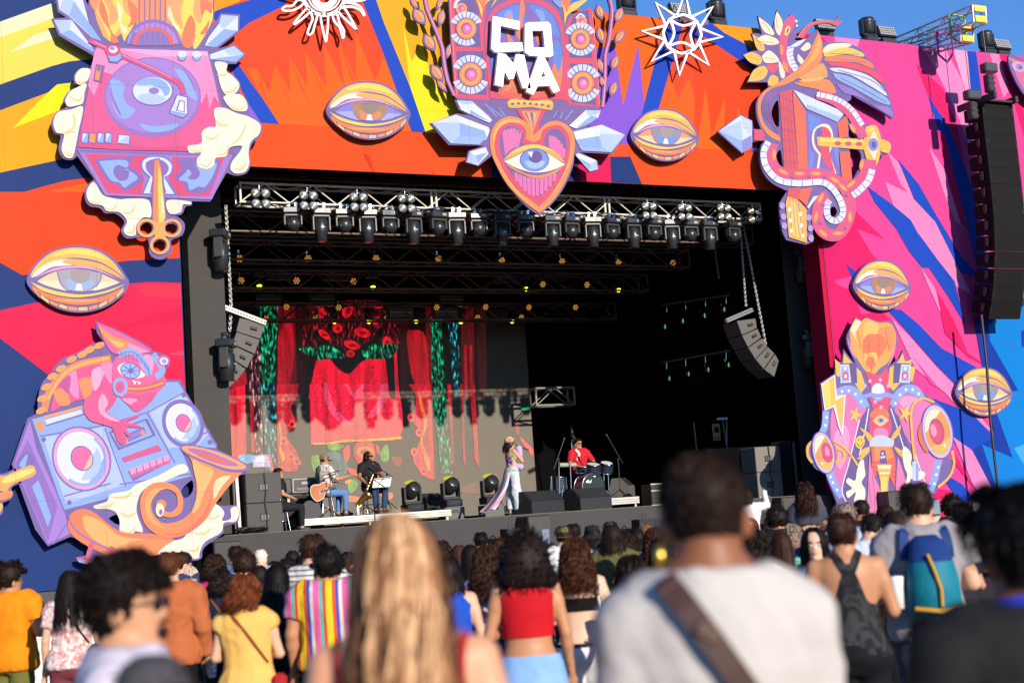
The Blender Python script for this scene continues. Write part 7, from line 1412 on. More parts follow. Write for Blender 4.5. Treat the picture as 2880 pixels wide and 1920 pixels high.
 # sign, thin stands in the dark
q=P_('T',1955,395,33); m=MB(); m.box((0,0,0),(.24,.02,.46),mat('warning_sign',(.55,.45,.15),.6)); m.box((0,-.012,.06),(.15,.006,.16),BLK); m.box((0,-.012,-.17),(.2,.006,.08),mat('sign_green',(.1,.35,.1),.6)); tag(m.build('safety_sign',None,q),'small yellow and green safety sign on the dark right side wall','sign')
m=MB(); q=P_('T',2040,290,32); m.box(P_('T',2003,285,32),(.28,.1,.06),mat('lamp_white',(.8,.8,.8),.4)); m.tube([q,P_('T',2042,420,32),P_('T',2040,550,32)],.012,mat('grey_cable',(.4,.4,.4),.5),5); m.tube([P_('T',2005,300,32),P_('T',2025,400,32),P_('T',2036,500,32)],.010,MATS['grey_cable'],5); tag(m.build('clip_lamp'),'little white clip lamp with a hanging lead on the right of the stage','lamp')
m=MB(); m.tube([P_('T',1768,320,32.5),P_('T',1795,570,32.5)],.02,mat('dull_pipe',(.2,.19,.17),.5),6); tag(m.build('hanging_pipe'),'thin dull pipe hanging in the dark right of the drums','pipe')
# MUSICIANS AND INSTRUMENTS
def mic(m,p,d,r=.022):
 d=Vector(d).normalized(); m.cyl(p-d*.16,p,.013,BLK,8,.016); m.ell(p+d*.02,r,mat('mic_mesh',(.15,.15,.15),.4,metal=.6),10)
def mic_stand(label,foot,top,boom_a,boom_b,micd=None,tripod=.28):
 foot,top,boom_a,boom_b=[Vector(v)for v in (foot,top,boom_a,boom_b)]; r=thing('microphone_stand',label,'mic stand',foot,'microphone stands'); m=MB(); m.cyl((0,0,.12),top-foot,.012,BLK,8); m.build('pole',r); m=MB()
 for k in range(3):t=k*2.09+.4; m.tube([(0,0,.2),(tripod*math.cos(t),tripod*math.sin(t),.012)],.011,BLK,6)
 m.build('tripod_base',r); m=MB(); m.cyl(boom_a-foot,boom_b-foot,.011,BLK,8); m.ell(top-foot,.03,BLK,8); m.build('boom',r); m=MB(); mic(m,boom_b-foot,micd or (boom_b-boom_a)); m.build('microphone',r); return r
ZR=ZS+.252
def stool(label,loc,h,r0=.19):
 r=thing('stool',label,'stool',loc,'stools on the riser'); m=MB(); m.lathe([(0,h),(r0*.9,h),(r0,h-.02),(r0,h-.07),(r0*.9,h-.09),(0,h-.09)],BLKP,None,20); m.build('seat',r)
 for k in range(4):t=.785+k*1.571; m=MB(); m.tube([(.12*math.cos(t),.12*math.sin(t),h-.08),(.2*math.cos(t),.2*math.sin(t),0)],.014,CHROME,8); m.build('leg',r)
 m=MB(); m.tube([(.17*math.cos(i*.524),.17*math.sin(i*.524),.22)for i in range(13)],.009,CHROME,6); m.build('foot_ring',r); return r
SEAT=dict(h0=(-.09,.02,.87),h1=(.09,.02,.87),k0=(-.13,.42,.84),k1=(.13,.42,.84),a0=(-.11,.36,.41),a1=(.12,.42,.41))
JEAN=cloth('blue_denim','#5f86bb',var=.3,scale=30); JEAND=cloth('dark_denim','#31496b',var=.3,scale=30)
# guitarist
q=P_('S',975,1110,30.4); gx,gy=q.x,30.4; top_=P_('S',948,648,30.4); Hs=.62
stool('black padded stool under the guitarist',(gx-.1,gy,ZR),Hs)
fg=Fig('m',(((.30,.0,1.16),(.02,.22,1.10)),((.30,.14,1.14),(.28,.44,1.20))),(0,-6,0),SEAT)
k_=1.0; zoff=ZR-.335*k_
FLOR=patterned('pale_floral','floral',['#e9e2d6','#e9e2d6','#d9cbb6','#b98f86','#8f9fae','#efe9df'],26)
pg=person('guitarist seated on a stool in a cap and pale floral shirt, playing a sunburst guitar',(gx-.1,gy,zoff),1.72,-78,fig=fg,tone='#c08a64',hair=lambda h:hair_short(h,3,.01,120),hcol='#2a1a10',top=[('shirt',fg.shirt(FLOR,.92,.85),.006)],bottom=[('jeans',fg.pants(JEAN,1.0,.96),.006)],hat=cap(cloth('khaki_cap','#8d7a5c'),cloth('red_brim','#b32c34')),shades=True,face=True,group='band members on stage',vox=.013)
# guitar traced on a plane in front of the player
Yg=gy-.28
gt=thing('guitar','sunburst hollow-body guitar held by the seated guitarist','guitar',P_('S',860,900,Yg)); GL=gt.location.copy()
def traced(par_,name,crop,pts,Y,dep,mt,base,sm=True,side=None,holes=()):
 P=pts_of(crop,pts,Y,sm,3); ar=Art.__new__(Art); ar.Y=Y; ar.th=dep; mb=ar.slab([P]+[pts_of(crop,h,Y,True,3)for h in holes],mt); o=mb.build(name,par_); o.location=-Vector(base); return o
SUNB=mat('sunburst_lacquer',(.45,.13,.035),.2,var=.5,scale=2.5); SUNE=mat('dark_lacquer',(.16,.04,.015),.2)
traced(gt,'body','S','808,860 830,835 880,832 905,815 945,812 965,840 955,885 925,900 905,940 860,962 825,935 810,900',Yg,.08,SUNB,GL); traced(gt,'binding','S','803,858 828,830 880,826 905,809 948,806 971,840 960,889 928,905 908,946 858,969 820,939 804,902',Yg+.006,.07,mat('cream_binding',(.6,.5,.35),.5),GL)
traced(gt,'pickup','S','905,862 950,850 953,866 908,878',Yg-.01,.01,CHROME,GL,False); traced(gt,'bridge','S','868,882 886,876 890,902 872,908',Yg-.01,.01,CHROME,GL,False)
traced(gt,'neck','S','945,850 1085,808 1090,824 950,872',Yg-.012,.03,mat('rosewood_neck',(.07,.035,.02),.4),GL,False); traced(gt,'headstock','S','1085,806 1118,785 1142,790 1138,812 1092,824',Yg-.012,.025,mat('headstock_lacquer',(.5,.2,.06),.3),GL,False)
m=MB(); A,B=P_('S',870,893,Yg-.016),P_('S',1090,816,Yg-.016)
for k in range(6):dz=Vector((0,-.004,(k-2.5)*.008)); m.tube([A+dz-GL,B+dz-GL],.0018,CHROME,4)
m.build('strings',gt)['kind']='stuff'
mic_stand('microphone stand in front of the guitarist',P_('S',970,1105,29.9),P_('S',965,748,29.9),P_('S',895,757,29.9),P_('S',1030,716,29.9));
# saxophonist
q=P_('S',1310,1050,30.2); sx,sy=q.x,30.2
stool('black stool under the saxophonist',(sx+.02,sy+.1,ZR),.62)
fs=Fig('m',(((.27,.06,1.16),(.10,.24,1.20)),((.28,.04,1.15),(.17,.25,.95))),(18,4,0),SEAT)
def locs(h):
 m=hair_long(h,5,.40,.006,1.0,60,0,0,True,.014); return m
ps=person('saxophonist with long locs and dark glasses seated in a black T-shirt',(sx+.03,sy+.1,ZR-.335),1.74,-170,fig=fs,tone='#9c6846',hair=locs,hcol='#17100c',top=[('t_shirt',fs.shirt(cloth('black_jersey',(.012,.012,.013)),.92,.7),.006)],bottom=[('jeans',fs.pants(JEAND,1.0,.96),.006)],shades=True,face=True,beard='#1a110c',group='band members on stage',vox=.013)
Yx=sy-.25; BRASS=mat('aged_brass',(.42,.26,.08),.28,metal=.85,var=.4); sxr=thing('saxophone','brass saxophone held by the seated saxophonist','saxophone',P_('S',1240,980,Yx)); SL=sxr.location.copy(); V3=lambda x,y,d=0:P_('S',x,y,Yx)+Vector((0,d,0))-SL
m=MB(); m.tube([V3(1322,745),V3(1312,770),V3(1296,810),V3(1275,860),V3(1248,930),V3(1222,990)],[.012,.016,.022,.030,.042,.052],BRASS,12); m.build('body_tube',sxr); m=MB(); m.tube([V3(1222,990),V3(1212,1012),V3(1200,1015),V3(1194,1000),V3(1205,978,-.04),V3(1225,950,-.08),V3(1250,925,-.11),V3(1268,908,-.14)],[.052,.054,.055,.056,.062,.07,.09,.125],BRASS,14,cap=False); m.build('bell',sxr)
m=MB(); m.tube([V3(1322,745),V3(1318,735),V3(1305,725),V3(1296,722)],[.012,.011,.010,.008],BLK,8); m.build('mouthpiece',sxr); m=MB()
for k in range(7):m.ell(V3(1300-k*11,800+k*26,-.045),(.016,.01,.016),BRASS,8)
m.build('keys',sxr)['kind']='stuff'
mic_stand('boom microphone stand right of the saxophonist',P_('S',1448,1040,29.9),P_('S',1436,745,29.9),P_('S',1482,766,29.9),P_('S',1325,662,29.9)); mic_stand('short straight microphone stand before the saxophone bell',P_('S',1275,1080,29.85),P_('S',1268,790,29.85),P_('S',1268,800,29.85),P_('S',1266,778,29.85))
ms=thing('music_stand','black music stand with white sheets in front of the saxophonist','music stand',P_('S',1375,1060,29.7)); ML=ms.location.copy(); m=MB(); m.cyl((0,0,.1),P_('S',1365,860,29.7)-ML,.01,BLK,8)
for k in range(3):t=k*2.09; m.tube([(0,0,.2),(.25*math.cos(t),.25*math.sin(t),.01)],.009,BLK,6)
m.build('pole',ms); m=MB()
for a_,b_ in (((1310,858),(1470,848)),((1320,790),(1470,775)),((1350,860),(1410,770)),((1420,850),(1330,790))):m.tube([P_('S',*a_,29.66)-ML,P_('S',*b_,29.66)-ML],.007,BLK,5)
m.build('desk_frame',ms); traced(ms,'sheet','S','1328,782 1398,775 1392,856 1314,860',29.68,.004,mat('white_paper',(.78,.77,.75),.7),ML,False); traced(ms,'sheet','S','1402,776 1474,768 1458,852 1396,856',29.68,.004,MATS['white_paper'],ML,False)
m=MB(); q=P_('S',1198,1105,29.9); m.lathe([(0,0),(.035,.0),(.036,.16),(.014,.20),(.014,.23),(0,.23)],mat('clear_bottle',(.7,.72,.72),.08),None,14); tag(m.build('water_bottle',None,(q.x,q.y,ZR)),'clear water bottle on the riser beside the saxophonist','bottle')
gs_=thing('instrument_stand','black folding guitar stand on the riser behind the guitarist','instrument stand',(P_('S',1090,1100,30.6).x,30.6,ZR)); m=MB(); m.tube([(0,0,.45),(0,.02,.2),(-.12,-.12,0)],.012,BLK); m.tube([(0,.02,.2),(.14,-.12,0)],.012,BLK); m.tube([(0,.02,.2),(0,.16,0)],.012,BLK); m.build('tripod',gs_); m=MB(); m.tube([(.08,-.1,.1),(0,-.02,.14),(-.08,-.1,.1)],.012,BLK); m.tube([(.05,-.06,.47),(0,0,.45),(-.05,-.06,.47)],.01,BLK); m.build('yoke',gs_)
# seated musician half hidden by the subwoofers
q=P_('S',590,1200,29.0); fb=Fig('m',('bag','bag'),(0,8,0),SEAT); stool('dark stool behind the left subwoofers',(q.x-.03,29.1,ZS),.56)
person('musician in black seated behind the left subwoofers, face hidden by gear',(q.x-.03,29.1,ZS-.335),1.66,-100,fig=fb,tone='#b98762',hair=lambda h:hair_short(h,9,.014,120),hcol='#15100c',top=[('t_shirt',fb.shirt(cloth('black_jersey',(.012,.012,.013)),.92,.7),.006)],bottom=[('trousers',fb.pants(cloth('black_twill',(.012,.012,.014)),1.0,.96),.006)],group='band members on stage')
# singer
a0=P_('T',290,1090,28.1); top_=P_('T',285,428,28.1); Hn=(top_.z-ZS)
fv=Fig('w',(((.27,.12,1.16),(.20,.34,1.08)),((.20,.17,1.17),(.035,.20,1.44))),(-12,4,0))
fv.j['e0']=Vector((-.22,.10,1.15)); fv.j['w0']=Vector((-.22,.36,1.06)); fv.j['a0']=Vector((-.085,-.04,.075)); fv.j['a1']=Vector((.10,.05,.075))
PALED=cloth('pale_denim','#ccd2d6',var=.12); LILAC=cloth('lilac_gauze','#c3a0d8'); PATCH=patterned('patchwork_top','floral',['#d8b84a','#b98f52','#6f3fae','#e7a6b8','#5f9f8a'],18); PINKG=cloth('pink_tulle','#e08aa4')
zt_=lambda a:1.30+.05*math.cos(rad(2*a))
pv=person('singer in a flowered headscarf, lilac sleeves and pale wide jeans, microphone at her mouth',(a0.x,28.1,ZS),Hn-.035,-84,'w','#d2a07c',hair=lambda h:hair_long(h,21,.24,.012,1.02,150,1),hcol='#1a110d',fig=fv,top=[('corset_top',fv.wrap(PATCH,1.0,zt_,.012),None)],bottom=[('wide_jeans',fv.pants(PALED,1.02,.93,.02,.045),.01)],shades=True,face=True,group='band members on stage',vox=.012)
ex=[]
for q_ in (0,1):
 m=MB(); E,W=fv.j['e%d'%q_],fv.j['w%d'%q_]; S0=E.lerp(W,.35); m.tube([S0,S0.lerp(W,.4),S0.lerp(W,.75),W+(W-E).normalized()*.03],[.045,.055,.07,.085],LILAC,14,cap=False); m.build('lilac_sleeve',pv)
m=MB(); m.lathe([(.098,-.03),(.104,.0),(.10,.05),(.08,.095),(.04,.12),(0,.125)],patterned('headscarf','floral',['#d98a78','#e7b39a','#c86a70','#e8d8b0','#8a9f7a'],30),Matrix.Translation((0,-.012,.15))@Matrix.Diagonal((.95,1.1,1,1)),22); sc_=m.build('headscarf',pv); sc_.matrix_local=fv.headM
for k in range(9):
 t=k*.4-.2; m=MB(); c=Vector((.10*math.cos(t)*.9,.10*math.sin(t)-.01,.185+.02*math.sin(k*2))); cc=(cloth('flower_coral','#e0705a'),cloth('flower_yellow','#e8c04a'),cloth('flower_pink','#e59aa8'))[k%3]
 for i in range(5):u=i*1.257; m.ell(c+Vector((.016*math.cos(u),.006,.016*math.sin(u))),(.013,.008,.013),cc,8)
 m.ell(c+Vector((0,.008,0)),.008,MATS['cloth_flower_yellow'],6); f_=m.build('scarf_flower',sc_)
m=MB(); m.tube([Vector((-.02,-.10,.15)),Vector((-.05,-.15,.08)),Vector((-.03,-.16,-.02)),Vector((-.05,-.17,-.12))],[.02,.03,.028,.01],MATS['cloth_headscarf'],8); f_=m.build('scarf_tail',sc_)
# train
m=MB(); V=[]; NT,NR=18,14
for r_ in range(NR+1):
 t=r_/NR; z=1.03-t*.90
 for i in range(NT+1):
  an=rad(215+i/NT*95); hw,hd,yo=fv.ring(max(.93,z),.02); f=t*t*.38; bx=(hw+f*.55)*math.cos(an); by=yo+(hd+f*1.1)*math.sin(an)-t*t*.22; rp=.02*t*math.sin(i*1.9)
  V.append(Vector((bx+rp,by+rp,z+.05*t*math.sin(i*.5))))
n_=NT+1; m.add(V,[(r_*n_+i,r_*n_+i+1,(r_+1)*n_+i+1,(r_+1)*n_+i)for r_ in range(NR)for i in range(NT)],patterned('train','vstripe',['#ecb4c4','#eceaf4','#e8a2b6','#dfe2f2'],3.2),True); m.build('skirt_train',pv)
m=MB(); fv.tor(m,patterned('waist_sash','floral',['#8fc2c6','#b7d8d0','#6fa6b8','#e3c86a'],26),.96,1.05,.03,closed=False); m.build('sash',pv)
for q_ in (0,1):m=MB(); a_=fv.j['a%d'%q_]; m.tube([a_+Vector((0,0,.22)),a_+Vector((0,0,.05)),a_+Vector((0,.01,-.02))],[.055,.05,.05],mat('cream_boot',(.6,.52,.42),.6),12); m.ell(a_+Vector((0,.06,-.03)),(.05,.12,.045),MATS['cream_boot'],12); m.build('boot',pv)
wz=rad(-84); wp=fv.j['w1']+Vector((-.01,.10,.03)); Mw=Matrix.Rotation(wz,3,'Z'); wp=Vector((a0.x,28.1,ZS))+(Mw@wp)*((Hn-.035)/1.7); m=MB(); d=Mw@Vector((.1,.95,-.35)); m.cyl((0,0,0),d*.19,.013,BLK,10,.018); m.ell(-d*.02,.026,mat('mic_mesh',(.15,.15,.15),.4,metal=.6),12); tag(m.build('microphone',None,wp-d*.03),'black handheld microphone held by the singer','microphone')
# drummer
q=P_('T',850,1000,32.2); tp_=P_('T',845,482,32.2); ZD=ZS+.268
stool('low stool behind the drum kit',(q.x,32.2,ZD),.52,.17); fd=Fig('m',(((.30,.12,1.14),(.22,.40,1.06)),((.30,.12,1.14),(.25,.42,1.05))),(12,4,0),SEAT)
hd_=(tp_.z-ZD+.335+.1); RED=cloth('red_shirt','#c4222c')
pd_=person('drummer with moustache and dark glasses in an open red shirt',(q.x,32.2,ZD-.335+.05),1.86,176,fig=fd,tone='#c39069',hair=lambda h:hair_short(h,31,.016,160),hcol='#17100b',top=[('shirt',fd.shirt(RED,.90,.9),.007),('shoulder_stripe',fd.strap(mat('white_stripe',(.75,.74,.72),.8),[(.12,1.45),(.05,1.33),(.10,1.24),(.02,1.1)],.045,.026,False),None)],bottom=[('trousers',fd.pants(cloth('black_twill',(.012,.012,.014)),1.0,.96),.006)],shades=True,face=True,group='band members on stage',vox=.013)
m=MB(); m.tube([Vector((-.03,.082,.064)),Vector((-.012,.094,.071)),Vector((.012,.094,.071)),Vector((.03,.082,.064))],[.003,.006,.006,.003],hairm('#17100b'),6); mo=m.build('moustache',pd_); mo.matrix_local=fd.headM
# drum kit
dk=thing('drum_kit','dark blue drum kit with chrome hardware on the riser','drum kit',(P_('T',905,950,31.0).x,31.0,ZD)); DL=dk.location.copy(); SHELL=mat('midnight_drum_shell',(.02,.03,.055),.18,var=.3); HEAD_=mat('drum_head',(.6,.57,.5),.5)
def drum(name,c,r,h,M,front=None,head=HEAD_,shell=SHELL):
 m=MB(); T=Matrix.Translation(c)@M.to_4x4(); m.lathe([(r,-h/2),(r,h/2)],shell,T,28); o=m.build(name,dk); m=MB(); m.lathe([(0,h/2+.002),(r*.98,h/2+.002)],head,T,28); m.build('drum_skin',o); m=MB(); m.lathe([(r*.98,-h/2-.002),(0,-h/2-.002)],front or head,T,28); m.build('drum_skin',o); m=MB()
 for z in (-h/2,h/2):m.lathe([(r+.001,z-.014),(r+.016,z-.014),(r+.016,z+.014),(r-.006,z+.016)],CHROME,T,28)
 m.build('hoop',o); m=MB()
 for k in range(8):t=k*.785; a=Vector((r+.012,0,0)); a.rotate(Matrix.Rotation(t,3,'Z')); m.cyl(T@(a+Vector((0,0,-h*.42))),T@(a+Vector((0,0,h*.42))),.006,CHROME,5)
 m.build('lug_rods',o)['kind']='stuff'; return o
bc=P_('T',905,845,31.0)-DL; rb=.31; BH=mat('black_drum_head',(.012,.018,.016),.25); drum('bass_drum',bc,rb,.42,rot('X',90)@rot('Y',-8)if 0 else rot('X',-90),None,BH)
bf=bc+Vector((0,-.21,0)); m=MB(); m.lathe([(.0,0),(.055,0)],BLK,Matrix.Translation(P_('T',958,872,30.78)-DL)@rot('X',90).to_4x4(),16); m.build('port_hole',dk)
WL=MATS['white_lettering']
def ltr(pts):
 o=traced(dk,'drum_logo','T',pts,30.775,.004,WL,DL,False)
ltr('879,798 889,798 889,792 898,788 898,814 880,814 876,808'); ltr('902,793 907,808 910,796 914,808 921,786 924,792 917,815 900,815')
for nm,x,y,Y,r_,h_,tx in (('rack_tom',935,705,30.9,.17,.26,18),('rack_tom',1045,690,31.0,.16,.24,22),('floor_tom',655,830,31.2,.18,.36,0),('snare_drum',850,705,31.7,.17,.14,8)):drum(nm,P_('T',x,y,Y)-DL,r_,h_,rot('X',tx),mat('tom_under_head',(.45,.36,.25),.4))
m=MB(); A,B=P_('T',655,668,30.9)-DL,P_('T',790,666,30.9)-DL; m.cyl(A,B,.055,mat('green_pad',(.28,.3,.22),.6),14); m.build('percussion_pad',dk)
hw_=MB()
for a_,b_,Y in (((745,640),(760,985),30.8),((1020,670),(1030,890),31.0),((1060,740),(1066,880),31.0),((652,640),(660,960),30.9),((700,980),(752,870),30.7),((755,870),(765,985),30.7),((590,760),(585,900),31.2),((690,840),(665,1000),31.0),((1040,880),(1130,930),30.8),((1000,890),(1080,900),30.8),((800,735),(880,735),31),((940,640),(985,660),31)):hw_.cyl(P_('T',*a_,Y)-DL,P_('T',*b_,Y)-DL,.013,CHROME,7)
hw_.build('hardware',dk)
for k,(x,y,Y,r_,tl)in enumerate(((640,765,31.3,.2,5),(838,685,31.8,.13,12))):m=MB(); m.lathe([(0,.02),(.03,.016),(r_*.5,.006),(r_,-.006),(r_,-.009),(0,.01)],BRASS,Matrix.Translation(P_('T',x,y,Y)-DL)@rot('X',tl).to_4x4(),24); m.build('cymbal',dk)
for nm,a_ in (('left',(((652,960),(650,620),(612,700),(695,455)))),('right',(((1165,940),(1142,620),(1182,655),(1050,425))))):
 p4=[P_('T',*t,30.7)for t in a_]; mic_stand('tall boom microphone over the drums on the %s'%nm,Vector((p4[0].x,30.7,ZD)),p4[1],p4[2],p4[3])
 # stage clutter lead
m=MB(); m.tube([P_('T',x,1062-6*math.sin(x*.02)-x*.012,27.75)for x in range(640,1400,60)],.009,BLK,5); tag(m.build('stage_cable'),'thin black cable lying along the stage edge before the drums','cable')
# outdoors glimpsed through the gap in the rear drape: a tree
tr_=thing('tree','leafy tree glimpsed through the gap behind the drummer','tree',(P_('T',790,600,70).x,70,0)); m=MB(); m.tube([(0,0,0),(.1,0,3),(0,.1,6.5)],[.3,.22,.12],mat('bark',(.08,.055,.04),.9),10); m.build('trunk',tr_); m=MB(); LF=mat('leaf_green',(.06,.075,.025),.7,var=.5)
for k in range(2600):
 d=Vector((random.gauss(0,1),random.gauss(0,1),random.gauss(0,1))).normalized()*random.uniform(.4,1)**.5; c=Vector((d.x*3,d.y*3,8.2+d.z*2.6)); a=Vector((random.uniform(-1,1),random.uniform(-1,1),random.uniform(-1,1))).normalized()*.22; b=a.orthogonal().normalized()*.12; m.add([c-a,c+b,c+a,c-b],[(0,1,2,3)],LF)
m.build('crown',tr_)
# CROWD
MC={}
def cached(key,make,mt,name,parent):
 if key in MC:o=bpy.data.objects.new(name,MC[key]); COL.objects.link(o); o.parent=parent
 else :o=make().build(name,parent); MC[key]=o.data
 if mt is not None:
  for sl in o.material_slots:sl.link='OBJECT'; sl.material=mt
 return o
HT=dict(S=lambda m,s:hair_short(m,s,.014,200),F=lambda m,s:hair_short(m,s,.006,90),SC=lambda m,s:hair_short(m,s,.03,420,1.0,.06,1.25),A=lambda m,s:hair_afro(m,s,.125,.135,-.02,420),A2=lambda m,s:hair_afro(m,s,.165,.09,-.045,900,(1,.95,1.12),.2),L=lambda m,s:hair_long(m,s,.34,.004,1.0,240),M=lambda m,s:hair_long(m,s,.17,.004,1.08,220),W=lambda m,s:hair_long(m,s,.40,.014,1.06,280),C=lambda m,s:hair_long(m,s,.30,.02,1.18,380,1,wd=.012),CB=lambda m,s:hair_long(m,s,.14,.022,1.14,320,1,wd=.012),B=lambda m,s:hair_bun(m,s))
TOPZ=dict(S=.012,F=.004,SC=.035,A=.03,A2=.045,L=.012,M=.015,W=.015,C=.025,CB=.03,B=.012)
TONE=dict(l='#d9a888',m='#bd8560',d='#8a5a3c',k='#6b432d',p='#e2b79c')
def ctop(c):return patterned(*c)if isinstance(c,tuple)else cloth('top_'+c.lstrip('#'),c)
def stand(crop,x,y,D,ht,z0=None):
 P=onD(*cpx(crop,x,y),D); g0=gz(P.y)if z0 is None else z0
 return Vector((P.x,P.y,g0)),(P.z-g0)/(1.698+TOPZ.get(ht,.01))*1.70
NP=[0]
def folk(label,crop,x,y,D,sex='w',tone='m',ht='S',hc='#140d09',top=('t','#30343c'),bot='#1d2230',arms=('front','front'),yaw=0,rz=None,hat=None,z0=None,shades=None,beard=None,face=False,vox=None,ex=None,bulk=1.0,pitch=0,smile=False):
 NP[0]+=1; loc,H=stand(crop,x,y,D,ht,z0)
 rz=-24-(x%7)*2+5 if rz is None else rz; far=D>12.5; vox=vox or (.022 if far else .017)
 if far:yaw=round(yaw/20)*20; bulk=1.0; pitch=0
 f=Fig(sex,arms,(yaw,pitch,0),None,bulk,hands=not far); key=(sex,arms,yaw,pitch,bulk,vox,far)
 o=cached(('b',)+key,lambda :f.body(skin(TONE[tone]),True,vox),skin(TONE[tone]),'person',None); tag(o,label,'person','crowd watching the concert')
 k=H/1.70; o.location=loc; o.rotation_euler=(0,0,rad(rz)); o.scale=(k,k,k)
 if ht!='X':
  sd=(NP[0]*7+3)%3 if far else NP[0]; h=cached(('h',ht,sd),lambda :HT[ht](hairm(hc),sd+2),hairm(hc),'hair',o); h.matrix_local=f.headM
 if hat is not None:h=hat.build('hat',o); h.matrix_local=f.headM
 if shades is not None:h=glasses(shades).build('sunglasses',o); h.matrix_local=f.headM
 if face:add_face(o,f.headM,eyes=not shades,smile=smile,beard=hairm(beard)if beard else None)
 kd,c=top[0],top[1]; mt=ctop(c)if c else None
 if kd in 'tlsv':
  sl,fo=dict(t=(.62,0),l=(1,.9),s=(.0,0),v=(.28,0))[kd]; hem=top[2]if len(top)>2 else .9
  def mk():m=f.shirt(mt,hem,sl,fore=fo); m.h=max(vox,.016); m.disp=.013; return m
  cached(('s',kd,hem)+key,mk,mt,'top',o)
 elif kd=='w':f.wrap(mt,top[2],top[3]).build('top',o)
 if bot:
  def mp():m=f.pants(None if 0 else ctop(bot),1.0,.97); m.h=max(vox,.02); m.disp=.006; return m
  cached(('p',)+key,mp,ctop(bot),'trousers',o)
 for nm,m in (ex(f)if ex else []):m.build(nm,o)
 return o
def racer(lo,hi,sx=50):
 def z(a):t=abs(math.cos(rad(a))); return hi-(hi-lo)*max(0,(t-.55)/.45)**.7
 return z
D_=dict
# ---- the largest, nearest figures
def fig_back(sex,arms=('down','down'),head=(0,0,0),bulk=1.0):return Fig(sex,arms,head,None,bulk)
f=Fig('m',('front','front'),(-6,4,0)); loc,H=stand('P',840,112,3.8,'SC'); WSH=cloth('lilac_white_cotton','#cfc7d6')
o=person('man in profile with dark curly hair, sunglasses and pale shirt, large in the left foreground',loc,H,-112,fig=f,tone='#c99470',hair=lambda h:hair_short(h,4,.020,1500,.8,.05,1.25),hcol='#120c09',top=[('shirt',f.shirt(WSH,.85,.9),.006)],bottom=[('trousers',f.pants(cloth('black_twill',(.012,.012,.014)),1.0,.97),.006)],shades=True,face=True,vox=.010)
m=MB(); m.ell((0,.082,.040),(.026,.016,.020),hairm('#241712'),12); m.ell((0,.088,.066),(.028,.008,.006),hairm('#241712'),10); b_=m.build('goatee',o); b_.matrix_local=f.headM
f=Fig('w',('front','front'),(0,0,0)); loc,H=stand('P',1000,800,2.7,'S'); CHAR=cloth('charcoal_knit','#4a484c')
person('short person in a charcoal beanie cropped by the lower left edge of the picture',loc,H,-20,'w','#b98660',fig=f,hair=lambda h:hair_short(h,6,.012,100),hcol='#140e0a',hat=beanie(CHAR),top=[('sweater',f.shirt(CHAR,.85,1,fore=.95),.006)],bottom=[('trousers',f.pants(CHAR),.006)],vox=.014)
f=Fig('w',('down','down'),(6,-3,0),None,1.0); loc,H=stand('Q',735,96,3.05,'L'); REDC=cloth('red_camisole','#b3202c')
def blonde(h):
 nz=lambda az:noise.noise(Vector((az*5.5,3.3,0)))+.6*noise.noise(Vector((az*17,1.3,0)))
 m=hair_long(h,77,.36,.014,.98,900,0,0,True,.006); x=hair_long(hairm('#8a6c50'),78,.40,.02,1.04,1500,0,0,True,.0055,False,lambda a:nz(a)>-.05); m2=hair_long(hairm('#c0aa88'),79,.37,.022,1.07,1300,0,0,True,.0055,False,lambda a:nz(a)>.18)
 for q in (x,m2):
  for i,ff in enumerate(q.f):m.add([q.v[t]for t in ff],[range(len(ff))],q.mats[0],True)
 return m
o=person('woman with long blonde hair and bare shoulders, blurred large in the centre foreground',loc,H,-26,'w','#dc9f7c',fig=f,hair=blonde,hcol='#3c2c1f',top=[('camisole',f.wrap(REDC,.9,lambda a:1.20+.03*math.sin(rad(a)),.014),None)],bottom=[('jeans',f.pants(JEAND),.006)],vox=.012)
for nm,c_,pts,w_ in (('strap',REDC,[(.13,1.46),(.115,1.36),(.10,1.2)],.016),('strap',REDC,[(-.13,1.46),(-.12,1.36),(-.11,1.2)],.016),('bra_strap',cloth('pink_elastic','#d4607e'),[(.105,1.47),(.10,1.36),(.10,1.2)],.012),('bra_strap',cloth('grey_elastic','#b9b2b4'),[(-.105,1.47),(-.10,1.36),(-.085,1.2)],.018)):f.strap(c_,pts,w_,.012).build(nm,o)
f=Fig('m',(((.19,-.02,1.14),(.2,.06,.9)),((.20,.02,1.14),(.1,.24,1.1))),(0,0,0),None,.92); loc,H=stand('V',855,70,3.0,'F'); TEE=cloth('pale_grey_tee','#c6c0bb',var=.04)
o=person('man in a pale grey T-shirt with a brown cross-body strap, large in the right foreground',loc,H,-26,'m','#8f5a3c',fig=f,hair=lambda h:hair_short(h,8,.004,1600,.5,.075,1.5),hcol='#1c120c',top=[('t_shirt',f.shirt(TEE,.84,.80,.024,flare=.03),.007)],bottom=[('trousers',f.pants(cloth('black_twill',(.012,.012,.014))),.006)],vox=.011)
f.strap(mat('brown_leather',(.05,.018,.011),.55),[(-.10,1.475),(-.05,1.40),(.06,1.22),(.19,.98)],.046,.036).build('bag_strap',o); m=MB(); q=f.on_back(-.03,1.375,.054); m.bbox(q,(.05,.008,.03),mat('brass_buckle',(.12,.07,.05),.4,metal=.5),.003,rot('Y',40)); m.build('strap_buckle',o)
m=MB(); m.lathe([(0,-.024),(.008,-.02),(.0105,0),(.008,.02),(0,.024)],mat('gold',(.75,.5,.08),.2,metal=.9),Matrix.Translation(f.headM@Vector((-.092,-.008,.045))),12); m.build('earring',o)
f=Fig('m',('front','front'),(14,0,0),None,1.05); loc,H=stand('W',1665,305,3.0,'S'); BT=cloth('black_jersey',(.012,.012,.013))
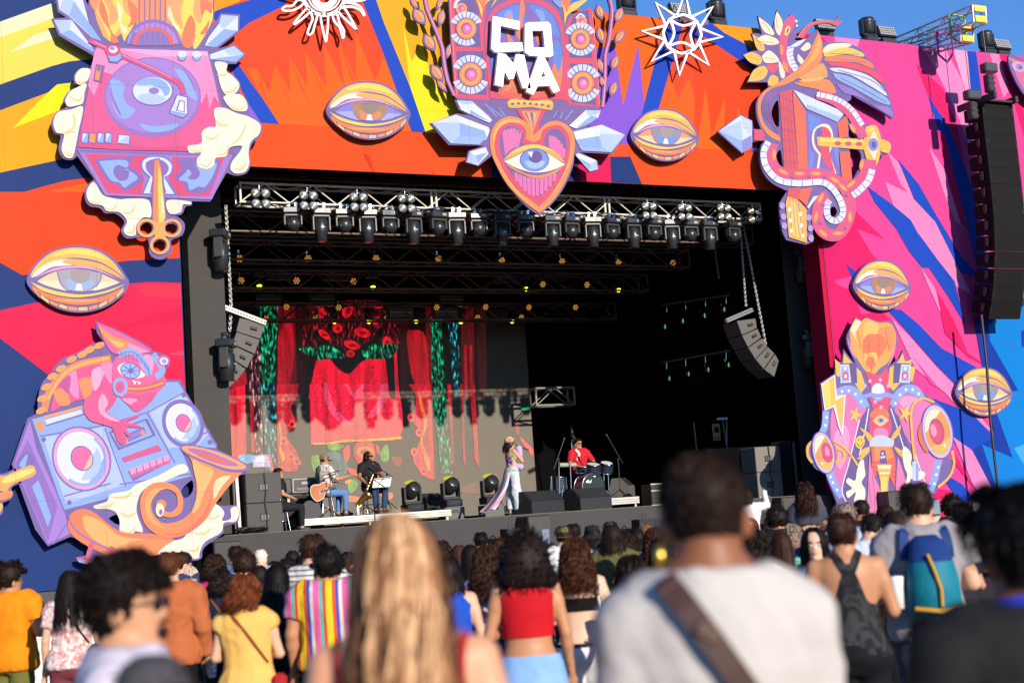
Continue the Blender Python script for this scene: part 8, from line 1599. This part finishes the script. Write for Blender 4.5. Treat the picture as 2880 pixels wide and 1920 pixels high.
o=person('dark-haired man in black with a blue lanyard, cropped by the right edge',loc,H,-20,'m','#7a4c33',fig=f,hair=lambda h:hair_short(h,12,.024,900,.3,.06),hcol='#0b0807',top=[('t_shirt',f.shirt(BT,.84,.8,.018),.005)],bottom=[('trousers',f.pants(BT),.006)],vox=.012)
m=MB(); LY=cloth('blue_lanyard','#2a44c8'); m.tube([Vector((.088*math.cos(t*.3),-.022+.082*math.sin(t*.3),1.475+.018*math.cos(t*.3-1.6)*-1))for t in range(22)],.012,LY,6); m.build('lanyard',o)
folk('person with dark brown hair low in the lower right corner beside the man in black','W',1110,1125,4.1,'w','d','S','#1a110c',('t','#15151a'),arms=('front','front'))
# ---- middle distance, left
folk('man with dark curly hair in a bright orange shirt at the far left','P',62,190,12,'m','m','SC','#1a100b',('t','#ef8a10',.84),'#6d6a34',('hip','front'),-35,-40,bulk=1.15)
def bag(col,x,z,w_=.2,h=.22,side=1,strapcol=None):
 def g(f):
  m=MB(); m.bbox((side*x,-.06,z),(.10,w_,h),cloth('bag_'+str(col),col)if isinstance(col,str)else col,.03); L=[('handbag',m)]
  L.append(('bag_strap',f.strap(cloth('strap_'+(strapcol or '#1a1414').lstrip('#'),strapcol or '#1a1414'),[(side*-.09,1.46),(side*.03,1.3),(side*.15,1.1)],.016,.03))); return L
 return g
folk('woman with long wavy black hair, pale pink top and black shoulder bag at the left','P',462,238,11.5,'w','l','W','#110c0a',('t',('pinkdots','floral',['#e6c9c4','#dba9a6','#efe2da','#c88f8c'],34)),'#7a3a44',('down','down'),-10,ex=bag('#141416',.2,.98))
rust=folk('man with wavy brown hair in a rust overshirt and black trousers','P',1112,124,11,'m','l','S','#4a2d18',('l','#b4643a',.86),'#121216',('down','down'),-8,bulk=1.1)
folk('bearded man in a black cap in profile behind the rust overshirt','P',1198,122,15,'m','l','S','#2a1a10',('t','#2c3c5a'),hat=cap(cloth('black_cap',(.012,.012,.014)),cloth('black_cap',(.012,.012,.014))),yaw=-60,beard='#2a1a10',face=True)
folk('white-haired person just behind the rust overshirt','P',1248,208,15,'w','l','CB','#b9b6b2',('t','#8f9aa8'))
folk('person with dark curls in a hot pink top','P',1420,126,14,'w','m','CB','#24160e',('t','#e02f86'))
folk('dark-haired man in a slate blue shirt near the left stage corner','P',1556,82,19,'m','m','S','#1a120d',('t','#5a6c90'))
folk('person with bushy dark curls left of the bald man','P',1612,106,13.5,'m','m','A','#22150d',('t','#1c2030'))
folk('bald white-haired man in a light blue shirt near the left stage corner','P',1722,104,18,'m','l','F','#cfccc8',('t','#a9bdd6'))
folk('short-haired person in navy with a brown strap behind the yellow dress','P',1460,220,12,'w','m','CB','#140e0b',('t','#1c2440'),ex=bag('#4a2a18',.2,1.0,strapcol='#8a5228'))
folk('person with black hair in a cream top behind the auburn curls','P',1712,206,13,'w','m','M','#120d0b',('t','#e6dfc4'))
YD=cloth('mustard_dress','#e9b560')
def ydress(f):return [('dress',f.skirt(YD,1.02,.42,.16))]+bag('#b0242c',.22,.92,.18,.2,1,'#8a4a24')(f)
folk('woman with short auburn curls in a sand-yellow sleeveless dress with a red bag','P',1612,252,9,'w','l','CB','#5a3016',('v','#e9b560',.9),None,('front','front'),-25,ex=ydress)
folk('person all in black with long straight black hair','P',1826,198,10.5,'w','m','W','#060506',('l','#0c0c10'),'#101a3c')
folk('man with brown hair in a grey striped shirt and black cross-body strap','P',2062,6,11,'m','l','S','#2c1c12',('t',('greystripe','hstripe',['#d9d6d2','#d9d6d2','#6a6a6e'],26)),'#1c2434',('front','front'),-15,ex=lambda f:[('cross_strap',f.strap(cloth('strap_black',(.01,.01,.012)),[(.1,1.46),(0,1.3),(-.15,1.05)],.03,.03))])
folk('man with a black afro, beard and sunglasses in a rainbow striped shirt','P',2150,66,9.5,'m','m','A','#0c0908',('t',('rainbow','vstripe',['#e8c42a','#e8c42a','#d2502a','#3a4ab0','#d9d0c8','#e0609c','#e0609c','#48b0a0','#c83a2a'],5.2)),'#1a1e2a',('down','down'),55,-24,shades=True,beard='#120c0a',face=True,bulk=1.1)
for i,(x,y,D)in enumerate(((1932,108,18),(1896,165,15),(1985,150,17),(2300,120,18))):folk('dark-haired spectator %s'%('left of the striped shirt, farther one','left of the striped shirt, nearer one','peeking out just beside the striped shirt','behind the rainbow shirt near the stage')[i],'P',x,y,D,'wmwm'[i],'m','MSMS'[i],'#140e0b',('t',('#3a2430','#20242c','#5a2020','#803028')[i]))
# ---- middle distance, centre
folk('woman with a black bob in a cobalt blue sleeveless crop top','Q',1075,380,9.3,'w','l','M','#0e0a09',('w','#1f4fc0',1.08,racer(1.33,1.47)),'#7fa0c4',('hip','down'),0,ex=lambda f:[('shoulder_straps',f.strap(cloth('top_1f4fc0','#1f4fc0'),[(.085,1.38),(.08,1.44),(.07,1.48)],.05,.012)),('shoulder_straps',f.strap(cloth('top_1f4fc0','#1f4fc0'),[(-.085,1.38),(-.08,1.44),(-.07,1.48)],.05,.012))])
folk('person with long black hair in a pale yellow top','Q',1225,302,12.4,'w','m','L','#0f0b0a',('l','#eadf9c'),arms=('down','down'))
folk('woman with long brown curls in a dark floral kimono','Q',1335,306,10,'w','m','C','#2c1a10',('l',('kimono','floral',['#1c2038','#2a2040','#8a5a78','#c9b4b0','#1c2038','#5a4a70'],22),.62),'#14161e',('down','down'))
RT=cloth('scarlet_top','#c01420'); DS=cloth('light_denim_skirt','#86aee0',var=.25)
folk('woman with a big dark afro, scarlet crop top and light denim skirt','Q',1565,196,8,'w','m','A2','#150d0a',('w','#c01420',1.13,racer(1.33,1.46)),None,('front','down'),8,-20,ex=lambda f:[('denim_skirt',f.skirt(DS,1.03,.55,.18,.018)),('shoulder_straps',f.strap(RT,[(.075,1.36),(.07,1.43),(.06,1.48)],.045,.012)),('shoulder_straps',f.strap(RT,[(-.075,1.36),(-.07,1.43),(-.06,1.48)],.045,.012))])
folk('woman with brown curls, black bandeau and white trousers','Q',1915,256,9.4,'w','p','C','#38200f',('w','#0c0c0e',1.215,lambda a:1.305),'#e9e4e2',('front','front'),0,-24,ex=lambda f:[('white_strap',f.strap(mat('white_leather',(.75,.73,.7),.5),[(.12,1.46),(.135,1.3),(.155,1.05)],.014,.022)),('belt',f.wrap(cloth('black_belt',(.01,.01,.012)),.975,lambda a:1.0,.024))])
folk('person with dark hair in an olive shirt, centre','Q',2160,178,13.5,'m','m','M','#1a110c',('t','#5f5a34'),arms=('down','down'))
folk('person in a black bucket hat and white top','Q',2032,176,16,'w','m','M','#120d0b',('t','#ece9e6'),hat=bucket_hat(cloth('black_cap',(.012,.012,.014))))
folk('man in a backwards olive cap and white shirt','Q',1842,186,16,'m','l','S','#2a1c12',('t','#ecebea'),hat=cap(cloth('olive_cap','#6a6a3c'),cloth('olive_cap','#6a6a3c'),True))
folk('short dark-haired man just right of the olive cap','Q',1906,172,18,'m','l','S','#1a120d',('t','#2a3448'))
folk('man with neat short black hair alone before the stage skirt','Q',1296,228,19,'m','l','S','#0f0b09',('t','#1e2434'))
folk('person with dark curls left of the neat short-haired man','Q',1035,272,15,'w','m','CB','#1c120d',('t','#44202c')); folk('person with brown waves in a pink top behind the blue crop top','Q',1152,306,15,'w','l','M','#38231a',('t','#d47a94'))
folk('person in a teal striped top near the stage, right of centre','Q',2240,206,15.5,'w','m','CB','#33200f',('t',('tealstripe','hstripe',['#9fd0c4','#4aa090'],22)))
cupw=folk('woman with black curls holding a white cup beside the man with the strap','Q',2285,372,8.4,'w','m','C','#120c09',('t','#2a2c34'),arms=('front',((.25,.05,1.15),(.18,.30,1.30))))
folk('person in a grey cap at the back, left of the drum side of the skirt','T',1075,1138,18,'m','m','S','#1a120d',('t','#3a3a40'),hat=cap(cloth('grey_cap','#4a4846'),cloth('grey_cap','#4a4846')))
folk('person with big brown curls left of the head of the man with the strap','T',1440,1176,12.6,'w','m','C','#3a2212',('t','#8a2c34')); folk('woman with long black hair beside the gold earring','T',1482,1256,10.5,'w','m','W','#0f0b09',('t','#303848'))
folk('fair-haired person before the covered lamp','T',1372,1158,19,'m','l','S','#7a6248',('t','#d8d4d0')); folk('person with black hair at the foot of the stage, left of the covered lamp','T',1290,1190,16,'w','m','M','#120d0a',('t','#6a2430')); folk('dark-haired person in navy right of the bucket hat','T',1190,1200,15,'w','m','CB','#20140d',('t','#1f2c50'))
# ---- middle distance, right
folk('woman with sunglasses and red-brown hair looking back under the child','V',1190,478,15.5,'w','l','M','#4a1a12',('t','#8a3030'),yaw=0,rz=150,shades=True,face=True)
folk('small child in white sitting high on shoulders, hair band on dark hair','V',1168,286,16.5,'w','m','M','#1c120c',('l','#e9e6e4'),arms=('front','up'),z0=.62,rz=-60)
folk('man with a curly dark mop and black T-shirt right of the child','V',1364,402,15,'m','m','A','#140e0a',('t','#16161a')); folk('dark-haired person half hidden behind the curly mop','V',1438,430,17,'w','m','M','#100c0a',('t','#222630'))
folk('young woman high on shoulders with long curls, grey crop top and bare back','V',1545,243,13.5,'w','l','C','#2a180f',('t','#45444e',1.2),'#d88aa8',z0=.50,rz=-30)
folk('man carrying the young woman on his shoulders, in a blue shirt','V',1470,520,13.2,'m','l','CB','#8a8682',('t','#4a6ab0'))
folk('woman in white with long dark curls and an olive cross-body strap','V',1212,556,9,'w','m','C','#170f0b',('l','#efecec'),'#e0dcd8',('front','front'),-30,ex=lambda f:[('cross_strap',f.strap(cloth('olive_strap','#8a7f3c'),[(-.1,1.45),(0,1.33),(.14,1.15)],.03,.03))])
folk('bald man in white partly hidden by the ear of the man with the strap','V',1075,560,12,'m','l','F','#5a4a3c',('l','#eceaea'))
folk('woman with brown hair in a teal patterned dress','V',1392,566,11,'w','m','L','#2c1a10',('v',('tealprint','noise',['#0f5a54','#1f8a78','#7fc8b0','#0c4a48'],20)),None,('down','front'),0,ex=lambda f:[('dress',f.skirt(patterned('tealprint','noise',[],20),1.02,.3,.2))])
WD=patterned('whiteprint','floral',['#e9e6ea','#e4e0e4','#ece8ea','#e9e6ea','#e2dfe4','#ecebee','#e6e4e8','#b85a60'],16)
folk('smiling woman with long dark hair in a white dress looking back at the camera','V',1602,536,9.4,'w','p','W','#120c0a',('w','#e9e6ea',.95,racer(1.34,1.42)),None,('front','down'),42,100,face=True,smile=True,ex=lambda f:[('dress_skirt',f.skirt(WD,1.0,.12,.2))]+bag('#17171b',.2,.95)(f),vox=.014)
TD=patterned('tiedye','noise',['#17181a','#1c1d20','#3c3e40','#222326','#101113'],7)
folk('woman with a bun in a black tie-dye racerback tank','V',1782,436,7.7,'w','m','B','#2a180f',('w',('tiedye','noise',[],7),.92,lambda a:1.20+.23*math.exp(-((a-270)/20)**2)+.2*math.exp(-((a-90)/40)**2)),'#0e0f14',('front','front'),-18,-30,bulk=1.1,ex=lambda f:[('racer_strap',f.strap(TD,[(-.015,1.38),(-.045,1.44),(-.075,1.49)],.04,.012)),('racer_strap',f.strap(TD,[(.015,1.38),(.045,1.44),(.075,1.49)],.04,.012))])
folk('grey-haired man in a light blue shirt behind the bun','W',522,386,12.8,'m','l','S','#7a7672',('l','#a9c4e6')); folk('man with a short fade before the motorcycle figure','W',632,362,15.5,'m','m','F','#1a110c',('t','#50301c'),yaw=-20)
folk('man with dark hair bowing his head in a pale shirt','W',672,446,11,'m','l','S','#120d0a',('t','#d8dfea'),pitch=-28,yaw=-50); folk('dark-haired person behind the bowed man','W',790,392,14,'w','m','M','#24160e',('t','#1c3030'))
folk('woman with long straight dark hair and bare shoulders left of the backpack','W',852,426,9,'w','m','L','#1c1410',('w','#15151a',.9,lambda a:1.30),'#15151a',('front','front'),0,-30)
NAVB,TEALB,YTR=cloth('navy_nylon','#1c3a78',rough=.6),cloth('teal_nylon','#14788c',rough=.6),cloth('ochre_trim','#c8963a')
def pack(f):
 L=[]; m=MB(); V=[]
 prof=[(.97,.08,.05),(.99,.125,.12),(1.06,.142,.18),(1.18,.138,.18),(1.29,.12,.15),(1.39,.095,.09),(1.43,.05,.04)]; n=20
 for z,w_,d in prof:V+=[Vector((w_*math.cos(2*math.pi*i/n),-.14-d*.5+d*.6*math.sin(2*math.pi*i/n),z))for i in range(n)]
 F=[(k*n+i,k*n+(i+1)%n,(k+1)*n+(i+1)%n,(k+1)*n+i)for k in range(6)for i in range(n)]; m.add(V,F[:n*4],TEALB,True); m.add(V,F[n*4:]+[tuple(range(6*n,7*n)),tuple(range(n-1,-1,-1))],NAVB,True); L.append(('backpack',m))
 m=MB(); m.tube([(.01,-.35,1.06),(.012,-.352,1.15),(-.01,-.335,1.25),(-.03,-.30,1.33)],.010,YTR,6); m.tube([(-.12,-.30,1.05),(0,-.352,1.035),(.12,-.30,1.05)],.014,YTR,6); L.append(('backpack_trim',m))
 for sg in (-1,1):L.append(('backpack_strap',f.strap(NAVB,[(sg*.10,1.47),(sg*.115,1.40),(sg*.12,1.3)],.05,.03)))
 m=MB(); m.lathe([(0,0),(.035,0),(.04,.15),(.042,.17),(0,.175)],WHITE,Matrix.Translation((-.19,-.2,1.05)),14); L.append(('cup',m)); return L
folk('tall man in a grey T-shirt with a teal and navy backpack','W',985,256,8.3,'m','l','S','#1f140e',('t','#9a9498',.86),'#3a4254',('down','front'),-8,-30,bulk=1.08,ex=pack)
folk('person with a round mop of black curls at the foot of the right wing','W',1225,326,15,'m','m','A','#120d0a',('t','#3c2c34')); folk('man in a white cap raising a phone, right side','W',1098,360,15,'m','l','S','#1a120d',('t','#c8c4c0'),arms=('front','up'),hat=cap(cloth('white_cap','#e2dfdc'),cloth('white_cap','#e2dfdc')))
folk('man with black hair and white collar right of the backpack','W',1290,386,11.5,'m','m','S','#120d0a',('t','#20242c')); folk('woman in a pale beanie and sunglasses facing the camera, far right','W',1380,382,11.5,'w','d','M','#140e0b',('t','#302838'),yaw=0,rz=150,hat=beanie(cloth('pale_beanie','#d9d2c8')),shades=True,face=True)
folk('dark-haired person just behind the backpack','W',1195,478,10.5,'w','m','M','#120d0a',('t','#28242c')); folk('bald man far back at the right','W',1345,372,18,'m','l','F','#8a6a50',('t','#60646c'))
# ---- the row nearest the stage
rnd=random.Random(5); cols=('#2a2c34','#7a2c34','#e0dcd6','#2c4470','#c08a3c','#3a5a48','#8a8c94','#1a1a1e','#b85a7a','#d8cfc0'); hcs=('#120d0a','#1c120c','#2c1b10','#3c2616','#0e0a09')
us=sorted([600,770,860,905,960,1010,1065,1180,1400,1445,1545,1690,1760,1900,2025,2150,2225,2330,2450,2550])
for i,u in enumerate(us):
 sx_=rnd.choice('mw'); v=1455-(u-1440)*.0704+rnd.uniform(52,76); hh=rnd.choice(('S','SC','A')if sx_=='m' else ('M','CB','L','B','C'))
 CROPS['Z']=(0,0,1); folk('spectator in the row nearest the stage, %s from the left'%ORD[i],'Z',u,v,rnd.uniform(16.5,19.5),sx_,rnd.choice('lmmd'),hh,rnd.choice(hcs),('t',rnd.choice(cols)),rnd.choice(('#1d2230','#31496b','#15151a')),('front','up')if i in (4,10,15)else rnd.choice((('front','front'),('down','down'))),rnd.choice((-40,-20,0,20,40)))
 # ---- held things and barriers
def prop(name,label,cat,mb,loc,rz=0):o=mb.build(name,None,loc); o.rotation_euler=(0,0,rad(rz)); return tag(o,label,cat)
def in_hand(o,p):return o.location+Matrix.Rotation(o.rotation_euler.z,3,'Z')@(Vector(p)*o.scale.x)
def phone(label,crop,x,y,D):
 m=MB(); m.bbox((0,0,0),(.08,.01,.16),BLK,.004); r=prop('phone',label,'phone',m,onD(*cpx(crop,x,y),D),-26); m=MB(); m.box((0,-.0065,0),(.072,.002,.145),mat('phone_screen',(.1,.12,.16),.1,emit=(.2,.25,.35),es=.6)); m.build('display',r)
phone('phone held up by the man in the white cap','W',1130,410,14.6); phone('phone held up in front of the singer by the front rows','T',545,1255,14.5)
m=MB(); m.lathe([(0,0),(.032,0),(.042,.12),(.044,.122),(.040,.12),(.030,.004)],WHITE,None,16); prop('cup','white cup raised beside the man with the strap','cup',m,in_hand(cupw,(.17,.37,1.33)))
m=MB(); m.lathe([(0,0),(.03,0),(.038,.11),(0,.11)],patterned('printed_cup','floral',['#f2eef0','#f2eef0','#c89ab0','#8a9ac8'],40),None,16); prop('cup','white printed cup held by the man in the rust overshirt','cup',m,in_hand(rust,(.27,.11,.74)))
for i in range(3):
 q=onD(*cpx('P',250-i*330,700),17); r=thing('crowd_barrier','white plastic barrier panel below the blue left wing, %s from the right'%ORD[i],'barrier',(q.x,q.y+i*.0,gz(q.y)),'white barrier panels',rad(-10)); m=MB(); m.bbox((0,0,.62),(2.0,.05,1.1),mat('white_barrier',(.8,.78,.75),.6),.02); m.build('panel',r)
 for sx in (-.8,.8):m=MB(); m.box((sx,0,.04),(.06,.6,.06),ALUD); m.build('foot',r)
